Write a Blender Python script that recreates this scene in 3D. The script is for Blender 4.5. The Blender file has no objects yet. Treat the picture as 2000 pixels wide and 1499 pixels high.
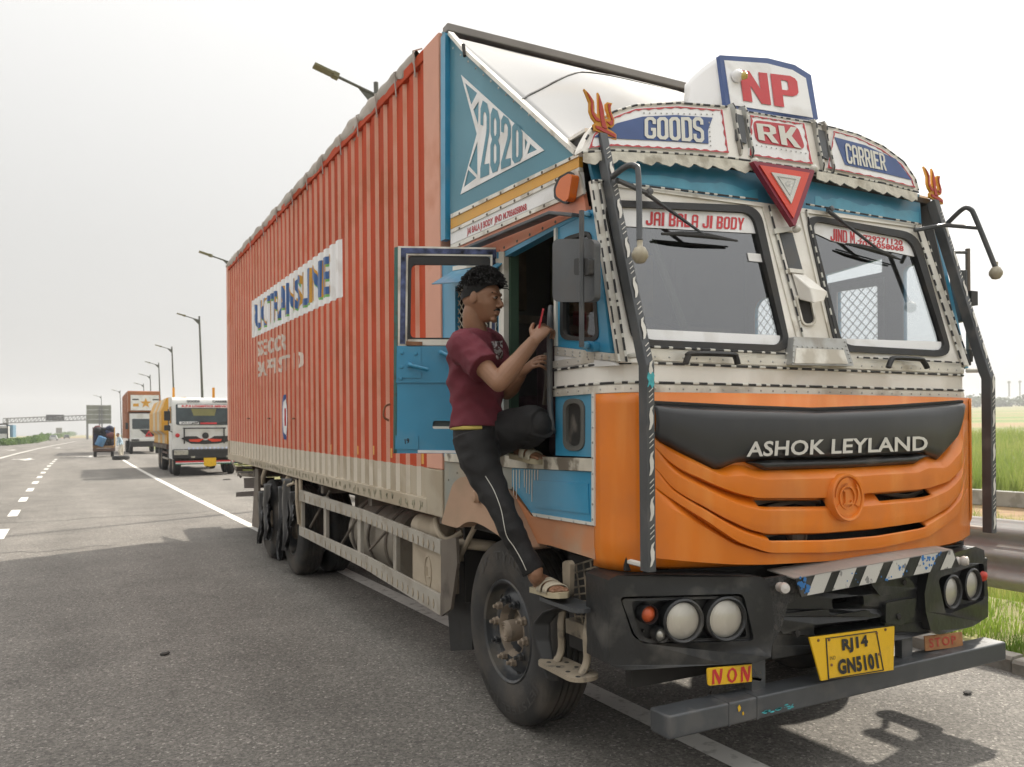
import bpy, bmesh, math, random
from mathutils import Vector as V, Matrix, noise, geometry
R = math.radians
SC = bpy.context.scene
COL = SC.collection
random.seed(7)

# ------------------------------------------------------------------ camera, sky, sun, exposure
FPX, CXP, HOR, ROLL, CAMH = 1560.0, 1000.0, 840.8, R(0.5), 1.6
TH = math.atan(825.0 / FPX)
cam_d = bpy.data.cameras.new('camera'); cam = bpy.data.objects.new('camera', cam_d); COL.objects.link(cam)
cam_d.sensor_width = 36.0; cam_d.lens = FPX / 2000 * 36
cam_d.shift_y = (HOR - 749.5) / 2000
cam_d.dof.use_dof = True; cam_d.dof.focus_distance = 3.9; cam_d.dof.aperture_fstop = 5.6
cam_d.clip_start = 0.05; cam_d.clip_end = 6000
FW = V((math.sin(TH), math.cos(TH), 0)); RT = V((math.cos(TH), -math.sin(TH), 0)); UP = V((0, 0, 1))
rx = RT * math.cos(ROLL) - UP * math.sin(ROLL); ry = RT * math.sin(ROLL) + UP * math.cos(ROLL)
m3 = Matrix((rx, ry, -FW)).transposed()
cam.matrix_world = Matrix.Translation((0, 0, CAMH)) @ m3.to_4x4()
SC.camera = cam

SUN_AZ = V((0.905, 0.425)); SUN_EL = R(42)
wd = bpy.data.worlds.new('World'); SC.world = wd; wd.use_nodes = True
nt = wd.node_tree; nt.nodes.clear()
sky = nt.nodes.new('ShaderNodeTexSky'); sky.sky_type = 'NISHITA'; sky.sun_disc = False
sky.sun_elevation = SUN_EL; sky.sun_rotation = math.atan2(SUN_AZ.x, SUN_AZ.y)
sky.air_density = 1.6; sky.dust_density = 6.0; sky.ozone_density = 1.0; sky.altitude = 100
hs = nt.nodes.new('ShaderNodeHueSaturation'); hs.inputs['Saturation'].default_value = 0.12
mxw = nt.nodes.new('ShaderNodeMix'); mxw.data_type = 'RGBA'; mxw.inputs[0].default_value = 0.7
# milky overcast veil, brighter towards the zenith as overcast skies are
wtc = nt.nodes.new('ShaderNodeTexCoord'); wsp = nt.nodes.new('ShaderNodeSeparateXYZ'); nt.links.new(wtc.outputs['Generated'], wsp.inputs[0])
wcl = nt.nodes.new('ShaderNodeMath'); wcl.operation = 'MAXIMUM'; wcl.inputs[1].default_value = 0.0; nt.links.new(wsp.outputs['Z'], wcl.inputs[0])
wpw = nt.nodes.new('ShaderNodeMath'); wpw.operation = 'POWER'; wpw.inputs[1].default_value = 2.2; nt.links.new(wcl.outputs[0], wpw.inputs[0])
wml = nt.nodes.new('ShaderNodeMath'); wml.operation = 'MULTIPLY_ADD'; wml.inputs[1].default_value = 16.0; wml.inputs[2].default_value = 4.7; nt.links.new(wpw.outputs[0], wml.inputs[0])
wvc = nt.nodes.new('ShaderNodeVectorMath'); wvc.operation = 'SCALE'; wvc.inputs[0].default_value = (1.0, .99, .965); nt.links.new(wml.outputs[0], wvc.inputs['Scale']); nt.links.new(wvc.outputs[0], mxw.inputs[7])
bg = nt.nodes.new('ShaderNodeBackground'); bg.inputs['Strength'].default_value = 0.095
wo = nt.nodes.new('ShaderNodeOutputWorld')
nt.links.new(sky.outputs[0], hs.inputs['Color']); nt.links.new(hs.outputs[0], mxw.inputs[6])
nt.links.new(mxw.outputs[2], bg.inputs['Color']); nt.links.new(bg.outputs[0], wo.inputs['Surface'])
sd = bpy.data.lights.new('sun', 'SUN'); so = bpy.data.objects.new('sun', sd); COL.objects.link(so)
sd.energy = 4.1; sd.angle = R(1.6); sd.color = (1.0, 0.93, 0.82)
so.rotation_euler = V((SUN_AZ.x * math.cos(SUN_EL), SUN_AZ.y * math.cos(SUN_EL), math.sin(SUN_EL))).to_track_quat('Z', 'Y').to_euler()
vs = SC.view_settings; vs.view_transform = 'Standard'; vs.look = 'None'; vs.exposure = 0.66; vs.gamma = 1.0; vs.use_curve_mapping = False
SC.render.engine = 'CYCLES'
SC.cycles.max_bounces = 5; SC.cycles.diffuse_bounces = 3; SC.cycles.glossy_bounces = 3; SC.cycles.transparent_max_bounces = 8; SC.cycles.use_adaptive_sampling = True; SC.cycles.adaptive_threshold = .025; SC.cycles.use_denoising = True
SC.cycles.caustics_reflective = False; SC.cycles.caustics_refractive = False
SC.cycles.volume_bounces = 0

# ------------------------------------------------------------------ measuring helpers (photo pixel -> point on a known plane)
def ray(px, py):
    x = px - CXP; y = HOR - py
    u = x * math.cos(ROLL) + y * math.sin(ROLL); v = -x * math.sin(ROLL) + y * math.cos(ROLL)
    return FW + RT * (u / FPX) + UP * (v / FPX)
C0 = V((0, 0, CAMH))
def PX(px, py, X): r = ray(px, py); return C0 + r * (X / r.x)
def PY(px, py, Y): r = ray(px, py); return C0 + r * (Y / r.y)
def G(px, py, z=0.0): r = ray(px, py); return C0 + r * ((z - CAMH) / r.z)
WS = 0.22                                   # lean of the windscreen
def PW(px, py, off=0.0):                    # leaning windscreen plane  Y = 2.75 + .22 (z - 1.93) - off
    r = ray(px, py); t = (2.75 - off + WS * (CAMH - 1.93)) / (r.y - WS * r.z); return C0 + r * t

# ------------------------------------------------------------------ mesh helpers
def lerp(a, b, t): return a + (b - a) * t
def sstep(a, b, x):
    t = max(0.0, min(1.0, (x - a) / (b - a))); return t * t * (3 - 2 * t)
def pl(xs, x):                               # piecewise linear lookup in [(x, y), ...]
    if x <= xs[0][0]: return xs[0][1]
    for (a, b), (c, d) in zip(xs, xs[1:]):
        if x <= c: return b + (d - b) * (x - a) / (c - a)
    return xs[-1][1]
def wloc(o):
    p = V((0, 0, 0))
    while o: p = p + o.location; o = o.parent
    return p
def crv(pts, n=8):                           # Catmull-Rom through points
    pts = [V(p) for p in pts]; out = []
    for i in range(len(pts) - 1):
        p0 = pts[max(0, i - 1)]; p1 = pts[i]; p2 = pts[i + 1]; p3 = pts[min(len(pts) - 1, i + 2)]
        for k in range(n):
            t = k / n
            out.append(0.5 * ((2 * p1) + (p2 - p0) * t + (2 * p0 - 5 * p1 + 4 * p2 - p3) * t * t + (3 * p1 - p0 - 3 * p2 + p3) * t ** 3))
    out.append(pts[-1]); return out
def rrect(x0, y0, x1, y1, r, n=5):           # rounded rectangle loop
    out = []
    for cx, cy, a in ((x1 - r, y1 - r, 0), (x0 + r, y1 - r, 90), (x0 + r, y0 + r, 180), (x1 - r, y0 + r, 270)):
        for k in range(n + 1):
            t = R(a + 90 * k / n); out.append((cx + r * math.cos(t), cy + r * math.sin(t)))
    return out
def rounded(poly, r, n=4):                   # round the corners of any polygon (2D)
    out = []; m = len(poly)
    for i in range(m):
        p = V(poly[i]); a = V(poly[i - 1]); b = V(poly[(i + 1) % m])
        ra = min(r, (a - p).length * .45); rb = min(r, (b - p).length * .45)
        s = p + (a - p).normalized() * ra; e = p + (b - p).normalized() * rb
        for k in range(n + 1):
            t = k / n; q = s * (1 - t) ** 2 + p * 2 * t * (1 - t) + e * t * t; out.append((q.x, q.y))
    return out

class MB:
    def __init__(s): s.v = []; s.f = []; s.mi = []; s.cur = 0
    def add(s, vs, fs):
        b = len(s.v); s.v += [V(p) for p in vs]
        for f in fs: s.f.append([i + b for i in f]); s.mi.append(s.cur)
        return s
    def quad(s, a, b, c, d): return s.add([a, b, c, d], [(0, 1, 2, 3)])
    def box(s, c, d, M_=None):
        c = V(c); x, y, z = d[0] / 2, d[1] / 2, d[2] / 2
        vs = [V((i * x, j * y, k * z)) for i in (-1, 1) for j in (-1, 1) for k in (-1, 1)]
        if M_ is not None: vs = [M_ @ p for p in vs]
        return s.add([p + c for p in vs], [(0, 1, 3, 2), (4, 6, 7, 5), (0, 4, 5, 1), (2, 3, 7, 6), (0, 2, 6, 4), (1, 5, 7, 3)])
    def b2(s, a, b): return s.box([(a[i] + b[i]) / 2 for i in range(3)], [abs(b[i] - a[i]) for i in range(3)])
    def frames(s, path, up=None):
        P = [V(p) for p in path]; out = []
        prev = None
        for i, p in enumerate(P):
            t = (P[min(i + 1, len(P) - 1)] - P[max(i - 1, 0)]).normalized()
            if prev is None:
                u = V(up) if up is not None else (V((0, 0, 1)) if abs(t.z) < .9 else V((1, 0, 0)))
            else: u = prev
            u = (u - t * u.dot(t)).normalized(); prev = u
            out.append((p, t, u, t.cross(u)))
        return out
    def tube(s, path, r, n=8, caps=True, up=None, prof=None):
        fr = s.frames(path, up); vs = []; fs = []
        if prof is None: prof = [(math.cos(2 * math.pi * k / n), math.sin(2 * math.pi * k / n)) for k in range(n)]
        n = len(prof)
        for i, (p, t, u, w) in enumerate(fr):
            rr = r[i] if isinstance(r, list) else r
            ru, rw = rr if isinstance(rr, (list, tuple)) else (rr, rr)
            vs += [p + u * (a * ru) + w * (b * rw) for a, b in prof]
        for i in range(len(fr) - 1):
            for k in range(n): fs.append((i * n + k, i * n + (k + 1) % n, (i + 1) * n + (k + 1) % n, (i + 1) * n + k))
        if caps: fs.append(list(range(n))[::-1]); fs.append([(len(fr) - 1) * n + k for k in range(n)])
        return s.add(vs, fs)
    def bar(s, a, b, w, h=None, up=None):       # rectangular bar from a to b
        h = h or w; return s.tube([a, b], (h / 2, w / 2), prof=[(1, 1), (-1, 1), (-1, -1), (1, -1)], up=up)
    def rtube(s, path, w, h, up=None): return s.tube(path, (h / 2, w / 2), prof=[(1, 1), (-1, 1), (-1, -1), (1, -1)], up=up)
    def lathe(s, prof, o, axis, n=24, a0=0, a1=360):
        axis = V(axis).normalized(); o = V(o)
        u = (V((0, 0, 1)) if abs(axis.z) < .9 else V((1, 0, 0))); u = (u - axis * u.dot(axis)).normalized(); w = axis.cross(u)
        full = abs(a1 - a0) >= 360; m = n if full else n + 1; vs = []; fs = []
        for r, h in prof:
            for k in range(m):
                t = R(a0 + (a1 - a0) * k / n); vs.append(o + axis * h + u * (r * math.cos(t)) + w * (r * math.sin(t)))
        for i in range(len(prof) - 1):
            for k in range(n): fs.append((i * m + k, i * m + (k + 1) % m, (i + 1) * m + (k + 1) % m, (i + 1) * m + k))
        return s.add(vs, fs)
    def prism(s, loops, f, d, back=True):        # filled 2D loops (first outer, rest holes), mapped by f, thickened by vector d
        flat = [p for l in loops for p in l]
        tris = geometry.tessellate_polygon([[V((p[0], p[1], 0)) for p in l] for l in loops])
        fr = [V(f(*p)) for p in flat]; d = V(d)
        # keep front faces pointing against d
        s0 = len(s.v)
        def flip(t):
            nrm = (fr[t[1]] - fr[t[0]]).cross(fr[t[2]] - fr[t[0]]); return t if nrm.dot(d) < 0 else (t[0], t[2], t[1])
        s.add(fr, [flip(t) for t in tris])
        if d.length > 1e-7:
            s.add([p + d for p in fr], [flip(t)[::-1] for t in tris] if back else [])
            n = len(flat); base = 0
            vs = fr + [p + d for p in fr]; fs = []
            for l in loops:
                m = len(l)
                for k in range(m): fs.append((base + k, base + (k + 1) % m, n + base + (k + 1) % m, n + base + k))
                base += m
            s.add(vs, fs)
        return s
    def grid(s, f, nu, nv, skip=None):
        vs = [f(i / nu, j / nv) for j in range(nv + 1) for i in range(nu + 1)]; fs = []
        for j in range(nv):
            for i in range(nu):
                if skip and skip((i + .5) / nu, (j + .5) / nv): continue
                a = j * (nu + 1) + i; fs.append((a, a + 1, a + nu + 2, a + nu + 1))
        return s.add(vs, fs)
    def build(s, name, mat, parent=None, smooth=None, bevel=0, sub=0, weld=False, solid=0, recalc=True, kind=None, seg=2):
        me = bpy.data.meshes.new(name); o0 = wloc(parent) if parent else V((0, 0, 0))
        me.from_pydata([p - o0 for p in s.v], [], s.f)
        mats = mat if isinstance(mat, (list, tuple)) else [mat]
        for m in mats: me.materials.append(m)
        if len(mats) > 1: me.polygons.foreach_set('material_index', s.mi)
        if recalc or weld:
            bm = bmesh.new(); bm.from_mesh(me)
            if weld: bmesh.ops.remove_doubles(bm, verts=bm.verts, dist=1e-4)
            if recalc: bmesh.ops.recalc_face_normals(bm, faces=bm.faces)
            bm.to_mesh(me); bm.free()
        if smooth:
            me.polygons.foreach_set('use_smooth', [True] * len(me.polygons)); me.set_sharp_from_angle(angle=R(smooth))
        o = bpy.data.objects.new(name, me); COL.objects.link(o)
        if parent: o.parent = parent
        if solid: md = o.modifiers.new('t', 'SOLIDIFY'); md.thickness = solid; md.offset = 0
        if bevel:
            md = o.modifiers.new('b', 'BEVEL'); md.width = bevel; md.segments = seg; md.limit_method = 'ANGLE'; md.angle_limit = R(40)
        if sub: md = o.modifiers.new('s', 'SUBSURF'); md.levels = sub; md.render_levels = sub
        if kind: o['kind'] = kind
        return o
def thing(name, label, cat, loc=(0, 0, 0), group=None, rz=0):
    o = bpy.data.objects.new(name, None); COL.objects.link(o); o.location = loc; o.rotation_euler = (0, 0, rz)
    o['label'] = label; o['category'] = cat; o.empty_display_size = .2
    if group: o['group'] = group
    return o
def tag(o, label, cat, group=None):
    o['label'] = label; o['category'] = cat
    if group: o['group'] = group
    return o
def copy_tree(o, parent=None):
    c = o.copy(); COL.objects.link(c)
    if parent: c.parent = parent
    for ch in [x for x in bpy.data.objects if x.parent == o]: copy_tree(ch, c)
    return c

# lettering: glyph outlines filled as flat meshes and laid onto four corners
_tx = {}
def glyphs(s, bold=0.0, space=1.0):
    k = (s, bold, space)
    if k not in _tx:
        cu = bpy.data.curves.new('t', 'FONT'); cu.body = s; cu.fill_mode = 'FRONT'; cu.offset = bold; cu.space_character = space; cu.resolution_u = 3
        ob = bpy.data.objects.new('t', cu); COL.objects.link(ob)
        me = bpy.data.meshes.new_from_object(ob.evaluated_get(bpy.context.evaluated_depsgraph_get()))
        vs = [v.co.copy() for v in me.vertices]; fs = [list(p.vertices) for p in me.polygons]
        bpy.data.objects.remove(ob); bpy.data.curves.remove(cu); bpy.data.meshes.remove(me)
        x0 = min(v.x for v in vs); x1 = max(v.x for v in vs); y0 = min(v.y for v in vs); y1 = max(v.y for v in vs)
        _tx[k] = ([((v.x - x0) / (x1 - x0), (v.y - y0) / (y1 - y0)) for v in vs], fs)
    return _tx[k]
def bil(c, u, v): return (V(c[0]) * (1 - u) + V(c[1]) * u) * (1 - v) + (V(c[3]) * (1 - u) + V(c[2]) * u) * v
def letters(name, s, c, mat, parent, bold=0.0, ext=0.0, space=1.0, off=0.0, wob=0):
    """c = bottom-left, bottom-right, top-right, top-left seen by the reader"""
    vs, fs = glyphs(s, bold, space); n = (V(c[1]) - V(c[0])).cross(V(c[3]) - V(c[0])).normalized()
    P = [bil(c, u, v) + n * off for u, v in vs]; mb = MB()
    if ext:
        mb.add([p + n * ext for p in P], fs)
        from collections import Counter
        cnt = Counter()
        for f in fs:
            for a, b in zip(f, f[1:] + f[:1]): cnt[(a, b)] += 1
        sides = [(a, b, b + len(P), a + len(P)) for (a, b) in cnt if (b, a) not in cnt]
        mb.add(P + [p + n * ext for p in P], sides)
    else: mb.add(P, fs)
    return mb.build(name, mat, parent, recalc=False)
# chamfered block letters (painter's signwriting); outer loop then holes on a 4 x 8 cell
BL = {
 'G': [[(1,0),(3,0),(4,1),(4,4),(2.2,4),(2.2,2.9),(2.8,2.9),(2.8,1.5),(2.4,1.1),(1.6,1.1),(1.2,1.5),(1.2,6.5),(1.6,6.9),(2.4,6.9),(2.8,6.5),(2.8,5.4),(4,5.4),(4,7),(3,8),(1,8),(0,7),(0,1)]],
 'O': [[(1,0),(3,0),(4,1),(4,7),(3,8),(1,8),(0,7),(0,1)], [(1.3,1.6),(1.3,6.4),(1.7,6.9),(2.3,6.9),(2.7,6.4),(2.7,1.6),(2.3,1.1),(1.7,1.1)]],
 'D': [[(0,0),(3,0),(4,1),(4,7),(3,8),(0,8)], [(1.3,1.1),(1.3,6.9),(2.3,6.9),(2.7,6.4),(2.7,1.6),(2.3,1.1)]],
 'S': [[(1,0),(3,0),(4,1),(4,3.6),(3,4.6),(1.5,5),(1.2,5.4),(1.2,6.5),(1.6,6.9),(2.4,6.9),(2.8,6.5),(2.8,5.6),(4,5.6),(4,7),(3,8),(1,8),(0,7),(0,4.7),(1,3.8),(2.5,3.4),(2.8,3),(2.8,1.5),(2.4,1.1),(1.6,1.1),(1.2,1.5),(1.2,2.6),(0,2.6),(0,1)]],
 'C': [[(1,0),(3,0),(4,1),(4,2.8),(2.8,2.8),(2.8,1.5),(2.4,1.1),(1.6,1.1),(1.2,1.5),(1.2,6.5),(1.6,6.9),(2.4,6.9),(2.8,6.5),(2.8,5.4),(4,5.4),(4,7),(3,8),(1,8),(0,7),(0,1)]],
 'A': [[(0,0),(1.2,0),(1.2,3),(2.8,3),(2.8,0),(4,0),(4,7),(3,8),(1,8),(0,7)], [(1.2,4.1),(1.2,6.4),(1.7,6.9),(2.3,6.9),(2.8,6.4),(2.8,4.1)]],
 'R': [[(0,0),(1.3,0),(1.3,3.2),(1.8,3.2),(2.8,0),(4.2,0),(3,3.5),(4,4.4),(4,7),(3,8),(0,8)], [(1.3,4.3),(1.3,6.9),(2.3,6.9),(2.7,6.5),(2.7,4.7),(2.3,4.3)]],
 'I': [[(1.2,0),(2.8,0),(2.8,8),(1.2,8)]],
 'E': [[(0,0),(4,0),(4,1.2),(1.3,1.2),(1.3,3.5),(3.2,3.5),(3.2,4.6),(1.3,4.6),(1.3,6.8),(4,6.8),(4,8),(0,8)]],
 'K': [[(0,0),(1.3,0),(1.3,3),(1.6,3.2),(2.8,0),(4.3,0),(2.6,4.3),(4.2,8),(2.8,8),(1.5,5.2),(1.3,5),(1.3,8),(0,8)]],
 '2': [[(0,0),(4,0),(4,1.3),(1.7,1.3),(3.6,4.2),(4,5),(4,7),(3,8),(1,8),(0,7),(0,5.4),(1.2,5.4),(1.2,6.5),(1.6,6.9),(2.4,6.9),(2.8,6.5),(2.8,5.2),(2.5,4.5),(0,1)]],
 '8': [[(1,0),(3,0),(4,1),(4,3.4),(3.3,4.1),(4,4.8),(4,7),(3,8),(1,8),(0,7),(0,4.8),(.7,4.1),(0,3.4),(0,1)], [(1.4,1.5),(1.4,3.2),(1.8,3.6),(2.2,3.6),(2.6,3.2),(2.6,1.5),(2.2,1.1),(1.8,1.1)], [(1.4,5),(1.4,6.5),(1.8,6.9),(2.2,6.9),(2.6,6.5),(2.6,5),(2.2,4.6),(1.8,4.6)]],
 '0': [[(1,0),(3,0),(4,1),(4,7),(3,8),(1,8),(0,7),(0,1)], [(1.5,1.6),(1.5,6.4),(1.8,6.9),(2.2,6.9),(2.5,6.4),(2.5,1.6),(2.2,1.1),(1.8,1.1)]],
 'J': [[(1,0),(3,0),(4,1),(4,8),(2.6,8),(2.6,1.6),(2.3,1.2),(1.7,1.2),(1.4,1.6),(1.4,2.8),(0,2.8),(0,1)]],
 'B': [[(0,0),(3.2,0),(4,.8),(4,3.5),(3.4,4.1),(4,4.7),(4,7.2),(3.2,8),(0,8)], [(1.4,1.2),(1.4,3.5),(2.4,3.5),(2.6,3.2),(2.6,1.5),(2.4,1.2)], [(1.4,4.7),(1.4,6.8),(2.4,6.8),(2.6,6.5),(2.6,5),(2.4,4.7)]],
 'Y': [[(1.3,0),(2.7,0),(2.7,3.2),(4.2,8),(2.8,8),(2,5),(1.2,8),(-.2,8),(1.3,3.2)]],
 'L': [[(0,0),(3.8,0),(3.8,1.3),(1.4,1.3),(1.4,8),(0,8)]],
 'M': [[(0,0),(1.2,0),(1.2,4.6),(1.9,2),(2.4,2),(3.1,4.6),(3.1,0),(4.3,0),(4.3,8),(3,8),(2.15,4.9),(1.3,8),(0,8)]],
 '.': [[(.4,0),(1.6,0),(1.6,1.3),(.4,1.3)]],
 'N': [[(0,0),(1.3,0),(1.3,4.2),(2.6,0),(4,0),(4,8),(2.7,8),(2.7,3.8),(1.4,8),(0,8)]],
 'P': [[(0,0),(1.5,0),(1.5,3),(3,3),(3.7,3.5),(4,4.2),(4,6.8),(3.7,7.5),(3,8),(0,8)], [(1.5,4.3),(1.5,6.7),(2.2,6.7),(2.5,6.4),(2.5,4.6),(2.2,4.3)]],
}
def block(name, s, c, mat, parent, gap=0.6, d=(0, 0, 0), wid=4.0):
    wd_ = {'I': 1.6, ' ': 1.6, 'M': 4.3, '.': 1.8}; tot = sum(wd_.get(ch, 4.0) + gap for ch in s) - gap; mb = MB(); p_ = 0.0
    for ch in s:
        if ch != ' ': mb.prism(BL[ch], lambda x, y, q=p_ - (1.2 if ch == 'I' else 0): bil(c, (q + x) / tot, y / 8), d, back=False)
        p_ += wd_.get(ch, 4.0) + gap
    return mb.build(name, mat, parent, recalc=False)

# ------------------------------------------------------------------ materials
_m = {}
def M(name, col, rough=.5, metal=0.0, var=.12, vs=3.0, dirt=None, da=.35, ds=2.0, bump=0.0, bs=60.0, spec=.5, streak=None, coat=0.0, lo=.52, hi=.62):
    if name in _m: return _m[name]
    m = bpy.data.materials.new(name); m.use_nodes = True; n = m.node_tree.nodes; L = m.node_tree.links
    p = n['Principled BSDF']; p.inputs['Roughness'].default_value = rough; p.inputs['Metallic'].default_value = metal
    p.inputs['Specular IOR Level'].default_value = spec
    if coat: p.inputs['Coat Weight'].default_value = coat; p.inputs['Coat Roughness'].default_value = .15
    tc = n.new('ShaderNodeTexCoord'); out = None
    c4 = (*col, 1)
    def noise_(scale, detail=4, mapsc=None):
        t = n.new('ShaderNodeTexNoise'); t.inputs['Scale'].default_value = scale; t.inputs['Detail'].default_value = detail
        if mapsc:
            mp = n.new('ShaderNodeMapping'); mp.inputs['Scale'].default_value = mapsc; L.new(tc.outputs['Object'], mp.inputs[0]); L.new(mp.outputs[0], t.inputs['Vector'])
        else: L.new(tc.outputs['Object'], t.inputs['Vector'])
        return t
    def mix(fac, a, b):
        x = n.new('ShaderNodeMix'); x.data_type = 'RGBA'
        if isinstance(fac, float): x.inputs[0].default_value = fac
        else: L.new(fac, x.inputs[0])
        for i, q in ((6, a), (7, b)):
            if isinstance(q, tuple): x.inputs[i].default_value = q
            else: L.new(q, x.inputs[i])
        return x.outputs[2]
    def ramp(src, a, b, top=1.0):
        r = n.new('ShaderNodeMapRange'); r.inputs[1].default_value = a; r.inputs[2].default_value = b; r.inputs[4].default_value = top; L.new(src, r.inputs[0]); return r.outputs[0]
    cur = c4
    if var:
        t = noise_(vs)
        cur = mix(ramp(t.outputs[0], .3, .7), tuple(x * (1 - var) for x in col) + (1,), tuple(min(1, x * (1 + var)) for x in col) + (1,))
    if streak:
        t = noise_(1.0, 5, streak[2]); cur = mix(ramp(t.outputs[0], .5, .68, streak[1]), cur, (*streak[0], 1))
    if dirt:
        t = noise_(ds, 8); cur = mix(ramp(t.outputs[0], lo, hi, da), cur, (*dirt, 1))
        rr = n.new('ShaderNodeMapRange'); rr.inputs[1].default_value = lo; rr.inputs[2].default_value = hi; rr.inputs[3].default_value = rough; rr.inputs[4].default_value = min(1, rough + .3)
        L.new(t.outputs[0], rr.inputs[0]); L.new(rr.outputs[0], p.inputs['Roughness'])
    if isinstance(cur, tuple): p.inputs['Base Color'].default_value = cur
    else: L.new(cur, p.inputs['Base Color'])
    if bump:
        t = noise_(bs, 3); b = n.new('ShaderNodeBump'); b.inputs['Strength'].default_value = min(1, bump); b.inputs['Distance'].default_value = .004 if bump <= 1 else .004 * bump
        L.new(t.outputs[0], b.inputs['Height']); L.new(b.outputs[0], p.inputs['Normal'])
    _m[name] = m; return m
def glass(name, tint=(1, 1, 1), refl=.05, rough=.02):
    if name in _m: return _m[name]
    m = bpy.data.materials.new(name); m.use_nodes = True; n = m.node_tree.nodes; L = m.node_tree.links; n.clear()
    o = n.new('ShaderNodeOutputMaterial'); t = n.new('ShaderNodeBsdfTransparent'); t.inputs[0].default_value = (*tint, 1)
    g = n.new('ShaderNodeBsdfGlossy'); g.inputs['Roughness'].default_value = rough; g.inputs[0].default_value = (.9, .92, .95, 1)
    lw = n.new('ShaderNodeFresnel'); lw.inputs[0].default_value = 1.5
    ad = n.new('ShaderNodeMath'); ad.operation = 'ADD'; ad.use_clamp = True; ad.inputs[1].default_value = refl; L.new(lw.outputs[0], ad.inputs[0])
    x = n.new('ShaderNodeMixShader'); L.new(ad.outputs[0], x.inputs[0]); L.new(t.outputs[0], x.inputs[1]); L.new(g.outputs[0], x.inputs[2]); L.new(x.outputs[0], o.inputs[0])
    _m[name] = m; return m

DUST = (.42, .34, .25)
m_white = M('aged white paint', (.82, .79, .73), .45, var=.06, dirt=(.50, .44, .34), da=.4, ds=2.2, bump=.1, bs=40)
m_alu = M('riveted aluminium trim', (.70, .67, .60), .38, metal=.35, var=.10, dirt=(.30, .25, .18), da=.5, ds=5)
m_alud = M('dull aluminium', (.42, .42, .40), .42, metal=.5, dirt=(.25, .2, .15), da=.5, ds=4)
m_bwhite = M('clean white sticker', (.80, .80, .80), .4, var=.04, dirt=(.5, .47, .42), da=.3, ds=5)
m_blue = M('sky blue cab paint', (.035, .25, .42), .33, var=.12, dirt=(.16, .27, .32), da=.35, ds=2.5, spec=.5, coat=.2, bump=.06, bs=12)
m_bluep = M('faded blue panel paint', (.075, .235, .31), .42, var=.12, vs=1.4, dirt=(.17, .30, .36), da=.5, ds=1.6)
m_blued = M('deep blue front panel', (.03, .17, .27), .35, var=.1, vs=2)
m_cloud = M('painted pale cloud edge', (.06, .27, .38), .35, var=.15, vs=9)
m_orange = M('orange cab paint', (.68, .175, .006), .38, var=.10, vs=2.5, dirt=(.46, .15, .04), da=.45, ds=3.5, streak=((.74, .27, .05), .5, (9, 9, 1.1)), coat=.1, bump=.05, bs=9, lo=.5, hi=.72)
m_orangedust = M('dusty orange paint', (.52, .22, .10), .6, var=.1, dirt=DUST, da=.6, ds=2.5)
m_fender = M('dust coated fender plastic', (.44, .28, .185), .7, var=.07, dirt=(.36, .27, .19), da=.5, ds=2)
m_salmon = M('salmon paint', (.60, .22, .13), .45, var=.1, dirt=(.5, .33, .25), da=.4, ds=3)
m_yellow = M('amber yellow band', (.66, .33, .035), .42, var=.08, vs=4, dirt=(.6, .42, .18), da=.5, ds=3)
m_red = M('signal red paint', (.52, .025, .03), .42, var=.08)
m_redl = M('signwriter red', (.46, .035, .045), .45, var=.1, vs=8)
m_bluel = M('signwriter blue', (.035, .075, .22), .45, var=.12, vs=6)
m_cream = M('signwriter cream', (.62, .61, .55), .5, var=.05)
m_blk = M('black trim rubber', (.018, .018, .018), .55, var=.2, vs=8, dirt=(.10, .09, .08), da=.35, ds=6)
m_bump = M('weathered black bumper', (.013, .014, .015), .36, var=.25, vs=5, dirt=(.13, .12, .105), da=.55, ds=7, bump=.7, bs=16, lo=.53, hi=.74)
m_greyb = M('dark grey painted steel', (.060, .064, .068), .40, var=.15, vs=6, dirt=(.15, .14, .13), da=.4, ds=7, bump=.12, bs=30)
m_tyre = M('tyre rubber', (.026, .025, .024), .75, var=.15, vs=5, dirt=(.115, .098, .08), da=.7, ds=3.5, bump=.4, bs=90, lo=.42, hi=.66)
m_tread = M('tyre tread', (.016, .016, .016), .7, var=.2, vs=8, dirt=(.08, .07, .06), da=.4, ds=7, bump=.3, bs=80)
m_hub = M('dusty hub metal', (.27, .215, .16), .7, var=.15, vs=8, dirt=(.10, .085, .07), da=.5, ds=9, bump=.3, bs=60)
m_rim = M('black wheel rim', (.03, .032, .035), .35, var=.2, dirt=(.17, .145, .11), da=.45, ds=6)
m_chas = M('dusty chassis steel', (.15, .125, .10), .75, var=.2, dirt=(.06, .052, .045), da=.6, ds=4, bump=.3, bs=40)
m_dark = M('dark underside and hole shade', (.02, .018, .016), .8, var=.3)  # dark underside parts; also stands in for shade in holes and gaps
m_dust = M('dust coated steel', (.40, .335, .25), .75, var=.09, dirt=(.28, .23, .17), da=.55, ds=3, bump=.15, bs=40)
m_guard = M('dusty grey side guard', (.36, .33, .28), .65, var=.1, dirt=(.24, .205, .16), da=.5, ds=4, bump=.1)
m_tank = M('dusty fuel tank', (.30, .265, .215), .5, metal=.2, var=.1, dirt=(.18, .15, .12), da=.5, ds=4)
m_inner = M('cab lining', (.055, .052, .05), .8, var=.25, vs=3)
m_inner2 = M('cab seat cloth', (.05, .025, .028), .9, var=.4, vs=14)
m_tarp = M('grey tarpaulin', (.44, .40, .36), .75, var=.14, vs=2.2, dirt=(.27, .24, .21), da=.4, ds=3, bump=.5, bs=18)
m_dome = M('white roof sheet', (.37, .365, .36), .5, metal=.0, var=.06, vs=1.3, dirt=(.45, .42, .38), da=.45, ds=1.4)
m_plate = M('number plate yellow', (.72, .43, .012), .4, var=.05, dirt=(.5, .33, .05), da=.3, ds=12)
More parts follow.
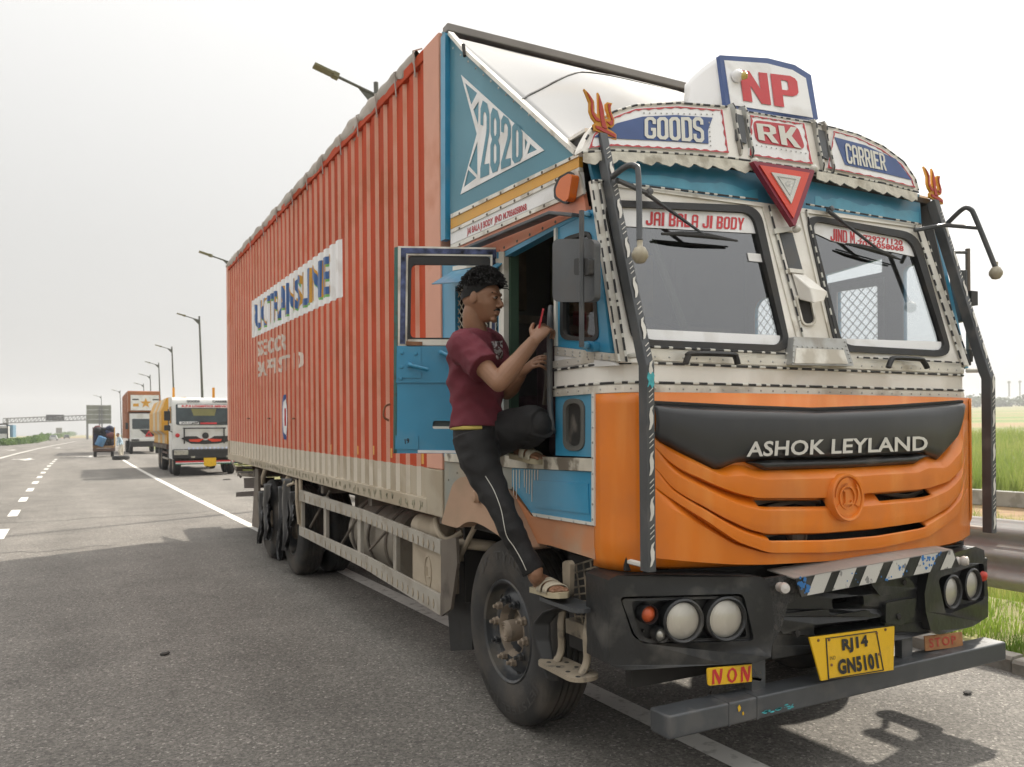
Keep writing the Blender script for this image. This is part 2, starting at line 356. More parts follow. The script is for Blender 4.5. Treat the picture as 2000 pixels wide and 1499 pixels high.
m_ink = M('black lettering', (.02, .02, .022), .5, var=.1)
m_bead = M('beading black', (.02, .02, .022), .5, var=.2, vs=20)
m_silver = M('silver badge letters', (.62, .61, .58), .35, metal=.3, var=.06)
m_rust = M('rusty steel', (.20, .10, .05), .8, var=.4, vs=14, bump=.4)
m_turq = M('flaked turquoise paint', (.07, .42, .46), .5, var=.3, vs=30)
m_amber = M('amber lens', (.62, .13, .01), .25, var=.08, spec=.6)
m_redlens = M('red reflector', (.50, .03, .01), .25, var=.1)
m_lens = M('headlamp glass', (.50, .49, .44), .12, metal=.55, var=.25, vs=9, spec=.8)
m_chrome = M('chrome', (.6, .6, .6), .15, metal=1, var=.05)
m_glass = glass('windscreen glass', (.80, .83, .84), .17)
m_glassd = glass('side glass', (.55, .58, .58), .06)
# ================================================================== THE SETTING
RA = R(1.8)
def RD(s, t, z=0.0):                         # road frame: s metres right of the white edge line, t metres along the road
    return V((2.83 + s * math.cos(RA) - t * math.sin(RA) + (max(0, min(t, 130)) ** 2 + 2 * 130 * max(0, t - 130)) / 4400, s * math.sin(RA) + t * math.cos(RA), z))
def widen(t): return .035 * max(0, min(t, 45))
def asphalt(name, base, spk, patch):
    m = bpy.data.materials.new(name); m.use_nodes = True; n = m.node_tree.nodes; L = m.node_tree.links; p = n['Principled BSDF']
    tc = n.new('ShaderNodeTexCoord')
    def nz(s, d=3, ms=None):
        t = n.new('ShaderNodeTexNoise'); t.inputs['Scale'].default_value = s; t.inputs['Detail'].default_value = d
        if ms:
            mp = n.new('ShaderNodeMapping'); mp.inputs['Scale'].default_value = ms; L.new(tc.outputs['Object'], mp.inputs[0]); L.new(mp.outputs[0], t.inputs['Vector'])
        else: L.new(tc.outputs['Object'], t.inputs['Vector'])
        return t.outputs[0]
    def mr(src, a, b, c, d):
        r = n.new('ShaderNodeMapRange'); r.inputs[1].default_value = a; r.inputs[2].default_value = b; r.inputs[3].default_value = c; r.inputs[4].default_value = d; L.new(src, r.inputs[0]); return r.outputs[0]
    def mul(a, b):
        r = n.new('ShaderNodeMath'); r.operation = 'MULTIPLY'; L.new(a, r.inputs[0]); L.new(b, r.inputs[1]); return r.outputs[0]
    vo = n.new('ShaderNodeTexVoronoi'); vo.inputs['Scale'].default_value = 80; L.new(tc.outputs['Object'], vo.inputs['Vector'])
    vc = n.new('ShaderNodeSeparateColor'); L.new(vo.outputs['Color'], vc.inputs[0])
    f = mul(mul(mr(vc.outputs[0], 0, 1, 1 - spk, 1 + spk), mr(nz(1.3, 6), .35, .65, .9, 1.1)), mul(mr(nz(.25, 4, (3.0, .30, 1)), .35, .65, .82, 1.14), mr(nz(210, 3), .3, .7, .68, 1.32)))
    f = mul(mul(f, mr(nz(5.0, 5), .62, .72, 1.0, patch)), mr(vc.outputs[1], .86, .95, 1.0, 1.75))
    # tar joints across and along the carriageway
    sx = n.new('ShaderNodeMix'); sx.data_type = 'RGBA'; sx.blend_type = 'MULTIPLY'; sx.inputs[0].default_value = 1; sx.inputs[6].default_value = (*base, 1); L.new(f, sx.inputs[7])
    L.new(sx.outputs[2], p.inputs['Base Color']); p.inputs['Roughness'].default_value = .85; p.inputs['Specular IOR Level'].default_value = .3
    b = n.new('ShaderNodeBump'); b.inputs['Strength'].default_value = .7; b.inputs['Distance'].default_value = .004; L.new(nz(150, 4), b.inputs['Height']); L.new(b.outputs[0], p.inputs['Normal'])
    return m
m_road = asphalt('weathered asphalt', (.150, .139, .124), .34, .80)
m_tar = M('crack sealing tar', (.06, .055, .05), .6, var=.3, vs=9)
m_soil = M('verge soil', (.17, .13, .085), .95, var=.3, vs=4, bump=1.0, bs=30)
m_kerb = M('weathered kerb concrete', (.27, .245, .21), .85, var=.18, vs=5, dirt=(.13, .115, .095), da=.6, ds=4, bump=.5, bs=30)
m_line = M('worn road paint', (.60, .58, .54), .7, var=.08, dirt=(.25, .235, .21), da=.75, ds=14, lo=.55, hi=.7)
m_steel = M('galvanised rail', (.55, .54, .51), .5, metal=.1, var=.12, vs=2, dirt=(.2, .18, .15), da=.4, ds=3)
m_conc = M('grey concrete', (.30, .29, .26), .85, var=.15, vs=2, dirt=(.18, .17, .14), da=.5, ds=3)

def field_mat():
    m = bpy.data.materials.new('field and rough ground'); m.use_nodes = True; n = m.node_tree.nodes; L = m.node_tree.links; p = n['Principled BSDF']
    tc = n.new('ShaderNodeTexCoord'); mp = n.new('ShaderNodeMapping'); mp.inputs['Scale'].default_value = (.012, .003, 1); mp.inputs['Rotation'].default_value = (0, 0, .35)
    L.new(tc.outputs['Object'], mp.inputs[0])
    t = n.new('ShaderNodeTexNoise'); t.inputs['Scale'].default_value = 1; t.inputs['Detail'].default_value = 3; L.new(mp.outputs[0], t.inputs['Vector'])
    r = n.new('ShaderNodeValToRGB'); L.new(t.outputs[0], r.inputs[0]); e = r.color_ramp.elements
    e[0].position = .36; e[0].color = (.12, .17, .04, 1); e[1].position = .66; e[1].color = (.20, .21, .065, 1)
    x = e.new(.46); x.color = (.22, .19, .08, 1); x = e.new(.54); x.color = (.26, .16, .085, 1); x = e.new(.59); x.color = (.12, .16, .045, 1)
    t2 = n.new('ShaderNodeTexNoise'); t2.inputs['Scale'].default_value = 2.5; t2.inputs['Detail'].default_value = 6; L.new(tc.outputs['Object'], t2.inputs['Vector'])
    mr = n.new('ShaderNodeMapRange'); mr.inputs[1].default_value = .3; mr.inputs[2].default_value = .7; mr.inputs[3].default_value = .7; mr.inputs[4].default_value = 1.3; L.new(t2.outputs[0], mr.inputs[0])
    mx = n.new('ShaderNodeMix'); mx.data_type = 'RGBA'; mx.blend_type = 'MULTIPLY'; mx.inputs[0].default_value = 1; L.new(r.outputs[0], mx.inputs[6]); L.new(mr.outputs[0], mx.inputs[7])
    L.new(mx.outputs[2], p.inputs['Base Color']); p.inputs['Roughness'].default_value = .95
    return m
m_field = field_mat()
# one terrain sheet to the horizon: flat to the left, embankment and gently rising field to the right
PRO = [(-900, -.6), (-200, -.5), (-40, -.12), (-24.3, -.035), (2.6, -.03), (2.75, .03), (4.6, .0), (8, -1.0), (17, -.85), (19.6, -.62), (20.4, -.42), (60, .72), (300, 7.6), (900, 24.8), (1300, 36)]
def terr(s): return pl(PRO, s)
TS = [-150, -60, -20, 0, 5, 12, 20, 30, 40, 60, 90, 130, 200, 320, 600, 1000, 1400]
mb = MB(); nn = len(PRO)
vs_ = [RD(s + (widen(t) if 2 < s < 30 else 0), t, z) for t in TS for s, z in PRO]
mb.add(vs_, [(j * nn + i, j * nn + i + 1, (j + 1) * nn + i + 1, (j + 1) * nn + i) for j in range(len(TS) - 1) for i in range(nn - 1)])
mb.build('ground', m_field, kind='structure')
mb = MB()
for a, b in zip(range(-40, 360, 10), range(-30, 370, 10)): mb.quad(RD(-24, a), RD(2.45 + widen(a), a), RD(2.45 + widen(b), b), RD(-24, b))
road = mb.build('road', m_road, kind='structure', weld=True)
# painted markings: parts of the road
def stripe(name, s, t0, t1, w, n=1, z=.004, slant=0):
    mb = MB(); N = max(1, int(n))
    for k in range(N):
        a = lerp(t0, t1, k / N); b = lerp(t0, t1, (k + 1) / N); mb.quad(RD(s - w / 2 + slant, a, z), RD(s + w / 2 + slant, a, z), RD(s + w / 2, b, z), RD(s - w / 2, b, z))
    return mb.build(name, m_line, road, weld=True)
stripe('edge_line', .0, -8, 62, .155, 24)
stripe('lane_line', -7.15, 30, 200, .2, 40)
for k in range(12): stripe('lane_dash', -3.68, 14.6 + k * 3.9, 16.1 + k * 3.9, .17)
def arrow(s, t):
    mb = MB(); z = .004
    P = lambda a, b: RD(s + a, t + b, z)
    mb.add([P(-.12, 0), P(.12, 0), P(.12, -3), P(-.12, -3)], [(0, 1, 2, 3)]); mb.add([P(-.5, -3), P(.5, -3), P(0, -5.2)], [(0, 1, 2)]); mb.add([P(-.12, -1.2), P(-.9, -2.2), P(-.9, -2.8), P(-.12, -1.9)], [(0, 1, 2, 3)])
    mb.build('lane_arrow', m_line, road)
arrow(-5.3, 63); arrow(-1.7, 66); arrow(-5.3, 110); arrow(-9, 100)
mb = MB()
for t0, s0, s1 in ((22.3, -9, 1.2), (17.2, -6.5, .4), (47, -12, -1), (12.8, -6, -2.2)):
    P = [RD(lerp(s0, s1, k / 24), t0 + .12 * math.sin(k * .9) + .06 * math.sin(k * 2.3), .003) for k in range(25)]
    for a, b in zip(P, P[1:]): mb.quad(a, b, b + V((0, .028, 0)), a + V((0, .028, 0)))
mb.build('tar_joint', m_tar, road, kind=None)
# kerb stones, each its own piece
kerb = MB(); kb = None
for k in range(26):
    t = -6 + k * 1.0; a = RD(2.45 + widen(t), t + .008); b = RD(2.45 + widen(t), t + .985); mbk = MB()
    h = .085 + .02 * random.random()
    mbk.tube([a + V((.07, 0, 0)), b + V((.07, 0, 0))], 1, prof=[(-.05, -.07), (h - .02, -.07), (h, -.05), (h, .07), (-.05, .07)], up=(0, 0, 1))
    o = mbk.build('kerb_stone', m_kerb, kb)
    if kb is None: kb = o; tag(o, 'row of weathered grey kerb stones between asphalt and grass verge', 'kerb'); o.name = 'kerb'
# guard rail: corrugated steel beam on posts
gt = thing('guard_rail', 'galvanised corrugated steel guard rail on the grass verge beside the lorry', 'guard rail', RD(3.25, 3, 0))
prof = []
for k in range(31):
    u = k / 30; prof.append((lerp(.37, .90, u), .035 * math.cos(u * 3 * 2 * math.pi)))
for j in range(7):
    t0 = -5 + j * 4.3; mb = MB(); pts = []
    for t in (t0, t0 + 4.5):
        o_ = RD(3.25 + widen(t), t); pts += [V((o_.x - .05 + (.008 if t == t0 else 0) + p[1], o_.y, p[0])) for p in prof]
    n = len(prof); mb.add(pts, [(i, i + 1, n + i + 1, n + i) for i in range(n - 1)]); mb.build('rail_beam', m_steel, gt, smooth=60, solid=.006)
for j in range(14):
    t = -4.6 + j * 2.15; p = RD(3.25 + widen(t), t); MB().box((p.x + .09, p.y, .36), (.11, .15, 1.1)).build('post', m_steel, gt, bevel=.006)
# low concrete drain wall beyond the verge
mb = MB(); mb.b2((0, 0, 0), (1, 1, 1)); mb = MB()
dw = thing('drain_wall', 'low concrete wall between the verge and the tall grass field', 'wall', RD(20, 10, -.6))
for j in range(16):
    t0 = -14 + j * 4; a = RD(20, t0 + .02, -.42); b = RD(20, t0 + 3.97, -.42); MB().bar(a, b, .3, .42, up=(0, 0, 1)).build('wall_block', m_conc, dw, bevel=.015)

# ---- grass
def leafmat(name, a, b, sc=.6):
    m = bpy.data.materials.new(name); m.use_nodes = True; n = m.node_tree.nodes; L = m.node_tree.links; p = n['Principled BSDF']
    tc = n.new('ShaderNodeTexCoord'); t = n.new('ShaderNodeTexNoise'); t.inputs['Scale'].default_value = sc; t.inputs['Detail'].default_value = 6; L.new(tc.outputs['Object'], t.inputs['Vector'])
    r = n.new('ShaderNodeValToRGB'); L.new(t.outputs[0], r.inputs[0]); e = r.color_ramp.elements; e[0].position = .35; e[0].color = (*a, 1); e[1].position = .65; e[1].color = (*b, 1)
    L.new(r.outputs[0], p.inputs['Base Color']); p.inputs['Roughness'].default_value = .6; p.inputs['Specular IOR Level'].default_value = .3
    tr = n.new('ShaderNodeBsdfTranslucent'); L.new(r.outputs[0], tr.inputs[0]); x = n.new('ShaderNodeMixShader'); x.inputs[0].default_value = .35
    L.new(p.outputs[0], x.inputs[1]); L.new(tr.outputs[0], x.inputs[2]); L.new(x.outputs[0], n['Material Output'].inputs[0]); return m
m_grass = leafmat('verge grass', (.13, .24, .03), (.27, .36, .06), 1.5)
m_tall = leafmat('tall field grass', (.19, .28, .05), (.38, .39, .13), .25)
m_leaf = leafmat('roadside shrub leaves', (.05, .11, .02), (.12, .20, .04), .3)
m_leafd = leafmat('far tree leaves', (.05, .08, .03), (.09, .12, .045), .05)
rg = random.Random(3)
def blades(name, mat, N, place, h0, h1, w, lean, label, cat):
    vs = []; fs = []
    for _ in range(N):
        p, dens = place()
        if p is None: continue
        h = rg.uniform(h0, h1) * dens; a = rg.uniform(0, 6.283); d = V((math.cos(a), math.sin(a), 0)); q = V((-d.y, d.x, 0)) * w * rg.uniform(.6, 1.4)
        l = rg.uniform(.1, 1) * lean * h; b = len(vs)
        vs += [p - q, p + q, p + d * (l * .4) + V((0, 0, h * .62)) - q * .6, p + d * (l * .4) + V((0, 0, h * .62)) + q * .6, p + d * l + V((0, 0, h))]
        fs += [(b, b + 1, b + 3, b + 2), (b + 2, b + 3, b + 4)]
    me = bpy.data.meshes.new(name); me.from_pydata(vs, [], fs); me.materials.append(mat); o = bpy.data.objects.new(name, me); COL.objects.link(o)
    o['kind'] = 'stuff'; tag(o, label, cat); return o
def pl1():
    t = rg.uniform(-5, 20); s = 2.66 + widen(t) + abs(rg.gauss(0, .55)) if rg.random() < .5 else 2.66 + widen(t) + rg.uniform(0, 2.4)
    c = noise.noise(V((s * 1.6, t * 1.6, 0))); 
    if c < -.25: return None, 0
    p = RD(s, t); p.z = terr(s - widen(t)) - .01; return p, .75 + .5 * c
blades('verge_grass', m_grass, 52000, pl1, .06, .20, .0045, .8, 'short bright green grass on the verge under the guard rail', 'grass')
def pl2():
    t = rg.uniform(-6, 42); s = 20.5 + 44 * rg.random() ** 1.7
    c = noise.noise(V((s * .25, t * .25, 3)))
    p = RD(s, t); p.z = terr(s) - .02; return p, .85 + .35 * c
blades('field_grass', m_tall, 60000, pl2, .55, 1.15, .016, .5, 'tall yellow green grass in the field behind the guard rail', 'grass')
def pl3():
    t = rg.uniform(-4, 26); s = 4.6 + widen(t) + rg.uniform(0, 12); p = RD(s, t); p.z = terr(s - widen(t)) - .02; return p, 1
blades('bank_grass', m_tall, 46000, pl3, .25, .6, .010, .7, 'rough grass on the bank between guard rail and low wall', 'grass')

# ---- foliage masses far off
def clump(mb, c, r, n, ls, g):
    for _ in range(n):
        d = V((g.gauss(0, 1), g.gauss(0, 1), g.gauss(0, 1))).normalized() * (g.random() ** .4)
        p = c + V((d.x * r[0], d.y * r[1], d.z * r[2])); a = V((g.gauss(0, 1), g.gauss(0, 1), g.gauss(0, 1))).normalized(); b = a.orthogonal().normalized(); q = a.cross(b)
        l = ls * g.uniform(.6, 1.3); mb.add([p + b * l, p + q * l * .6, p - b * l, p - q * l * .6], [(0, 1, 2, 3)])
g5 = random.Random(5)
mb = MB()
BND = [(14, 871), (40, 868.5), (70, 866), (95, 860.5), (118, 855.5), (135, 852.8), (146, 851.4)]
for k in range(150):
    u = k / 149 * (len(BND) - 1); i = min(int(u), len(BND) - 2); px = lerp(BND[i][0], BND[i + 1][0], u - i); py = lerp(BND[i][1], BND[i + 1][1], u - i)
    b = G(px, py); d = (b - C0).dot(FW); h = d / FPX * (8 if px > 100 else 13) * g5.uniform(.75, 1.1)
    for q in range(3):
        w = d / FPX * 5; c = b + V((-q * w * 1.4, q * w * .8, h * .5)); clump(mb, c, (w, w * 1.5, h * .55), 26, h * .16, g5)
o = mb.build('median_shrubs', m_leaf, recalc=False, kind='stuff'); tag(o, 'long green strip of shrubs along the far left edge of the road', 'shrubs')
# far tree line on the right horizon, faint with distance
tl = MB(); gt_ = random.Random(9)
for k in range(90):
    a = R(lerp(6, 62, k / 89)); d0 = 640 + 60 * gt_.random(); s = d0 * math.sin(a) + 10; t = d0 * math.cos(a)
    p = V((s, t, terr(max(20, s - 3)) - 1)); h = gt_.uniform(7, 13)
    for q in range(4): clump(tl, p + V((gt_.uniform(-8, 8), gt_.uniform(-8, 8), h * gt_.uniform(.25, .75))), (7, 7, h * .35), 60, 1.3, gt_)
o = tl.build('far_wood', m_leafd, recalc=False, kind='stuff'); tag(o, 'hazy far line of trees beyond the field on the right horizon', 'trees')
def mast(px, py0, py1, w, name, label):
    r = ray(px, py0); d = 690; b = C0 + r * d; t_ = C0 + ray(px, py1) * d; e = thing(name, label, 'tower', (b.x, b.y, b.z - 6))
    MB().box((b.x, b.y, (b.z + t_.z) / 2 - 2), (w * .5, w * .5, (t_.z - b.z) + 6)).build('shaft', m_conc, e); MB().box((t_.x, t_.y, t_.z), (w, w, 1.6)).build('head', m_conc, e)
mast(1971, 764, 747, 2.0, 'water_tower', 'pale far tower left of the two rising over the tree line'); mast(1992, 764, 746, 1.6, 'water_tower', 'pale far tower right of the two rising over the tree line')

# ---- street lamps: slightly leaning poles with a bracket arm toward the road
m_pole = M('lamp pole grey', (.11, .115, .10), .55, metal=.3, var=.1)
m_lamph = M('lamp head', (.16, .15, .07), .5, var=.15)
lsrc = None
LP = [(740, 19, 'nearest street lamp, its arm rising over the container roof'), (457, 37.7, 'street lamp whose head peeks past the rear top corner of the container'), (391, 56.7, 'tallest fully seen street lamp, behind the white lorry'),
      (337, 76.5, 'street lamp second to the left of the container, behind the white lorry'), (311, 94, 'street lamp behind the orange lorry, right of two more'), (294, 113, 'street lamp above the middle of the orange lorry'),
      (281, 133, 'smallest street lamp above the orange lorry'), (235, 153, 'street lamp just left of the orange lorry'), (198, 174, 'farthest street lamp, above the grey sign board')]
for px, d, lab in LP:
    u = (px - 1000) / FPX * d; b = FW * d + RT * u; b.z = 0; b.x += .28
    if lsrc is None:
        lsrc = thing('street_lamp', lab, 'street lamp', b, 'street lamps along the verge')
        Hh = 9.9; ln = -.028
        MB().tube([b + V((0, 0, 0)), b + V((ln * Hh, 0, Hh))], [.11, .06], 10).build('pole', m_pole, lsrc, smooth=40)
        MB().lathe([(.0, 0), (.2, 0), (.2, .03), (.12, .05), (.12, .35)], b, (0, 0, 1), 10).build('base', m_pole, lsrc)
        t_ = b + V((ln * Hh, 0, Hh - .3)); e = t_ + V((-.98, 0, .27))
        a = MB().tube([t_, e], .035, 8); a.prism([[(0, -.35), (0, 0), (-.45, .11)]], lambda x, z: t_ + V((x, 0, z)), (0, .02, 0)); a.build('arm', m_pole, lsrc)
        h = MB(); Mr = Matrix.Rotation(math.atan2(.27, .98), 3, 'Y')
        h.box(e + V((-.27, 0, .075)), (.48, .24, .07), Mr); h.box(e + V((.0, 0, .0)), (.16, .18, .13), Mr); h.build('lamp_head', m_lamph, lsrc, bevel=.015)
    else:
        c = copy_tree(lsrc); c.location = b; c['label'] = lab
# ---- overhead gantry, sign boards
m_gal = M('gantry steel', (.20, .205, .20), .6, var=.08)
gd = 235.0
def at_d(px, py, d): return C0 + ray(px, py) * d
A = at_d(6, 818, gd); B = at_d(172, 811.5, gd); hgt = 9 / FPX * gd
e = thing('sign_gantry', 'lattice gantry spanning the road with a dark message board', 'gantry', (A.x, A.y, 0))
mb = MB(); N = 22
for zz in (0, -hgt): mb.bar(A + V((0, 0, zz)), B + V((0, 0, zz)), .28); mb.bar(A + V((0, 1.3, zz)), B + V((0, 1.3, zz)), .22)
mb.build('chord', m_gal, e); mb = MB()
for k in range(N):
    p = A.lerp(B, k / N); q = A.lerp(B, (k + 1) / N); mb.bar(p, p - V((0, 0, hgt)), .14); mb.bar(p - V((0, 0, hgt)), q, .12)
mb.build('lattice', m_gal, e)
for p in (A.lerp(B, .05), A.lerp(B, .99)): MB().bar(V((p.x, p.y, -.3)), V((p.x, p.y, p.z)), .6).build('post', m_gal, e)
a = at_d(90, 810.5, gd - 1); b = at_d(125, 821.5, gd - 1); MB().b2((a.x, a.y - .4, b.z), (b.x, a.y, a.z)).build('message_board', M('board black', (.03, .032, .035), .5), e)
for k in range(3): MB().b2((lerp(a.x, b.x, .14 + .27 * k), a.y - .46, lerp(b.z, a.z, .2)), (lerp(a.x, b.x, .34 + .27 * k), a.y - .4, lerp(b.z, a.z, .62))).build('display_panel', M('board dim', (.09, .095, .1), .4), e)
m_sign = M('bare aluminium sign back', (.235, .245, .205), .6, var=.06)
def signback(name, label, x0, y0, x1, y1, d, posts):
    a = at_d(x0, y0, d); b = at_d(x1, y1, d); e = thing(name, label, 'sign', ((a.x + b.x) / 2, a.y, 0)); n = 4
    for k in range(n):
        MB().b2((a.x, a.y, lerp(b.z, a.z, k / n) + .02), (b.x, a.y + .06, lerp(b.z, a.z, (k + 1) / n) - .02)).build('panel', m_sign, e)
    for u in (.08, .3, .5, .7, .92): MB().b2((lerp(a.x, b.x, u) - .05, a.y - .1, b.z), (lerp(a.x, b.x, u) + .05, a.y - .005, a.z)).build('stiffener', m_sign, e)
    for u in posts: MB().b2((lerp(a.x, b.x, u) - .12, a.y - .4, -.3), (lerp(a.x, b.x, u) + .12, a.y - .12, a.z - .3)).build('post', m_gal, e)
signback('sign_board', 'large grey sign board seen from behind, standing over the cart', 168.5, 791.5, 218, 828, 142, (.52, .62))
signback('sign_board', 'small pale sign board far off above the green shrub strip', 109, 836, 121, 846, 330, (.3, .7))
# ================================================================== THE LORRY
XL, XR, Y0, Y1 = 1.95, 4.39, 4.60, 13.33
zb = lambda y: 1.056 + .0140 * (y - 4.6)
zt = lambda y: 4.085 + .0165 * (y - 4.6)
T = thing('cargo_lorry', 'orange and blue cab lorry with long red corrugated container body, driver door open', 'lorry', (3.17, 8.0, 0))
def SP(mb, loops, x=XL, th=.02): return mb.prism(loops, lambda a, b: PX(a, b, x), (th, 0, 0))
def FP(mb, loops, y, th=.02): return mb.prism(loops, lambda a, b: PY(a, b, y), (0, th, 0))
def WP(mb, loops, off=0.0, th=.02): return mb.prism(loops, lambda a, b: PW(a, b, off), (0, th, 0))
def sp(name, mat, loops, x=XL, th=.02, par=T, **k):
    return SP(MB(), loops if isinstance(loops[0][0], (tuple, list)) else [loops], x, th).build(name, mat, par, **k)
def fp(name, mat, loops, y, th=.02, par=T, **k):
    return FP(MB(), loops if isinstance(loops[0][0], (tuple, list)) else [loops], y, th).build(name, mat, par, **k)
def wp(name, mat, loops, off=0.0, th=.02, par=T, **k):
    return WP(MB(), loops if isinstance(loops[0][0], (tuple, list)) else [loops], off, th).build(name, mat, par, **k)
def rivets(pts, nrm, par, r=.006, mat=None):
    mb = MB()
    for p in pts: mb.lathe([(r, 0), (r * .8, r * .45), (r * .3, r * .7), (0, r * .72)], p, nrm, 6)
    return mb.build('rivets', mat or m_alud, par, smooth=60, kind='stuff')
def seg_pts(a, b, step): a = V(a); b = V(b); n = max(1, int((b - a).length / step)); return [a.lerp(b, (k + .5) / n) for k in range(n)]
rb = random.Random(11)
def bead(path, par, w=.011, nrm=(0, -1, 0), every=.075, dash=.022):
    """black piping with white wrapped dashes"""
    w *= .72; nrm = V(nrm); o = MB().tube(path, w * .55, 6).build('beading', m_bead, par, smooth=50); mb = MB()
    for a, b in zip(path, path[1:]):
        a = V(a); b = V(b); l = (b - a).length; d = (b - a) / l if l > 1e-6 else V((1, 0, 0)); x = rb.uniform(0, every * .5)
        while x < l - dash:
            q = dash * rb.uniform(.8, 1.7); mb.tube([a + d * x, a + d * min(l, x + q)], w * .62, 6); x += every * rb.uniform(.7, 1.35)
    if mb.v: mb.build('white_dashes', m_cream, o, smooth=50, kind='stuff')
    return o

# ---- container body
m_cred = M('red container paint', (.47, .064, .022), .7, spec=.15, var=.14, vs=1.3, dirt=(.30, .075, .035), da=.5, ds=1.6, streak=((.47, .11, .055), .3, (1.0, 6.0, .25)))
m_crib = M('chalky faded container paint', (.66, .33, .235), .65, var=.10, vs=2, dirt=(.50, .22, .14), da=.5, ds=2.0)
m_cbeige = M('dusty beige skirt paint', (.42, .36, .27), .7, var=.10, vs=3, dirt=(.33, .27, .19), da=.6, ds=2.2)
m_cbeigl = M('beige skirt lit slopes', (.66, .60, .50), .7, var=.06, vs=3, dirt=(.42, .36, .28), da=.5, ds=3)  # paler slope faces: rib shading put into the skirt colour
def slopebox(mb, x0, x1, y0, y1, fz0, fz1):
    vs = [(x, y, f(y)) for f in (fz0, fz1) for x, y in ((x0, y0), (x1, y0), (x1, y1), (x0, y1))]
    return mb.add(vs, [(0, 3, 2, 1), (4, 5, 6, 7), (0, 1, 5, 4), (1, 2, 6, 5), (2, 3, 7, 6), (3, 0, 4, 7)])
mb = MB(); slopebox(mb, XL + .075, XR - .075, Y0 + .02, Y1 - .02, lambda y: zb(y) + .012, lambda y: zt(y) - .012)
box = mb.build('container_body', m_cred, T)
PIT = .2075; DEP = .022; YP0 = 4.862; NR = 40; YP1 = YP0 + PIT * NR
# profile across one rib: outer land, slope in, inner land, slope out   (x grows inward)
RIB = [(0, 0), (.36, 0), (.46, DEP), (.88, DEP), (1.0, 0)]
def prof_x(y):
    if y <= YP0 or y >= YP1: return 0.0
    u = ((y - YP0) / PIT) % 1.0
    return pl(RIB, u)
brk = [YP0 + PIT * (k + u) for k in range(NR) for u, _ in RIB[:-1]] + [YP1]
def ribwall(name, x0, sg, mats):
    mb = MB(); ys = brk
    def levels(y): return [zb(y) + .10, zb(y) + .30, zt(y) - .07]
    for i, (a, b) in enumerate(zip(ys, ys[1:])):
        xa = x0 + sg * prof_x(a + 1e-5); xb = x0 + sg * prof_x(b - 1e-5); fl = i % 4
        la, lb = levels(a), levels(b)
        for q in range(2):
            faded = fl in (3,)  # upper slopes are faded; skirt slopes carry painted rib shading
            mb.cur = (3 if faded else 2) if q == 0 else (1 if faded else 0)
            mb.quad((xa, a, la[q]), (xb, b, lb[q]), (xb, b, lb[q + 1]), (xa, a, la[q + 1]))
    return mb.build(name, mats, box)
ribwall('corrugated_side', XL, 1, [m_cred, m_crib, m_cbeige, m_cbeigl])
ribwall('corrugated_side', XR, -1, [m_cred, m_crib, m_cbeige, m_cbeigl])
for x0, x1 in ((XL - .012, XL + .07), (XR - .07, XR + .012)):
    slopebox(MB(), x0, x1, YP0, YP1, zb, lambda y: zb(y) + .10).build('bottom_rail', m_cbeige, box, bevel=.006)
    slopebox(MB(), x0, x1, YP0, YP1, lambda y: zt(y) - .075, zt).build('top_rail', m_cred, box, bevel=.006)
    for ya, yb_, nm in ((Y0, YP0, 'front_post'), (YP1, Y1, 'rear_post')):
        p = slopebox(MB(), x0, x1, ya, yb_, lambda y: zb(y) + .30, zt).build(nm, m_crib, box, bevel=.008)
        slopebox(MB(), x0, x1, ya, yb_, zb, lambda y: zb(y) + .2995).build('post_foot', m_cbeige, box, bevel=.008)
MB().b2((XL + .07, Y0 + .002, 1.2), (XR - .07, Y0 + .015, 4.02)).build('front_wall', m_bluep, box)
for x in (XL + .1, 3.18): MB().b2((x, Y1 - .018, 1.3), (x + 1.1, Y1 + .01, 4.12)).build('rear_door', m_cred, box)
# painted company band laid over the ribs
def over_ribs(vs, fs, mapf, off, name, mat, par):
    bm = bmesh.new(); bv = [bm.verts.new(mapf(u, v)) for u, v in vs]
    for f in fs:
        try: bm.faces.new([bv[i] for i in f])
        except ValueError: pass
    ys = [v.co.y for v in bm.verts]; lo_, hi_ = min(ys), max(ys)
    for b in brk:
        if lo_ < b < hi_: bmesh.ops.bisect_plane(bm, geom=bm.verts[:] + bm.edges[:] + bm.faces[:], plane_co=(0, b, 0), plane_no=(0, 1, 0), dist=1e-5)
    me = bpy.data.meshes.new(name); o0 = wloc(par)
    # each face follows its own rib facet, a little proud of it
    vs2 = []; fs2 = []
    for f in bm.faces:
        yc = f.calc_center_median().y; u = ((yc - YP0) / PIT) % 1.0; k = (yc - YP0) // PIT
        for (u0, x0), (u1, x1) in zip(RIB, RIB[1:]):
            if u0 <= u <= u1: break
        ya = YP0 + PIT * (k + u0); yb2 = YP0 + PIT * (k + u1); fs2.append(list(range(len(vs2), len(vs2) + len(f.verts))))
        for v in f.verts: vs2.append(V((XL + lerp(x0, x1, (v.co.y - ya) / (yb2 - ya)) - off, v.co.y, v.co.z)) - o0)
    bm.free(); me.from_pydata(vs2, [], fs2); me.materials.append(mat); o = bpy.data.objects.new(name, me); COL.objects.link(o); o.parent = par; return o
BQ = [PX(490, 662, XL), PX(665.5, 580, XL), PX(665.5, 465, XL), PX(490, 590, XL)]
over_ribs([(0, 0), (1, 0), (1, 1), (0, 1)], [(0, 1, 2, 3)], lambda u, v: bil(BQ, u, v), .002, 'name_band', m_bwhite, box)
m_gl = M('painted green shadow', (.16, .42, .12), .5); m_ol = M('painted orange shade', (.60, .30, .03), .5); m_bl2 = M('painted letter blue', (.035, .11, .30), .45, var=.1)
tv, tf = glyphs('R.K.TRANSLINE', .03, 1.04)
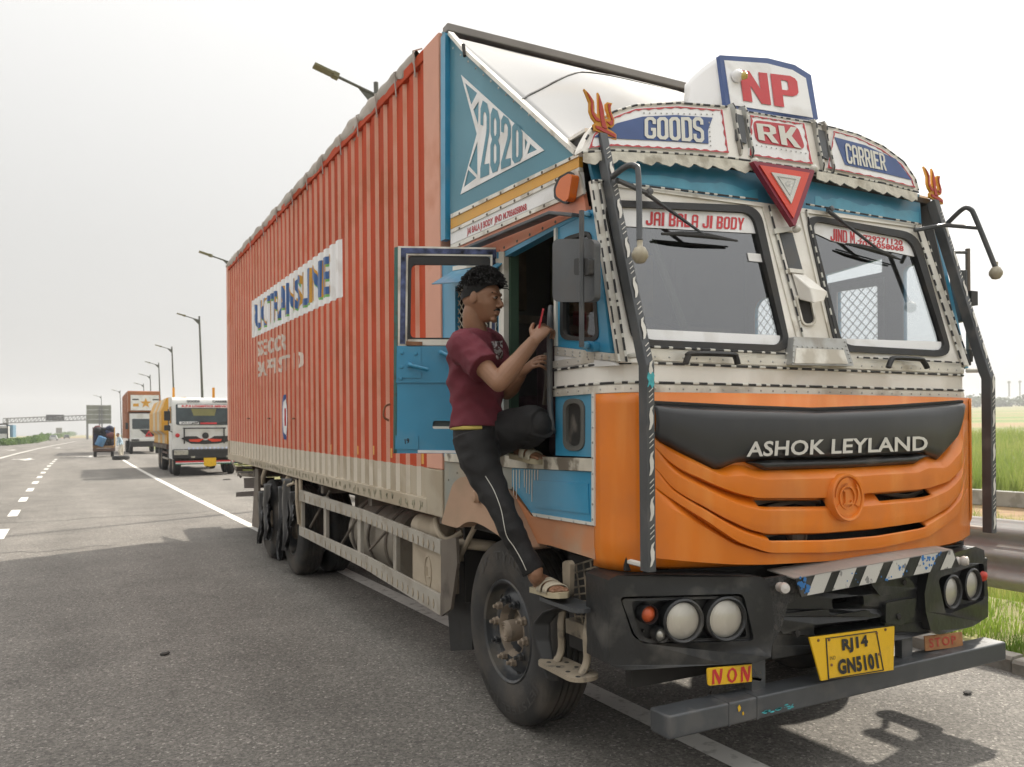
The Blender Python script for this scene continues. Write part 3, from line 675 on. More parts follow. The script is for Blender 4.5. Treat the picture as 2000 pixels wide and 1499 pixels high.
for nm, mt, du, dv, of in (('letter_shadow', m_gl, .003, -.05, .0030), ('letter_shade', m_ol, .008, -.005, .0040), ('company_letters', m_bl2, 0, 0, .0052)):
    o_ = over_ribs([(.045 + .87 * u + du, .16 + .70 * v + dv) for u, v in tv], tf, lambda u, v: bil(BQ, u, v), of, nm, mt, box); o_['kind'] = 'stuff'   # paint cut up by the ribs
m_ghost = M('chalk white lettering', (.60, .52, .45), .7, var=.25, vs=9)
def side_text(s, q, nm, mt, bold=.03, of=.003):
    tv, tf = glyphs(s, bold, 1.0); c = [PX(*p, XL) for p in q]; o_ = over_ribs(tv, tf, lambda u, v: bil(c, u, v), of, nm, mt, box); o_['kind'] = 'stuff'; return o_
side_text('SSE CICR', [(502, 698), (557, 684), (557, 650), (502, 668)], 'faded_letters', m_ghost)
side_text('BAPPI ST 10', [(502, 738), (590, 718), (590, 686), (502, 707)], 'faded_letters', m_ghost)
# small oval emblem
oc = PX(556, 815, XL); ov = [(.5 + .5 * math.cos(2 * math.pi * k / 24), .5 + .5 * math.sin(2 * math.pi * k / 24)) for k in range(24)]
def ell(w, h, dy=0): return lambda u, v: V((XL, oc.y + (u - .5) * -w + dy, oc.z + (v - .5) * h))
over_ribs(ov, [list(range(24))], ell(.30, .52), .0025, 'oval_emblem', m_bluel, box); over_ribs(ov, [list(range(24))], ell(.22, .45, -.03), .004, 'oval_field', m_bwhite, box)
tv, tf = glyphs('P', .05); over_ribs(tv, tf, ell(.10, .2, -.02), .0055, 'emblem_letter', m_redl, box)
# yellow reflective squares, one beside the other
for px, py in ((505, 857), (535, 859), (566, 867), (601, 872), (643, 876), (697, 880), (728, 880), (766, 886), (824, 897)):
    c = PX(px, py, XL); u = ((c.y - YP0) / PIT); y = YP0 + PIT * (math.floor(u) + .63); x = XL + DEP - .003
    MB().b2((x, y - .036, c.z - .035), (x + .002, y + .036, c.z + .035)).build('reflector', m_yellow, box)
# stencilled ornament row on the bottom rail
mb = MB(); orn = random.Random(2)
for k in range(46):
    y = lerp(4.95, 11.2, k / 45); z = zb(y) + .05; x = XL - .0145
    for q in range(3): a = orn.uniform(-.6, .6); mb.box((x, y + orn.uniform(-.03, .03), z + orn.uniform(-.02, .02)), (.003, .012, .035), Matrix.Rotation(a, 3, 'X'))
mb.build('stencil_row', M('faded stencil', (.30, .28, .20), .8, var=.4, vs=30), box, kind='stuff')
for py_, px in ((853, 487), (853, 527), (853, 575)):
    c = PX(px, py_ - 35, XL); MB().tube([c, c + V((-.03, -.03, 0)), c + V((-.03, -.11, .0))], .008, 6).build('tie_hook', m_rust, box)
c = PX(762, 790, XL); MB().tube(crv([c, c + V((-.04, 0, -.02)), c + V((-.05, 0, -.09)), c + V((-.01, 0, -.12))], 4), .008, 6).build('tie_hook', m_rust, box)
# gathered tarpaulin along the roof edge, tied in swags
tp = MB(); gT = random.Random(4); n_ = 240; prT = [(math.cos(2 * math.pi * k / 14), math.sin(2 * math.pi * k / 14)) for k in range(14)]
ties = [4.98, 5.35, 5.78, 6.25, 6.75, 7.35, 7.95, 8.6, 9.4, 10.2, 11.1, 12.1, 13.2]
vsT = []
for i in range(n_ + 1):
    y = lerp(4.98, 13.3, i / n_)
    j = max(0, min(len(ties) - 2, sum(1 for q in ties if q <= y) - 1)); u = (y - ties[j]) / (ties[j + 1] - ties[j]); sw = math.sin(math.pi * max(0, min(1, u))) ** .7
    r = .020 + .024 * sw; cz = zt(y) + .012 + .018 * sw; cx = XL - .006
    for k, (a, b) in enumerate(prT):
        q = 1 + .5 * noise.noise(V((a * 1.6, b * 1.6 + j * 3, y * 5)))
        vsT.append(V((cx + b * r * .95 * q + .03 * sw, y, cz + a * r * 1.25 * q - (.045 * sw if (a < -.3 and b < .2) else 0))))
tp.add(vsT, [(i * 14 + k, i * 14 + (k + 1) % 14, (i + 1) * 14 + (k + 1) % 14, (i + 1) * 14 + k) for i in range(n_) for k in range(14)])
tp.build('tarpaulin_roll', m_tarp, box, smooth=70)
for y in ties[:-1]: MB().tube([(XL + .03, y, zt(y) + .06), (XL - .035, y, zt(y) + .03), (XL - .02, y, zt(y) - .14)], .006, 5).build('tie_rope', m_tarp, box)
slopebox(MB(), XL + .05, XR - .0, Y0 + .3, Y1, lambda y: zt(y) - .005, lambda y: zt(y) + .03).build('tarpaulin_sheet', m_tarp, box)

# ---- wind deflector over the cab: blue cheeks, white sheet dome, grey front beam
wdf = T
cheek = [(863, 62), (882, 72), (1128, 300), (880, 421), (863, 426)]
sp('cheek_panel', m_bluep, cheek, XL, .02, wdf)
pts = [PX(*p, XL) for p in cheek]; MB().prism([[(p.y, p.z) for p in pts]], lambda y, z: V((XR, y, z)), (-.02, 0, 0)).build('cheek_panel', m_bluep, wdf)
MB().tube([PX(871, 70, XL - .012), PX(871, 470, XL - .012)], (.02, .035), prof=[(1, 1), (-1, 1), (-1, -1), (1, -1)]).build('corner_angle', m_blue, wdf)
z5 = lambda x, y: (820 + .307 * x, 40 + .307 * y)
arrow_o = [z5(*p) for p in ((262, 348), (790, 828), (258, 1108), (362, 722))]
hol = [[(286, 398), (364, 463), (327, 538)], [(340, 570), (374, 515), (371, 668)], [(366, 770), (366, 988), (312, 928)], [(307, 950), (360, 1003), (280, 1062)], [(668, 752), (684, 776), (668, 832)], [(702, 786), (744, 824), (682, 852)]]
sp('number_arrow', m_bwhite, [arrow_o] + [[z5(*p) for p in h] for h in hol], XL - .004, .003, wdf)
c = [PX(*z5(*p), XL - .006) for p in ((384, 1006), (652, 890), (652, 690), (386, 500))]
block('number_digits', '2820', c, m_bluep, wdf, gap=.55)
# dome sheet
TLp = PX(884, 74, XL); BLp = PX(1127, 300, XL)
def visor_top(X): u = (X - 3.17) / 1.22; return 3.135 - .30 * abs(u) ** 2.6
def dome(u, v, off=0):
    X = lerp(XL, XR, u); a = V((X, 4.56, 4.05)); b = V((X, 3.01 + .02, visor_top(X) - .015)); e = min(u, 1 - u) * 2
    p = a.lerp(b, v); up = .05 * math.sin(math.pi * v ** 1.5) * min(1, e * 3) ** .7
    lo2 = TLp.lerp(BLp, v)
    edge = V((X, lo2.y, lo2.z)); p = edge.lerp(p, min(1, e * 2.2) ** .8)
    n = V((0, .75, 1)).normalized() * -1; return p + V((0, -.55, .83)) * (up + off)
MB().grid(lambda u, v: dome(u, v), 40, 26).build('roof_sheet', m_dome, wdf, smooth=80, solid=.006)
MB().tube([dome(lerp(.0, .9, k / 30), .62 - .42 * math.sin(math.pi * .55 * k / 30 + .02) if k else .62, .006) for k in range(31)], .006, 5).build('seam_cable', m_blk, wdf)
a = PX(864, 60, XL); MB().tube([PX(880, 66, XL), PX(905, 95, XL - .0), PX(1127, 299, XL)], (.018, .010), prof=[(1, 1), (-1, 1), (-1, -1), (1, -1)], up=(1, 0, 0)).build('edge_strip', m_alu, wdf)
MB().bar((XL + .02, 4.57, 4.095), (XR, 4.57, 4.095), .08, .05, up=(0, 0, 1)).build('front_beam', M('brown grey roof beam', (.24, .22, .205), .6, var=.15), wdf, bevel=.006)
MB().tube([PX(905, 88, XL - .02), PX(908, 110, XL - .02)], .012, 6).build('latch', m_blk, wdf)
rivets([PX(lerp(885, 1122, k / 16), lerp(93, 300, k / 16) + 2, XL - .014) for k in range(17)], (-1, 0, 0), wdf, .007)

# ---- cab, right-hand side (towards the road): bands over the door
cab = T
sp('upper_trim', m_alu, [(880, 419), (1130, 299), (1131, 305), (880, 427)], XL - .012, .02, cab)
sp('amber_band', m_yellow, [(880, 428), (1131, 306), (1131, 326), (880, 448)], XL - .006, .02, cab)
sp('middle_trim', m_alu, [(880, 449), (1131, 327), (1132, 334), (880, 456)], XL - .012, .02, cab)
wb = sp('white_band', m_bwhite, [(880, 457), (1133, 335), (1136, 366), (880, 478)], XL - .006, .02, cab)
letters('body_builder_letters', 'JAI BALA JI BODY  JIND M.7056058068', [PX(912, 463, XL - .008), PX(1029, 414, XL - .008), PX(1028, 397, XL - .008), PX(912, 446, XL - .008)], m_redl, cab, .03)
sp('lower_trim', m_alu, [(880, 479), (1136, 367), (1138, 374), (880, 488)], XL - .012, .02, cab)
sp('salmon_band', m_salmon, [(880, 489), (1138, 375), (1143, 402), (975, 486), (975, 492), (880, 500)], XL - .004, .02, cab)
sp('door_header', m_salmon, [(975, 486), (1143, 402), (1144, 412), (1090, 436), (978, 494)], XL - .008, .03, cab)
sp('header_edge', m_blue, [(978, 495), (1090, 437), (1150, 410), (1150, 414), (1088, 446), (980, 505)], XL - .004, .05, cab)
MB().tube([PX(900, 492, XL - .05), PX(1082, 417, XL - .05), PX(1128, 421, XL - .05)], (.008, .030), prof=[(1, 1), (-1, 1), (-1, -1), (1, -1)], up=(0, 0, 1)).build('rain_gutter', m_greyb, cab, bevel=.003)
ins = []
for q in (((884, 424), (1126, 304)), ((884, 453), (1126, 332)), ((884, 484), (1132, 371))):
    ins += [PX(lerp(q[0][0], q[1][0], (k + .5) / 9), lerp(q[0][1], q[1][1], (k + .5) / 9), XL - .012) for k in range(9)]
ins += [PX(lerp(985, 1085, k / 4), lerp(484, 434, k / 4), XL - .008) for k in range(5)]
rivets(ins, (-1, 0, 0), cab, .008, m_chas)
# rear quarter behind the door: sleeper window with mesh under a small awning
rq = [(863, 489), (985, 489), (985, 900), (863, 892)]; win = [(889, 560), (972, 548), (972, 668), (889, 676)]
sp('rear_quarter', m_blue, [rq, win], XL, .03, cab)
sp('jamb_strip', m_alu, [(974, 492), (984, 492), (984, 890), (974, 890)], XL - .012, .03, cab)
sp('door_jamb', M('dark green jamb paint', (.035, .075, .045), .5, var=.2), [(984.5, 494), (997, 490), (997, 900), (984.5, 900)], XL + .02, .05, cab)
A1 = PX(880, 540, XL); B1 = PX(975, 520, XL)
MB().add([PX(885, 530, XL), PX(985, 512, XL), PX(985, 515, XL) + V((-.14, .04, -.1)), PX(885, 530, XL) + V((-.14, .0, -.09))], [(0, 1, 2, 3)]).build('window_awning', m_blue, cab, solid=.006)
sp('awning_trim', m_alu, [(884, 521), (985, 503), (985, 511), (884, 529)], XL - .008, .02, cab)
def mesh_net(name, c, nu, nv, par, r=.004, mat=None):
    """expanded diamond mesh in the quad c"""
    mb = MB()
    for i in range(-nv, nu + 1):
        for sg in (1, -1):
            pts = []
            for j in range(nv + 1):
                u = (i + j * sg + (0 if sg > 0 else nv)) / nu
                if -1e-6 <= u <= 1 + 1e-6: pts.append(bil(c, u, j / nv))
            if len(pts) > 1: mb.tube(pts, r, 4, caps=False)
    return mb.build(name, mat or M('mesh wire', (.40, .36, .28), .6), par)
mesh_net('window_mesh', [PX(889, 676, XL + .02), PX(972, 668, XL + .02), PX(972, 548, XL + .02), PX(889, 560, XL + .02)], 9, 7, cab, .004)
# front quarter panel with glass, between door opening and pillar
qp = [(1085, 446), (1148, 412), (1162, 408), (1192, 690), (1085, 677)]
qg = rounded([(1097, 470), (1150, 452), (1166, 664), (1096, 660)], 16)
qpan = sp('quarter_panel', m_blue, [qp, qg], XL, .03, cab)
qr = rounded([(1099, 473), (1148, 456), (1163, 660), (1099, 656)], 14)
sp('quarter_gasket', m_blk, [rounded([(1094, 466), (1153, 448), (1169, 668), (1093, 664)], 18), qr], XL - .006, .035, qpan)
sp('quarter_glass', m_glassd, [qr], XL + .012, .004, qpan)
sp('jamb_edge', m_cream, [(1081.5, 447), (1085.5, 445), (1085.5, 676), (1081.5, 676)], XL - .012, .05, cab)
sp('waist_strip', m_alu, [(1083, 677.5), (1195, 691), (1199, 706), (1083, 694)], XL - .008, .02, cab)
sp('white_wedge', m_bwhite, [(1083, 694.5), (1199, 707), (1203, 714), (1083, 721)], XL - .003, .02, cab)
rivets([PX(lerp(1090, 1190, k / 7), lerp(683, 697, k / 7), XL - .008) for k in range(8)] + [PX(lerp(1090, 1190, k / 7), lerp(690, 703, k / 7), XL - .008) for k in range(8)], (-1, 0, 0), cab, .006)
# lower side: small oval window, kick plates, lower door steps area
lp = [(1085, 767), (1157, 766), (1157, 893), (1085, 890)]; og = rounded([(1101, 782), (1138, 782), (1138, 878), (1101, 878)], 20, 6)
lpan = sp('lower_panel', m_blue, [lp, og], XL, .03, cab)
oi = rounded([(1105, 788), (1134, 788), (1134, 872), (1105, 872)], 16, 6)
sp('oval_gasket', M('grey rubber', (.10, .10, .09), .6, dirt=(.22, .19, .15), da=.4), [rounded([(1099, 779), (1140, 779), (1140, 881), (1099, 881)], 22, 6), oi], XL - .008, .035, lpan, bevel=.003)
sp('oval_glass', M('dusty dark glass', (.035, .034, .032), .3, dirt=(.16, .14, .12), da=.7, ds=9), [oi], XL + .008, .004, lpan)
sp('sill_plate', M('stained sill plate', (.60, .56, .47), .5, metal=.2, var=.15, vs=9, dirt=(.10, .075, .05), da=.85, ds=7, lo=.5, hi=.6), [(868, 886), (1155, 896), (1156, 921), (1000, 914), (868, 901)], XL - .012, .03, cab)
sp('grey_lower_panel', M('grey green dusty paint', (.26, .27, .235), .6, dirt=DUST, da=.6, ds=2), [(868, 902), (1000, 915), (1000, 955), (868, 1000)], XL, .02, cab)
lb = sp('lower_step_panel', m_blue, [(1000, 915), (1156, 922), (1157, 1023), (1038, 1003), (1000, 950)], XL, .03, cab)
sp('pressed_recess', m_blue, [(1040, 938), (1148, 945), (1150, 1004), (1046, 992)], XL - .005, .004, lb, bevel=.002)
mb = MB(); gs = random.Random(8)
for k in range(9): x = 1003 + k * 6 + gs.uniform(-2, 2); h = gs.uniform(25, 70); SP(mb, [[(x, 918), (x + 2.2, 918), (x + 1.4, 918 + h), (x + .4, 918 + h)]], XL - .002, .001)
mb.build('spilled_streaks', m_cream, lb, kind='stuff')
sp('panel_edge_strip', m_cream, [(1155, 767), (1160, 767), (1160, 1028), (1155, 1024)], XL - .01, .03, cab)
sp('panel_foot_strip', m_cream, [(1038, 1002), (1156, 1021), (1156, 1027), (1042, 1009)], XL - .008, .03, cab)
rivets([PX(1157.5, lerp(775, 1015, k / 8), XL - .01) for k in range(9)] + [PX(lerp(1048, 1145, k / 4), lerp(1008, 1023, k / 4), XL - .008) for k in range(5)], (-1, 0, 0), cab, .006)
# dusty orange skirt and plastic fender arch
sp('lower_skirt', m_orangedust, [(1038, 1008), (1160, 1029), (1162, 1093), (1075, 1066), (1040, 1060), (1010, 1010), (1000, 960)], XL + .004, .03, cab)
fen = [(862, 1020), (872, 985), (884, 945), (897, 933), (920, 930), (950, 937), (968, 945), (985, 965), (1005, 1005), (1030, 1060), (1036, 1072), (1003, 1078), (990, 1062), (972, 1045), (945, 1028), (925, 1019), (910, 1020), (899, 1028), (893, 1032), (864, 1024)]
sp('fender_arch', m_fender, rounded(fen, 6, 2), XL - .05, .32, cab, bevel=.02, smooth=40)
lc = PX(933, 970, XL - .06); MB().lathe([(.0, 0), (.035, 0), (.04, .01), (.03, .03), (0, .034)], lc, (-1, 0, 0), 12).build('fender_lamp', m_fender, cab, smooth=40)
rivets([PX(*p, XL - .006) for p in ((876, 938), (893, 924), (908, 924), (925, 927), (940, 930))], (-1, 0, 0), cab, .006, m_chas)
# marker lamp beside the header
c = PX(1104, 365, XL - .012)
sp('marker_back', m_alu, [(1090, 348), (1128, 330), (1140, 378), (1110, 396)], XL - .014, .012, cab)
mk = MB(); SP(mb := MB(), [rounded([(1093, 350), (1110, 339), (1117, 343), (1110, 388), (1103, 395), (1086, 384), (1085, 370)], 5)], XL - .055, .04).build('marker_lamp', m_amber, cab, bevel=.012, smooth=50)
SP(MB(), [rounded([(1090, 346), (1112, 334), (1122, 341), (1112, 393), (1104, 400), (1082, 388), (1081, 368)], 5)], XL - .020, .012).build('marker_base', m_blk, cab)
# ---- inside of the cab
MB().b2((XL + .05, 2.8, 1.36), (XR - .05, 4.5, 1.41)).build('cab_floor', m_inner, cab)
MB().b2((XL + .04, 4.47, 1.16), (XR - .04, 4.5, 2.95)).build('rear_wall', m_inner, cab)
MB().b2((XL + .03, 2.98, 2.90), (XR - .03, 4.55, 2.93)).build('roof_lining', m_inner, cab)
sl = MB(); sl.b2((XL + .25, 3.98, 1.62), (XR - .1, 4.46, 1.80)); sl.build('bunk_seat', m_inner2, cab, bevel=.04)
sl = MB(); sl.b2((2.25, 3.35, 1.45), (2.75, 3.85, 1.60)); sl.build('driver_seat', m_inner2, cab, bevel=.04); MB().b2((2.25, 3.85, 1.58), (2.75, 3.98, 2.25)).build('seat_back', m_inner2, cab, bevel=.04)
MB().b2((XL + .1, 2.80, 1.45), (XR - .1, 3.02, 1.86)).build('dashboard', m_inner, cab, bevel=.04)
stw = MB(); cw = V((2.5, 3.08, 1.98)); axw = V((0, -.75, .66)).normalized(); uw = V((1, 0, 0)); ww = axw.cross(uw)
stw.tube([cw + uw * (.23 * math.cos(2 * math.pi * k / 28)) + ww * (.23 * math.sin(2 * math.pi * k / 28)) for k in range(29)], .014, 8)
for a in (0, 120, 240): stw.tube([cw, cw + uw * (.22 * math.cos(R(a + 90))) + ww * (.22 * math.sin(R(a + 90)))], .012, 6)
stw.tube([cw, cw - axw * .3], .03, 8); stw.build('steering_wheel', m_blk, cab, smooth=50)
MB().tube([PW(1262, 440, -.08), PW(1338, 645, -.06)], .018, 8).build('inner_rail', M('olive pipe', (.12, .12, .07), .5), cab)
MB().b2((XL + .2, 4.44, 2.28), (XR - .2, 4.468, 2.33)).build('curtain_rail', m_chas, cab)
for k, (cl) in enumerate(((.10, .07, .05), (.09, .10, .05), (.20, .15, .03), (.06, .05, .05))): MB().b2((2.15 + k * .5, 4.42, 2.36), (2.45 + k * .5, 4.465, 2.80)).build('hung_cloth', M('cloth%d' % k, cl, .9, var=.4, vs=9), cab)
# far side of the cab with a meshed window and a quarter light open to the sky
def yz(y, z): return V((XR, y, z))
ro = [(2.78, 1.93), (2.99, 2.90), (4.55, 2.98), (4.55, 1.12), (2.9, 1.12), (2.9, 1.9)]
w1 = [(3.31, 1.98), (3.31, 2.49), (3.64, 2.50), (3.64, 1.98)]; w2 = rounded([(2.92, 2.0), (3.04, 2.57), (3.16, 2.57), (3.16, 2.0)], .05); w3 = rounded([(4.11, 1.98), (4.11, 2.55), (4.38, 2.55), (4.38, 1.98)], .11); w4 = [(3.30, 2.56), (3.30, 2.65), (3.75, 2.62), (3.75, 2.30), (3.71, 2.30), (3.71, 2.56)]
MB().prism([ro, w1, w2, w3, w4], yz, (-.03, 0, 0)).build('far_side_panel', m_blue, cab)
MB().prism([[(p[0], p[1]) for p in ro][:], w1, w2, w3, w4], lambda y, z: V((XR - .034, y, z)), (-.006, 0, 0)).build('far_side_lining', M('grey lining', (.22, .22, .22), .7, var=.15), cab)
for nm, wv in (('far_window_frame', w1),):
    f2 = [(y + (.03 if y > 3.5 else -.03), z + (.035 if z > 2.3 else -.035)) for y, z in wv]; f1 = [(y + (-.012 if y > 3.5 else .012), z + (-.012 if z > 2.3 else .012)) for y, z in wv]
    MB().prism([f2, f1], lambda y, z: V((XR - .045, y, z)), (-.012, 0, 0)).build(nm, m_alud, cab)
mesh_net('far_window_mesh', [V((XR - .01, 3.31, 1.98)), V((XR - .01, 3.64, 1.98)), V((XR - .01, 3.64, 2.5)), V((XR - .01, 3.31, 2.5))], 5, 8, cab, .003, m_chas); mesh_net('far_window_mesh', [V((XR - .01, 4.11, 1.98)), V((XR - .01, 4.38, 1.98)), V((XR - .01, 4.38, 2.55)), V((XR - .01, 4.11, 2.55))], 4, 8, cab, .003, m_chas)
# grab rail beside the doorway
MB().tube(crv([PX(1076, 600, XL - .0), PX(1074, 640, XL - .03), PX(1074, 780, XL - .03), PX(1078, 835, XL - .03), PX(1082, 842, XL)], 5), .014, 8).build('grab_rail', m_greyb, cab, smooth=50)
MB().tube(crv([PX(1066, 690, XL + .12), PX(1068, 740, XL + .12), PX(1063, 790, XL + .14)], 5), .012, 8).build('inner_grab_rail', m_chas, cab, smooth=50)
# roof gutter shell hidden below the sheet
MB().b2((XL + .02, 3.0, 2.935), (XR - .02, 4.6, 2.95)).build('roof_panel', m_white, cab)
# ---- windscreen wall: pillars, two screens in rubber, header, visor
WL = [(1180, 390), (1484, 402), (1547, 688), (1240, 676)]; WR = [(1573, 418), (1793, 456), (1862, 698), (1634, 686)]
def inset(q, d):
    cx = sum(p[0] for p in q) / 4; cy = sum(p[1] for p in q) / 4
    return [(x + (d if x < cx else -d), y + (d if y < cy else -d)) for x, y in q]
def dens(loop, m=6):
    out = []
    for a, b in zip(loop, loop[1:] + loop[:1]): out += [(lerp(a[0], b[0], k / m), lerp(a[1], b[1], k / m)) for k in range(m)]
    return out
wl_o = rounded(WL, 34, 6); wr_o = rounded(WR, 32, 6); wl_i = rounded(inset(WL, 13), 26, 6); wr_i = rounded(inset(WR, 12), 24, 6)
wall = [(1158, 352), (1800, 440), (1893, 716), (1212, 708)]
wp('windscreen_wall', m_white, [wall, wl_o, wr_o], 0, .03, T)
for nm, o_, i_, q in (('windscreen', wl_o, wl_i, WL), ('windscreen', wr_o, wr_i, WR)):
    g = wp(nm, m_glass, [i_], -.008, .005, T)
    wp('gasket', m_blk, [o_, i_], 0.014, .035, g, bevel=.008, smooth=40)
    if q is WL:
        wp('sun_strip', m_bwhite, [[(1206, 405), (1466, 418), (1482, 430), (1488, 457), (1214, 442)]], -.003, .003, g)
        block('strip_letters', 'JAI BALA JI BODY', [PW(1261, 440, -.001), PW(1452, 449.5, -.001), PW(1454, 426, -.001), PW(1262, 413, -.001)], m_red, g, gap=.55)
        wp('sill_sticker', m_bwhite, [[(1258, 643), (1527, 656), (1520, 674), (1268, 664)]], -.003, .003, g)
        wp('permit_sticker', m_bwhite, [[(1460, 494), (1491, 497), (1494, 513), (1463, 510)]], -.003, .003, g)
    else:
        wp('sun_strip', m_bwhite, [[(1587, 432), (1775, 466), (1785, 476), (1792, 503), (1740, 492), (1700, 487), (1625, 471), (1606, 462), (1592, 456)]], -.003, .003, g)
        block('strip_letters', 'JIND M.', [PW(1622, 470, -.001), PW(1675, 478, -.001), PW(1674, 454, -.001), PW(1622, 446, -.001)], m_red, g, gap=.45)
        letters('strip_letters', '9729271120', [PW(1677, 469, -.001), PW(1763, 480, -.001), PW(1763, 470, -.001), PW(1677, 457, -.001)], m_red, g, .03)
        letters('strip_letters', '7056058068', [PW(1676, 480, -.001), PW(1765, 491.5, -.001), PW(1765, 481, -.001), PW(1675, 469, -.001)], m_red, g, .03)
        wp('sill_sticker', m_bwhite, [[(1652, 662), (1843, 668), (1838, 684), (1655, 676)]], -.003, .003, g)
def wtube(px, off, r=.01, n=6): return [PW(a, b, off) for a, b in px]
# pillar strips and beading
for q in (((1160, 352), (1215, 707)), ((1797, 440), (1890, 714))):
    (a, b) = q; s_ = 1 if a[0] < 1400 else -1
    wp('pillar_strip', m_alu, [(a[0] - 3 * s_, a[1]), (a[0] + 7 * s_, a[1]), (b[0] + 9 * s_, b[1]), (b[0] - 3 * s_, b[1])], .012, .03, T)
    bead([PW(lerp(a[0], b[0], k / 6) + 9 * s_, lerp(a[1], b[1], k / 6), .016) for k in range(7)], T, .013)
    bead([PW(lerp(a[0], b[0], k / 6) - 5 * s_, lerp(a[1], b[1], k / 6), .010) for k in range(7)], T, .010)
wp('header_strip', m_alu, [(1160, 351), (1800, 439), (1802, 447), (1162, 359)], .010, .03, T)
bead([PW(lerp(1162, 1480, k / 5), lerp(352, 390, k / 5), .022) for k in range(6)], T, .012); bead([PW(lerp(1575, 1798, k / 4), lerp(399, 438, k / 4), .022) for k in range(5)], T, .012)
# centre pillar
for x0, x1 in (((1489, 402), (1560, 672)), ((1562, 410), (1626, 680))):
    wp('centre_strip', m_alu, [(x0[0], x0[1]), (x0[0] + 12, x0[1] + 2), (x1[0] + 14, x1[1]), (x1[0], x1[1])], .008, .03, T)
    bead([PW(lerp(x0[0], x1[0], k / 6) + 13, lerp(x0[1], x1[1], k / 6), .014) for k in range(7)], T, .011)
wp('centre_recess', m_greyb, [(1522, 452), (1548, 455), (1568, 528), (1541, 524)], .004, .006, T)
mb = MB(); q0 = [PW(*p, .01) for p in ((1546, 532), (1571, 535), (1574, 585), (1562, 586))]; dq = [V((0, -.085, -.02)) + PW(*p, .0) for p in ((1556, 560), (1590, 568), (1583, 586), (1563, 590))]
mb.add(q0 + dq, [(0, 1, 5, 4), (1, 2, 6, 5), (2, 3, 7, 6), (3, 0, 4, 7), (4, 5, 6, 7)]); mb.build('air_scoop', m_white, T, bevel=.006)
wp('scoop_clip', m_alu, [(1542, 524), (1570, 527), (1571, 535), (1544, 532)], .02, .02, T)
ovl = rounded([(1557, 578), (1583, 582), (1593, 630), (1571, 634)], 11, 5)
wp('oval_vent', m_dark, [ovl], .003, .004, T); wp('vent_ring', m_alu, [rounded([(1553, 575), (1586, 579), (1597, 634), (1569, 638)], 14, 5), ovl], .012, .014, T, bevel=.002)  # dark oval plate paints the shade of the vent opening
# bent sheet cover at the pillar foot
wp('foot_cover', m_alud, [(1551, 658), (1650, 662), (1668, 715), (1547, 713)], .05, .06, T, bevel=.008); cvr = wp('foot_cover_face', m_alu, [(1556, 680), (1648, 684), (1657, 711), (1553, 710)], .056, .01, T, bevel=.003)
rivets([PW(lerp(1558, 1646, k / 9), lerp(677, 681, k / 9), .052) for k in range(10)] + [PW(lerp(1551, 1549, k / 4), lerp(664, 708, k / 4), .052) for k in range(5)] + [PW(lerp(1650, 1662, k / 5), lerp(668, 708, k / 5), .052) for k in range(6)], (0, -1, .2), T, .005)
# blue panel under the visor with a painted cloud edge
wp('brow_panel', m_blued, [(1148, 296), (1796, 380), (1800, 439), (1160, 351)], -.02, .02, T)
gz = random.Random(21)
for x0, x1, ya, yb2 in ((1195, 1480, 352, 391), (1592, 1795, 403, 437)):
    top = []; n = 24
    for k in range(n + 1): u = k / n; top.append((lerp(x0, x1, u), lerp(ya, yb2, u) - 14 - 7 * abs(math.sin(u * 9 + x0)) - gz.uniform(0, 4)))
    wp('painted_clouds', m_cloud, top + [(x1, yb2 - 2), (x0, ya - 2)], -.0185, .002, T)
# visor panels
VT = [(1137, 290), (1145, 272), (1158, 248), (1178, 230), (1200, 218), (1240, 206), (1325, 201), (1420, 209), (1463, 219), (1580, 239), (1626, 249), (1675, 263), (1725, 286), (1765, 316), (1788, 350), (1794, 372)]
VB = [(1137, 296), (1200, 292), (1350, 300), (1427, 307), (1462, 312), (1590, 330), (1613, 333), (1650, 341), (1725, 356), (1794, 374)]
wp('visor_board', m_white, VT + VB[::-1], .02, .06, T)
def framed(nm, poly, off=.03): return wp(nm, m_bwhite, poly, off, .02, T, bevel=.004)
gp = framed('visor_panel', [(1150, 290), (1160, 262), (1182, 238), (1204, 226), (1242, 212), (1325, 207), (1412, 214), (1424, 300), (1350, 294), (1200, 286)])
def wavy(poly, par, off, amp=3.0, inn=7):
    cx = sum(p[0] for p in poly) / len(poly); cy = sum(p[1] for p in poly) / len(poly); o_ = []; i_ = []
    for a, b in zip(poly, poly[1:] + poly[:1]):
        L_ = math.dist(a, b); m = max(1, int(L_ / 6)); nx, ny = -(b[1] - a[1]) / L_, (b[0] - a[0]) / L_
        if (cx - a[0]) * nx + (cy - a[1]) * ny < 0: nx, ny = -nx, -ny
        for k in range(m):
            u = k / m; x, y = lerp(a[0], b[0], u), lerp(a[1], b[1], u); o_.append((x + nx, y + ny)); w = inn * .5 + amp * .5 * math.sin(k * 1.9); i_.append((x + nx * w, y + ny * w))
    return wp('wavy_border', m_redl, [o_, i_], off, .002, par)
wavy([(1150, 290), (1160, 262), (1182, 238), (1204, 226), (1242, 212), (1325, 207), (1412, 214), (1424, 300), (1350, 294), (1200, 286)], gp, .033)
wp('blue_field', m_bluel, [(1160, 268), (1205, 241), (1255, 228), (1320, 225), (1392, 230), (1383, 255), (1384, 281), (1325, 277), (1225, 272)], .0335, .002, gp)
block('visor_letters', 'GOODS', [PW(1259, 270, .037), PW(1376, 279, .037), PW(1373, 229, .037), PW(1259, 229, .037)], m_cream, gp, gap=.35)
rk_poly = [(1466, 224), (1572, 241), (1588, 322), (1464, 304)]
rk = framed('visor_panel', rk_poly); wavy(rk_poly, rk, .033)
wp('maroon_field', m_redl, [rounded([(1470, 234), (1558, 246), (1574, 293), (1477, 278)], 14, 4)], .0335, .002, rk)
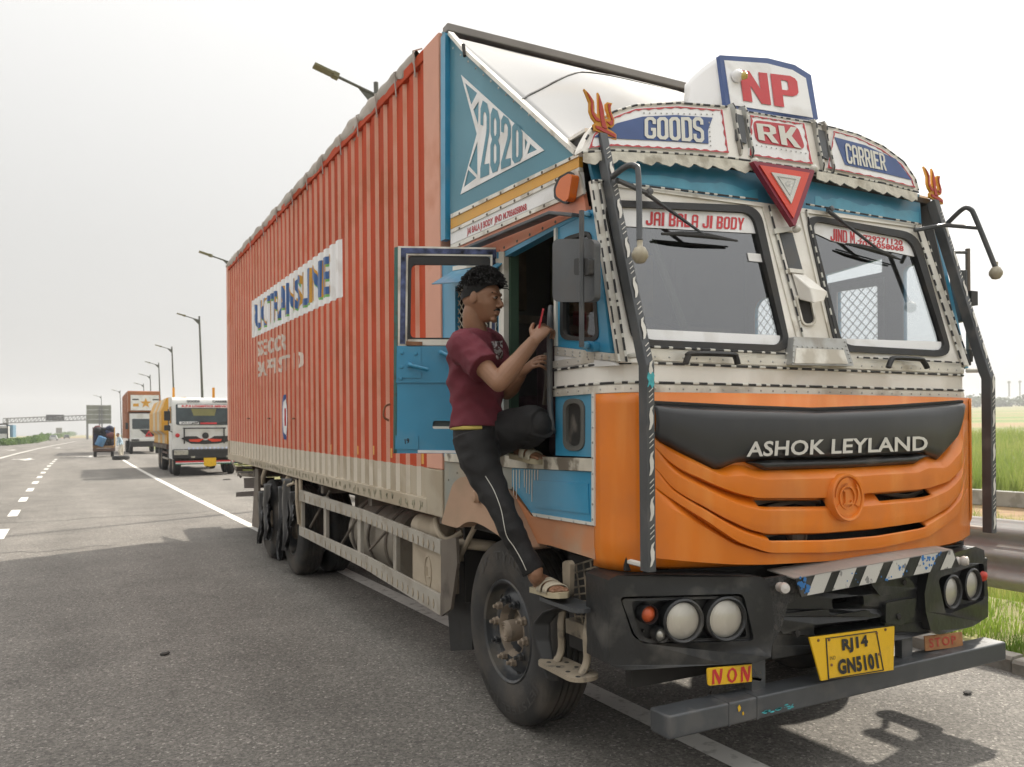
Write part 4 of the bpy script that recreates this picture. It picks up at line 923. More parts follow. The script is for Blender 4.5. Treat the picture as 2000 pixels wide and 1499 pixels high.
block('visor_letters', 'RK', [PW(1482, 273, .037), PW(1563, 290, .037), PW(1555, 249, .037), PW(1477, 241, .037)], m_cream, rk, gap=.7)
cp_poly = [(1629, 255), (1675, 268), (1723, 291), (1762, 320), (1783, 350), (1788, 368), (1725, 351), (1650, 336), (1616, 329)]
cp = framed('visor_panel', cp_poly); wavy(cp_poly, cp, .033, 2.0, 5)
wp('blue_field', m_bluel, [(1630, 268), (1690, 284), (1750, 311), (1781, 352), (1732, 340), (1651, 322)], .0335, .002, cp)
block('visor_letters', 'CARRIER', [PW(1655, 319, .037), PW(1732, 334, .037), PW(1727, 301, .037), PW(1650, 279, .037)], m_cream, cp, gap=.4)
for a, b in zip(VT, VT[1:]): pass
bead([PW(x, y, .028) for x, y in VT[1:8]], T, .013, every=.06); bead([PW(x, y, .028) for x, y in VT[8:]], T, .011, every=.06)
bead([PW(x, y + 2, .028) for x, y in VB], T, .013, every=.06)
rivets([PW(lerp(1258, 1392, k / 12), 221 + k * .25, .034) for k in range(13)] + [PW(lerp(1385, 1388, k / 5), lerp(240, 285, k / 5), .034) for k in range(6)] + [PW(lerp(1474, 1562, k / 10), lerp(228, 241, k / 10), .034) for k in range(11)] + [PW(lerp(1478, 1574, k / 10), lerp(284, 300, k / 10), .034) for k in range(11)], (0, -1, .2), T, .0045)
# two pairs of fins dividing the visor
for x in ((1425, 207), (1447, 212), (1583, 238), (1603, 242)):
    a = PW(x[0], x[1] - 2, .02); b = PW(x[0] + 10, x[1] + 95, .02); xx = a.x
    lp_ = [(a.y + .02, a.z + .005), (a.y - .018, a.z + .0), (a.y - .036, a.z - .03), (a.y - .038, a.z - .09), (b.y - .018, b.z + .03), (b.y - .01, b.z), (b.y + .03, b.z)]
    f = MB().prism([lp_], lambda y, z: V((xx, y, z)), (.014, 0, 0)).build('visor_fin', m_alud, T, bevel=.003)
    bead([V((xx + .007, y, z)) for y, z in lp_[:-1]], T, .011, every=.05)
for x0, x1 in (((1436, 222), (1452, 226)), ((1597, 252), (1612, 257))): wp('fin_recess', m_greyb, [x0, x1, (x1[0] + 7, x1[1] + 55), (x0[0] + 3, x0[1] + 52)], .034, .01, T)
# scalloped frill hanging below the visor
def frill(a, b, n, drop):
    lo_ = []; top = []
    for k in range(n * 8 + 1):
        u = k / (n * 8); x = lerp(a[0], b[0], u); y = pl([(p[0], p[1]) for p in VB], x) + 5; ph = (k % 8) / 8
        d = drop * (.50 + .50 * math.sin(math.pi * ph) ** .8) + (4.5 if k % 8 == 0 else 0) + (1.5 * math.sin(ph * 12) if True else 0); lo_.append((x, y + d)); top.append((x, y - 1))
    return wp('scalloped_frill', M('embossed frill tin', (.52, .49, .41), .5, metal=.2, var=.12, vs=20, dirt=(.25, .22, .17), da=.5, ds=9, bump=.5, bs=50), top + lo_[::-1], .035, .006, T)
frill((1140, 0), (1470, 0), 9, 22); frill((1596, 0), (1792, 0), 7, 18)
# red warning triangle with embossed reflector
TR = [(1470, 314), (1592, 333), (1553, 444)]
def tri(s): cx, cy = 1540, 357; return [(cx + (x - cx) * s, cy + (y - cy) * s) for x, y in TR]
tt = wp('warning_triangle', M('maroon edge paint', (.22, .015, .035), .5), rounded(TR, 5, 3), .075, .03, T, bevel=.006)
wp('red_face', M('bright orange red', (.62, .05, .02), .4, var=.06), [tri(.80)], .082, .006, tt); wp('white_reflector', M('embossed white reflector', (.55, .54, .50), .45, bump=.8, bs=120), [tri(.47)], .088, .006, tt)
wp('reflector_step', m_alud, [tri(.30), tri(.27)], .091, .002, tt)
letters('reflector_mark', 'G', [PW(1535, 364, .0915), PW(1544, 365, .0915), PW(1544, 354, .0915), PW(1535, 353, .0915)], m_alud, tt)
for p in ((1475, 316), (1590, 330), (1557, 447)): c = PW(*p, .06); MB().lathe([(0, -.02), (.016, -.018), (.02, 0), (.016, .012), (0, .018)], c, (0, -1, .2), 10).build('triangle_knob', m_cream, T, smooth=60)
wp('triangle_strap', m_cream, [(1512, 447), (1556, 440), (1558, 449), (1514, 457)], .02, .02, T)
# sign board on top of the visor
NPo = [(1405, 108), (1500, 114), (1552, 127), (1584, 147), (1598, 234), (1418, 207)]
nb = wp('roof_sign', m_bluel, NPo, .0, .025, T, bevel=.006)
wp('sign_face', m_bwhite, [(1415, 118), (1498, 124), (1548, 137), (1574, 153), (1588, 230), (1428, 205)], .004, .006, nb)
block('sign_letters', 'NP', [PW(1452, 197, .008), PW(1564, 215, .008), PW(1556, 150, .008), PW(1444, 137, .008)], m_red, nb, gap=.45)
a = [PW(*p, -.05) for p in ((1405, 110), (1408, 112), (1420, 207))]
b0, b1 = PW(1406, 110, -.02), PW(1418, 207, -.02)
MB().grid(lambda u, v: b0.lerp(b1, v) + V((-.01 * u - .05 * u * v, .26 * u, -.05 * u * u)), 6, 8).build('sign_flank', m_bwhite, nb, smooth=60, solid=.006)
b2_, b3_ = PW(1583, 148, -.02), PW(1597, 232, -.02)
MB().grid(lambda u, v: b2_.lerp(b3_, v) + V((.04 * u + .08 * u * v, .30 * u, -.06 * u * u)), 6, 8).build('sign_flank', m_bwhite, nb, smooth=60, solid=.006)
c = PW(1437, 151, .01); MB().lathe([(.03, 0), (.032, .012), (.026, .03), (0, .045)], c, (0, -1, .15), 14).build('sign_lamp', m_bwhite, nb, smooth=60)
MB().lathe([(.02, 0), (.018, .02), (0, .03)], c + V((.018, -.03, -.003)), (.3, -1, 0), 12).build('sign_lamp_lens', M('yellowed lens', (.55, .42, .12), .3), nb, smooth=60)
# ---- waist bands wrapping the corner
WPATH = [V((XL, 3.25, 0)), V((XL, 2.98, 0))] + [V((XL + .15 - .15 * math.cos(R(a)), 2.98 - .24 * math.sin(R(a)), 0)) for a in (15, 35, 55, 75, 90)] + [V((XR - .15, 2.74, 0))] + [V((XR - .15 + .15 * math.sin(R(a)), 2.98 - .24 * math.cos(R(a)), 0)) for a in (15, 35, 55, 75, 90)] + [V((XR, 4.4, 0))]
def band(nm, z0, z1, out, mat, th=.03):
    pr = [((z1 - z0) / 2, -th), ((z1 - z0) / 2, out), (-(z1 - z0) / 2, out), (-(z1 - z0) / 2, -th)]
    fr = MB(); path = [p + V((0, 0, (z0 + z1) / 2)) for p in WPATH]; vs = []; n = 4
    for i, p in enumerate(path):
        t = (path[min(i + 1, len(path) - 1)] - path[max(i - 1, 0)]).normalized(); o_ = V((t.y, -t.x, 0)) * 1
        if o_.dot(V((3.17, 4, 0)) - V((p.x, p.y, 0))) > 0: o_ = -o_
        vs += [p + V((0, 0, a)) + o_ * b for a, b in pr]
    fr.add(vs, [(i * n + k, i * n + (k + 1) % n, (i + 1) * n + (k + 1) % n, (i + 1) * n + k) for i in range(len(path) - 1) for k in range(n)] + [(0, 1, 2, 3), tuple(len(vs) - 4 + k for k in range(4))])
    return fr.build(nm, mat, T)
band('waist_strip_low', 1.757, 1.789, .010, m_alu); band('waist_panel', 1.789, 1.893, .002, m_white); band('waist_strip_high', 1.893, 1.925, .010, m_alu)
def offpath(z, out):
    res = []
    for i, p in enumerate(WPATH):
        t = (WPATH[min(i + 1, len(WPATH) - 1)] - WPATH[max(i - 1, 0)]).normalized(); o_ = V((t.y, -t.x, 0))
        if o_.dot(V((3.17, 4, 0)) - p) > 0: o_ = -o_
        res.append(p + o_ * out + V((0, 0, z)))
    return res
bead(offpath(1.799, .006), T, .014, every=.085); bead(offpath(1.882, .006), T, .014, every=.085)
rv = []
for z in (1.773, 1.909): pth = offpath(z, .010); rv += [q for a, b in zip(pth, pth[1:]) for q in seg_pts(a, b, .075) if (b - a).length > .05]
rivets(rv, (-.3, -1, 0), T, .005)
MB().b2((XL + .12, 2.745, 1.926), (XR - .12, 2.80, 1.945)).build('windscreen_ledge', m_alu, T)
bead([(XL + .17, 2.74, 1.952), (2.98, 2.74, 1.952)], T, .012); bead([(3.42, 2.74, 1.952), (XR - .15, 2.74, 1.952)], T, .012)
for p in ([(1339, 711), (1344, 697), (1352, 691), (1428, 693), (1437, 698), (1441, 712)], [(1735, 718), (1741, 704), (1749, 700), (1795, 702), (1804, 707), (1811, 719)]):
    MB().tube(crv([PY(a, b, 2.69) for a, b in p], 4), (.012, .016)).build('grab_handle', m_blk, T, smooth=50)
# wipers
def wiper(pv, kn, b0_, b1_):
    mb = MB(); a = PW(*pv, .05); k = PW(*kn, .055); mb.tube([a, a.lerp(k, .4), k], [(.008, .014), (.008, .011), (.006, .007)], 6); mb.lathe([(0, 0), (.016, 0), (.016, .03), (0, .034)], PW(*pv, .02), (0, -1, .2), 8)
    w = mb.build('wiper_arm', m_greyb, T); u = PW(*b0_, .035); v = PW(*b1_, .035)
    m2 = MB(); m2.tube([u, u.lerp(v, .25) + V((0, -.012, .006)), u.lerp(v, .55) + V((0, -.016, .008)), v], [(.006, .004), (.012, .008), (.013, .008), (.005, .004)], 6); m2.tube([PW(*b0_, .026), PW(*b1_, .026)], .004, 5); m2.build('wiper_blade', m_blk, w)
wiper((1263, 379), (1375, 459), (1292, 457), (1440, 471)); wiper((1617, 412), (1716, 488), (1652, 477), (1760, 508))
# ---- upright guard bars with flame marks, tridents on top
m_flame = M('flame mark cream', (.62, .60, .55), .5, var=.06)
bars = []
for X, turn in ((2.015, 1), (4.325, -1)):
    pb = [V((X, 2.63, 1.02)), V((X, 2.63, 1.86)), V((X, 2.645, 1.90)), V((X, 2.945, 2.90))]
    b_ = MB().tube(pb, (.027, .021), prof=[(.9, 1), (-.9, 1), (-1, .9), (-1, -.9), (-.9, -1), (.9, -1), (1, -.9), (1, .9)], up=(0, 1, 0)).build('guard_bar', m_greyb, T); bars.append(b_)
    mb = MB()
    def on(s):           # point along the front face of the bar
        if s < .85: return V((X, 2.602, 1.03 + s)), V((0, 0, 1))
        d = V((0, .30, 1.0)).normalized(); return V((X, 2.608, 1.885)) + d * (s - .85) , d
    s = .02
    while s < 1.80:
        L_ = .085
        o_, d = on(s + .04); r_ = V((1, 0, 0)); n_ = V((0, -1, .0)) - d * V((0, -1, 0)).dot(d); n_.normalize(); o_ = o_ + n_ * .0008
        wv = [(-.012, -.05), (-.002, -.045), (.010, -.02), (.011, .01), (.004, .03), (.012, .052), (-.004, .04), (-.010, .012), (-.006, -.02)]
        mb.prism([wv], lambda a, b: o_ + r_ * a + d * b, -n_ * -.001)
        for q in (0, 1, 2):
            o2, d2 = on(s + .11 + q * .022); o2 = o2 + n_ * .0008; mb.prism([[(-.011, -.008), (-.009, -.010), (.011, .006), (.010, .010)]], lambda a, b: o2 + r_ * a + d2 * b, -n_ * -.001)
        s += .185
    mb.build('flame_marks', m_flame, b_, kind='stuff')
    # trident cut from painted plate
    o_ = V((X, 2.945, 2.90)); sc_ = .00168
    tz = lambda pts: [((x - 650) * sc_ * .23, (600 - y) * sc_ * .23) for x, y in pts]
    tro = [(410, 105), (480, 150), (545, 225), (550, 300), (548, 350), (580, 372), (600, 360), (598, 110), (620, 140), (660, 240), (680, 310), (690, 400), (740, 395), (745, 365), (705, 280), (702, 225), (725, 200), (797, 202), (775, 245), (780, 300), (822, 400), (815, 455), (780, 490), (735, 480), (720, 505), (800, 530), (845, 555), (845, 620), (790, 618), (530, 550), (528, 490), (560, 468), (510, 420), (478, 350), (480, 250)]
    tri_in = lambda pts, s: [(650 + (x - 650) * s, 400 + (y - 400) * s) for x, y in pts]
    if turn < 0: pass
    fz = lambda a, b: o_ + V((a, .02 * b - .015, b))
    t_ = MB().prism([tz(tro)], fz, (0, .012, 0)).build('trident', M('trident edge yellow', (.60, .27, .02), .45), T, bevel=.002)
    red = [[(430, 130), (480, 175), (528, 235), (530, 300), (525, 355), (570, 400), (598, 420), (615, 455), (640, 470), (668, 470), (640, 370), (618, 150), (655, 250), (668, 310), (690, 430), (745, 450), (790, 400), (745, 290), (725, 240), (740, 222), (762, 222), (755, 300), (800, 400), (795, 445), (765, 470), (700, 462), (690, 500), (700, 530), (820, 565), (825, 600), (560, 540), (552, 505), (640, 530), (660, 500), (590, 470), (530, 425), (500, 355), (503, 250)]]
    core = [[(612, 150), (648, 240), (664, 310), (672, 400), (712, 520), (640, 505), (622, 400), (606, 300)], [(552, 505), (600, 505), (825, 562), (828, 600), (560, 535)], [(440, 135), (500, 190), (528, 250), (522, 340), (560, 400), (605, 420), (618, 450), (560, 448), (505, 380), (495, 300), (505, 250)], [(730, 225), (770, 220), (757, 270), (762, 310), (800, 400), (795, 450), (765, 468), (702, 430), (745, 432), (778, 400), (740, 300)]]
    mb = MB()
    for cc in core: mb.prism([tz(cc)], lambda a, b: fz(a, b) + V((0, -.0045, 0)), (0, .003, 0))
    mb.build('trident_core', M('trident red', (.44, .05, .04), .45, var=.1), t_)
    # stays to the cab
    MB().tube([(X, 2.66, 1.905), (X, 2.75, 1.91)], .012, 6).build('bar_stay', m_cream, T); MB().tube([(X, 2.66, 1.04), (X, 2.80, 1.04)], .012, 6).build('bar_stay', m_cream, T)
c = V((2.015, 2.600, 1.80)); MB().prism([[(-.016, -.03), (-.004, -.018), (.006, -.035), (.018, -.02), (.014, .0), (.019, .018), (.008, .034), (.0, .022), (-.012, .03), (-.018, .008), (-.010, -.008)]], lambda a, b: c + V((a, 0, b)), (0, .004, 0)).build('paint_patch', m_turq, bars[0])
# convex mirror stalks from the guard bars
def stalk(p, y, bulb, nm='mirror_stalk'):
    s_ = MB().tube(crv([PY(a, b, yy) for (a, b), yy in zip(p, y)], 6), .013, 8).build(nm, m_greyb, T, smooth=50)
    MB().lathe([(0, -.035), (.02, -.03), (.034, -.008), (.034, .008), (.022, .03), (.012, .036), (.012, .06), (0, .06)], PY(*bulb), (0, 0, 1), 14).build('stalk_knob', M('dirty cream plastic', (.34, .30, .22), .4, dirt=(.2, .17, .12), da=.5, ds=12), s_, smooth=60)
stalk([(1196, 346), (1222, 326), (1240, 325), (1247, 345), (1249, 470)], [2.84, 2.74, 2.70, 2.68, 2.62], (1250, 499, 2.62))
MB().tube([PY(1205, 352, 2.83), PY(1262, 377, 2.86)], .012, 6).build('stalk_brace', m_greyb, T)
stalk([(1850, 437), (1880, 409), (1895, 409), (1906, 428), (1944, 522)], [2.83, 2.72, 2.68, 2.66, 2.6], (1945, 534, 2.6))
MB().tube([PY(1786, 450, 2.9), PY(1845, 440, 2.83), PY(1910, 445, 2.68)], .012, 6).build('stalk_brace', m_greyb, T)
# driver's mirror on its rod, far mirror edge on
MX = 1.80
mr_ = MB().prism([rounded([(1079, 467), (1161, 467), (1161, 590), (1079, 590)], 14, 5)], lambda a, b: PX(a, b, MX), (.03, 0, 0)).build('mirror', m_greyb, T, bevel=.006)
MB().prism([rounded([(1084, 472), (1156, 472), (1156, 585), (1084, 585)], 12, 5)], lambda a, b: PX(a, b, MX) + V((.0305, 0, 0)), (.002, 0, 0)).build('mirror_glass', m_chrome, mr_)
MB().prism([rounded([(1121, 505), (1150, 505), (1150, 538), (1121, 538)], 5, 3)], lambda a, b: PX(a, b, MX - .025), (.03, 0, 0)).build('mirror_clamp', m_blk, mr_, bevel=.004)
MB().tube([PX(1136, 412, MX - .03), PX(1136, 678, MX - .03)], .011, 8).build('mirror_rod', m_greyb, mr_)
MB().tube([PX(1136, 417, MX - .03), PX(1150, 420, XL)], .012, 6).build('rod_bracket', m_blue, T); MB().tube([PX(1136, 675, MX - .03), PX(1150, 676, XL)], .014, 6).build('rod_bracket', m_blue, T)
SP(MB(), [rounded([(1142, 666), (1160, 667), (1160, 688), (1142, 687)], 6)], XL - .03, .03).build('rod_base', m_blue, T, bevel=.004)
fm = MB().box((4.46, 2.88, 2.35), (.04, .12, .30), Matrix.Rotation(R(-24), 3, 'Z')).build('mirror', m_greyb, T, bevel=.012)
MB().tube([(4.47, 2.83, 2.62), (4.47, 2.83, 1.95)], .013, 8).build('mirror_rod', m_chas, fm); MB().box((4.46, 2.81, 2.33), (.06, .05, .08)).build('mirror_clamp', m_blk, fm); MB().tube([(4.39, 2.86, 2.6), (4.47, 2.83, 2.6)], .01, 6).build('rod_bracket', m_greyb, fm)
MB().lathe([(0, 0), (.022, 0), (.026, .07), (0, .075)], (4.47, 2.83, 1.97), (0, 0, 1), 10).build('rod_foot', m_blk, fm)
# ---- orange front: bowed fascia with three louvre steps
def Yf(X): return 2.645 + .075 * ((X - 3.17) / 1.12) ** 2
def PF(px, py, off=0.0):
    Y = 2.66
    for _ in range(5): p = PY(px, py, Y); Y = Yf(p.x) - off
    return PY(px, py, Y)
def Yb(X): return 2.52 + .20 * ((X - 3.17) / 1.22) ** 2
def PB(px, py, off=0.0):
    Y = 2.6
    for _ in range(6): p = PY(px, py, Y); Y = Yb(max(1.9, min(4.42, p.x))) - off
    return PY(px, py, Y)
def line(pxs, off=.02): return sorted([(lambda p: (p.x, p.z))(PF(*q, off)) for q in pxs])
X0f, X1f = 2.055, 4.285
L_top = [(X0f, 1.756), (X1f, 1.756)]
L_blk = line([(1262, 815), (1285, 856), (1340, 888), (1400, 919), (1418, 917), (1447, 908), (1480, 919), (1650, 913), (1785, 906), (1803, 893), (1838, 900), (1870, 862), (1889, 822)], .03)
L_A = line([(1262, 862), (1293, 880), (1302, 897), (1330, 920), (1380, 945), (1430, 965), (1465, 974), (1600, 974), (1700, 963), (1800, 956), (1840, 941), (1868, 916), (1884, 886), (1895, 868)])
L_B = line([(1262, 900), (1297, 925), (1307, 948), (1340, 973), (1400, 1008), (1450, 1032), (1485, 1042), (1600, 1040), (1700, 1032), (1790, 1019), (1840, 991), (1870, 956), (1888, 921), (1897, 905)])
L_C = line([(1262, 935), (1300, 965), (1340, 995), (1390, 1030), (1430, 1057), (1490, 1078), (1600, 1078), (1700, 1070), (1800, 1048), (1850, 1012), (1875, 985), (1897, 950)])
L_bot = line([(1250, 1113), (1275, 1113), (1400, 1108), (1600, 1096), (1750, 1080), (1890, 1061)], 0)
def smoothed(l):
    n = 140; xs = [lerp(X0f, X1f, k / n) for k in range(n + 1)]; z = [pl(l, x) for x in xs]
    for _ in range(3): z = [z[0]] + [(z[k - 1] + 2 * z[k] + z[k + 1]) / 4 for k in range(1, n)] + [z[-1]]
    return z
NX = 140; Ls = [smoothed(l) for l in (L_top, L_blk, L_A, L_B, L_C, L_bot)]
RW = [[0, .5, 1], [0, .06, .2, .34, .36, .6, .8, .93, .99], [0, .04, .12, .25, .34, .36, .5, .7, .85, .96, .99], [0, .05, .15, .3, .34, .36, .45, .6, .8, .95, .99], [0, .06, .15, .3, .5, .7, .85, .95, 1]]
def hh(b, t, X):
    am = sstep(X0f + .03, X0f + .30, X) * sstep(X1f - .02, X1f - .22, X) if b < 4 else 1
    if b == 0: return 0.0
    if b in (1, 2, 3):
        r = min(1, t / .34) ** .85; f = 1 - sstep(.955, .99, t); return am * (.054 * r * f - .006 * (1 - f)) + (.0 if b > 1 else 0)
    return .030 * sstep(0, .12, t) * sstep(X0f, X0f + .2, X) * sstep(X1f, X1f - .2, X) - .05 * sstep(.85, 1, t)
rows = []; vs_ = []
for b in range(5):
    for t in RW[b]:
        if b > 0 and t == 0 and b == 1: pass
        rows.append((b, t))
for b, t in rows:
    for k in range(NX + 1):
        X = lerp(X0f, X1f, k / NX); z = lerp(Ls[b][k], Ls[b + 1][k], t); vs_.append(V((X, Yf(X) - hh(b, t, X), z)))
sl1 = (PF(1466, 980).x, PF(1602, 980).x); sl2 = (PF(1700, 970).x, PF(1802, 965).x); sl3 = (PF(1482, 1045).x, PF(1788, 1030).x)
mb = MB(); fs_ = []
for j in range(len(rows) - 1):
    b, t = rows[j]; t2 = rows[j + 1][1] if rows[j + 1][0] == b else 1
    for k in range(NX):
        X = lerp(X0f, X1f, (k + .5) / NX)
        if b == 2 and .03 < (t + t2) / 2 < .27 and (sl1[0] < X < sl1[1] or sl2[0] < X < sl2[1]): continue
        if b == 3 and .03 < (t + t2) / 2 < .40 and sl3[0] < X < sl3[1]: continue
        a = j * (NX + 1) + k; fs_.append((a, a + 1, a + NX + 2, a + NX + 1))
mb.add(vs_, fs_); mb.build('front_fascia', m_orange, T, smooth=24, solid=.012)
# corner panels, groove between them and the fascia
for sx in (1, -1):
    cx = lambda x: x if sx > 0 else 6.34 - x
    path = [(1.957, 2.928)] + [(1.95 + .12 - .12 * math.cos(R(a)), 2.91 - .20 * math.sin(R(a))) for a in (10, 25, 40, 55, 70, 82)] + [(2.045, 2.713)]
    def cor(u, v):
        i = u * (len(path) - 1); k = min(int(i), len(path) - 2); p = (lerp(path[k][0], path[k + 1][0], i - k), lerp(path[k][1], path[k + 1][1], i - k)); z = lerp(1.754, lerp(1.0, .995, u), v)
        bl_ = .03 * sstep(.85, 1, v); return V((cx(p[0] + bl_ * .5), p[1] + bl_, z))
    MB().grid(cor, 24, 16).build('corner_panel', m_orange, T, smooth=60, solid=.012)
    MB().b2((cx(2.0), 2.76, 1.0), (cx(2.12), 2.78, 1.75)).build('corner_gap', m_dark, T)  # dark strip behind the seam supplies its shade
MB().b2((2.0, 2.80, .98), (4.34, 2.84, 1.75)).build('radiator_core', M('radiator black', (.02, .02, .02), .6, bump=.8, bs=60), T)
for p in ([(1470, 985), (1520, 976), (1590, 987)], [(1500, 992), (1560, 978), (1600, 982)], [(1720, 962), (1770, 970), (1800, 960)], [(1490, 1048), (1530, 1040), (1545, 1056)]): MB().tube(crv([PY(a, b, 2.74) for a, b in p], 5), .012, 6).build('engine_hose', m_hub, T)
c = PY(1556, 1047, 2.72); MB().lathe([(0, 0), (.05, 0), (.05, .02), (.03, .03), (.03, .02), (0, .02)], c, (0, -1, 0), 18).build('horn', m_hub, T)
# black name panel
BT = line([(1283, 791), (1450, 799), (1600, 804), (1750, 798), (1887, 788)], .04); BBt = line([(1283, 850), (1300, 864), (1340, 886), (1398, 917), (1410, 917), (1444, 903), (1500, 898), (1650, 895), (1806, 887), (1838, 898), (1868, 862), (1887, 800)], .04)
xa, xb = PF(1284, 820, .04).x, PF(1887, 800, .04).x
def bpan(u, v):
    X = lerp(xa, xb, u); z = lerp(pl(BT, X), pl(BBt, X), v); e = min(u, 1 - u, .04) / .04; return V((X, Yf(X) - .012 - .028 * min(1, min(v, 1 - v) * 9) * min(1, e + .3) - .012 * math.sin(math.pi * v), z))
MB().grid(bpan, 120, 14).build('name_panel', M('satin black panel', (.030, .031, .033), .34, var=.12, dirt=(.12, .11, .10), da=.35, ds=2.5, lo=.5, hi=.8), T, smooth=50, solid=.008)
def bgrv(u): X = lerp(xa - .03, xb + .02, u); return V((X, Yf(X) - .004, pl(BT, X) + .010))
MB().tube([bgrv(k / 40) for k in range(41)], (.010, .012), 6).build('panel_groove', m_dark, T)  # groove shade drawn as a dark strip along the panel
def lip(u, v): X = lerp(PF(1450, 908).x, PF(1800, 895).x, u); z = pl(BBt, X) - .004 - .042 * v * min(1, min(u, 1 - u) * 12); return V((X, Yf(X) - .020 - .022 * math.sin(math.pi * v) , z))
MB().grid(lip, 60, 6).build('panel_lip', m_bump, T, smooth=60, solid=.006)
tv, tf = glyphs('ASHOK LEYLAND', .022, 1.02); q = [(1458, 893), (1812, 880.5), (1812, 852), (1461, 863)]
def tmap(u, v, o_): x = lerp(lerp(q[0][0], q[1][0], u), lerp(q[3][0], q[2][0], u), v); y = lerp(lerp(q[0][1], q[1][1], u), lerp(q[3][1], q[2][1], u), v); return PF(x, y, o_)
from collections import Counter
P1 = [tmap(u, v, .060) for u, v in tv]; P0 = [tmap(u, v, .045) for u, v in tv]; mb = MB(); mb.add(P1, tf)
ed = Counter((a, b) for f in tf for a, b in zip(f, f[1:] + f[:1])); mb.add(P0 + P1, [(a, b, b + len(P0), a + len(P0)) for (a, b) in ed if (b, a) not in ed]); mb.build('name_letters', m_silver, T, recalc=False)
# round emblem in the same orange
ec = PF(1652, 972, .070); ax = V((.03, -1, .06)).normalized(); er = .112
em = MB().lathe([(0, .004), (er * .86, .004), (er * .88, .016), (er * .96, .018), (er, .010), (er, -.03)], ec, ax, 40).build('emblem', m_orange, T, smooth=40)
eu = ax.cross(V((0, 0, 1))).normalized() * -1; ew = V((0, 0, 1)); ef = lambda o_: (lambda a, b: ec + eu * a + ew * b + ax * o_)
ring = [(.5 * er * math.cos(2 * math.pi * k / 28), .5 * er * math.sin(2 * math.pi * k / 28)) for k in range(28)]; rin = [(x * .86, y * .86) for x, y in ring]
MB().prism([ring, rin], ef(.012), -ax * .008).build('emblem_ring', m_orange, em)
MB().prism([[(-.030, -.034), (.032, -.034), (.034, -.012), (.026, -.012), (.022, -.024), (-.002, -.024), (-.002, .028), (.010, .028), (.010, .036), (-.030, .036), (-.030, .028), (-.020, .028), (-.020, -.026), (-.030, -.026)]], ef(.014), -ax * .01).build('emblem_letter', m_orange, em)
for k in range(3):
    a0 = 90 + k * 120; P = []
    for s in range(9): a = R(a0 + s * 11); r = er * (.84 - .01 * s); P.append((r * math.cos(a), r * math.sin(a)))
    for s in range(8, -1, -1): a = R(a0 + s * 11 - 6); r = er * (.56 + .026 * s); P.append((r * math.cos(a), r * math.sin(a)))
    MB().prism([P], ef(.012), -ax * .008).build('emblem_swoosh', m_orange, em, bevel=.001)
for k in range(6): a = R(30 + k * 60); c = ec + eu * (er * .74 * math.cos(a)) + ew * (er * .74 * math.sin(a)) + ax * .004; MB().lathe([(.008, 0), (.008, .006), (.004, .007), (.004, .002)], c, ax, 8).build('emblem_bolt', m_orange, em)

# ---- black bumper with lamp pockets
def pb_d(off): return lambda a, b: PB(a, b, off)
bl_o = dens([(1188, 1134), (1206, 1124), (1300, 1122), (1400, 1124), (1486, 1127), (1503, 1140), (1512, 1210), (1506, 1284), (1480, 1294), (1350, 1302), (1225, 1310), (1190, 1300)], 2)
bl_h = rounded([(1210, 1166), (1452, 1160), (1474, 1252), (1258, 1259), (1236, 1244)], 12, 4)
bmp = MB().prism([bl_o, bl_h], pb_d(.0), (.02, .20, 0)).build('bumper_end', m_bump, T, bevel=.022, smooth=50, seg=3)
MB().prism([dens([(1206, 1160), (1458, 1155), (1480, 1256), (1255, 1264), (1228, 1246)], 2)], pb_d(-.055), (0, .02, 0)).build('lamp_pocket', m_bump, bmp)
MB().prism([dens(rounded([(1213, 1170), (1449, 1164), (1468, 1250), (1260, 1256), (1240, 1242)], 10, 3), 1), dens(rounded([(1232, 1174), (1440, 1169), (1460, 1245), (1265, 1250), (1247, 1236)], 10, 3), 1)], pb_d(-.018), (0, .03, 0)).build('pocket_rim', m_bump, bmp, bevel=.004)
def lamp(px, py, r, mat, par, nm, dome_=.20, off=-.012, rim=True, axv=(-.22, -1, .02)):
    c = PB(px, py, off); a = V(axv).normalized(); o = c - a * .02
    if rim: MB().lathe([(r * 1.22, -.035), (r * 1.22, .012), (r * 1.12, .018), (r * 1.02, .012), (r * 1.02, -.03)], c, a, 28).build(nm + '_bezel', m_bump, par, smooth=40)
    n_ = 10; pr = [(r * math.sin(R(90) * (1 - k / n_)), r * dome_ * (1 - math.cos(R(90) * (1 - k / n_))) * -1 + .006) for k in range(n_ + 1)]
    return MB().lathe([(r * (1 - k / n_), .008 + r * dome_ * math.sin(math.pi / 2 * k / n_)) for k in range(n_ + 1)], c - a * .012, a, 28).build(nm, mat, par, smooth=60)
def lensmat():
    m = bpy.data.materials.new('fluted headlamp glass'); m.use_nodes = True; n = m.node_tree.nodes; L = m.node_tree.links; p = n['Principled BSDF']
    p.inputs['Base Color'].default_value = (.62, .59, .52, 1); p.inputs['Metallic'].default_value = .7; p.inputs['Roughness'].default_value = .30; p.inputs['Coat Weight'].default_value = .8
    tc = n.new('ShaderNodeTexCoord'); w = n.new('ShaderNodeTexWave'); w.bands_direction = 'X'; w.inputs['Scale'].default_value = 60; w.inputs['Distortion'].default_value = .3; L.new(tc.outputs['Object'], w.inputs['Vector'])
    b = n.new('ShaderNodeBump'); b.inputs['Strength'].default_value = .5; b.inputs['Distance'].default_value = .003; L.new(w.outputs[0], b.inputs['Height']); L.new(b.outputs[0], p.inputs['Normal']); return m
m_hl = lensmat()
lamp(1333, 1213, .078, m_hl, bmp, 'headlight'); lamp(1417, 1209, .080, m_hl, bmp, 'headlight')
lamp(1266, 1200, .034, M('indicator lens', (.55, .10, .03), .3, var=.2, vs=20), bmp, 'indicator', .5); lamp(1290, 1240, .027, m_lens, bmp, 'side_light', .5)
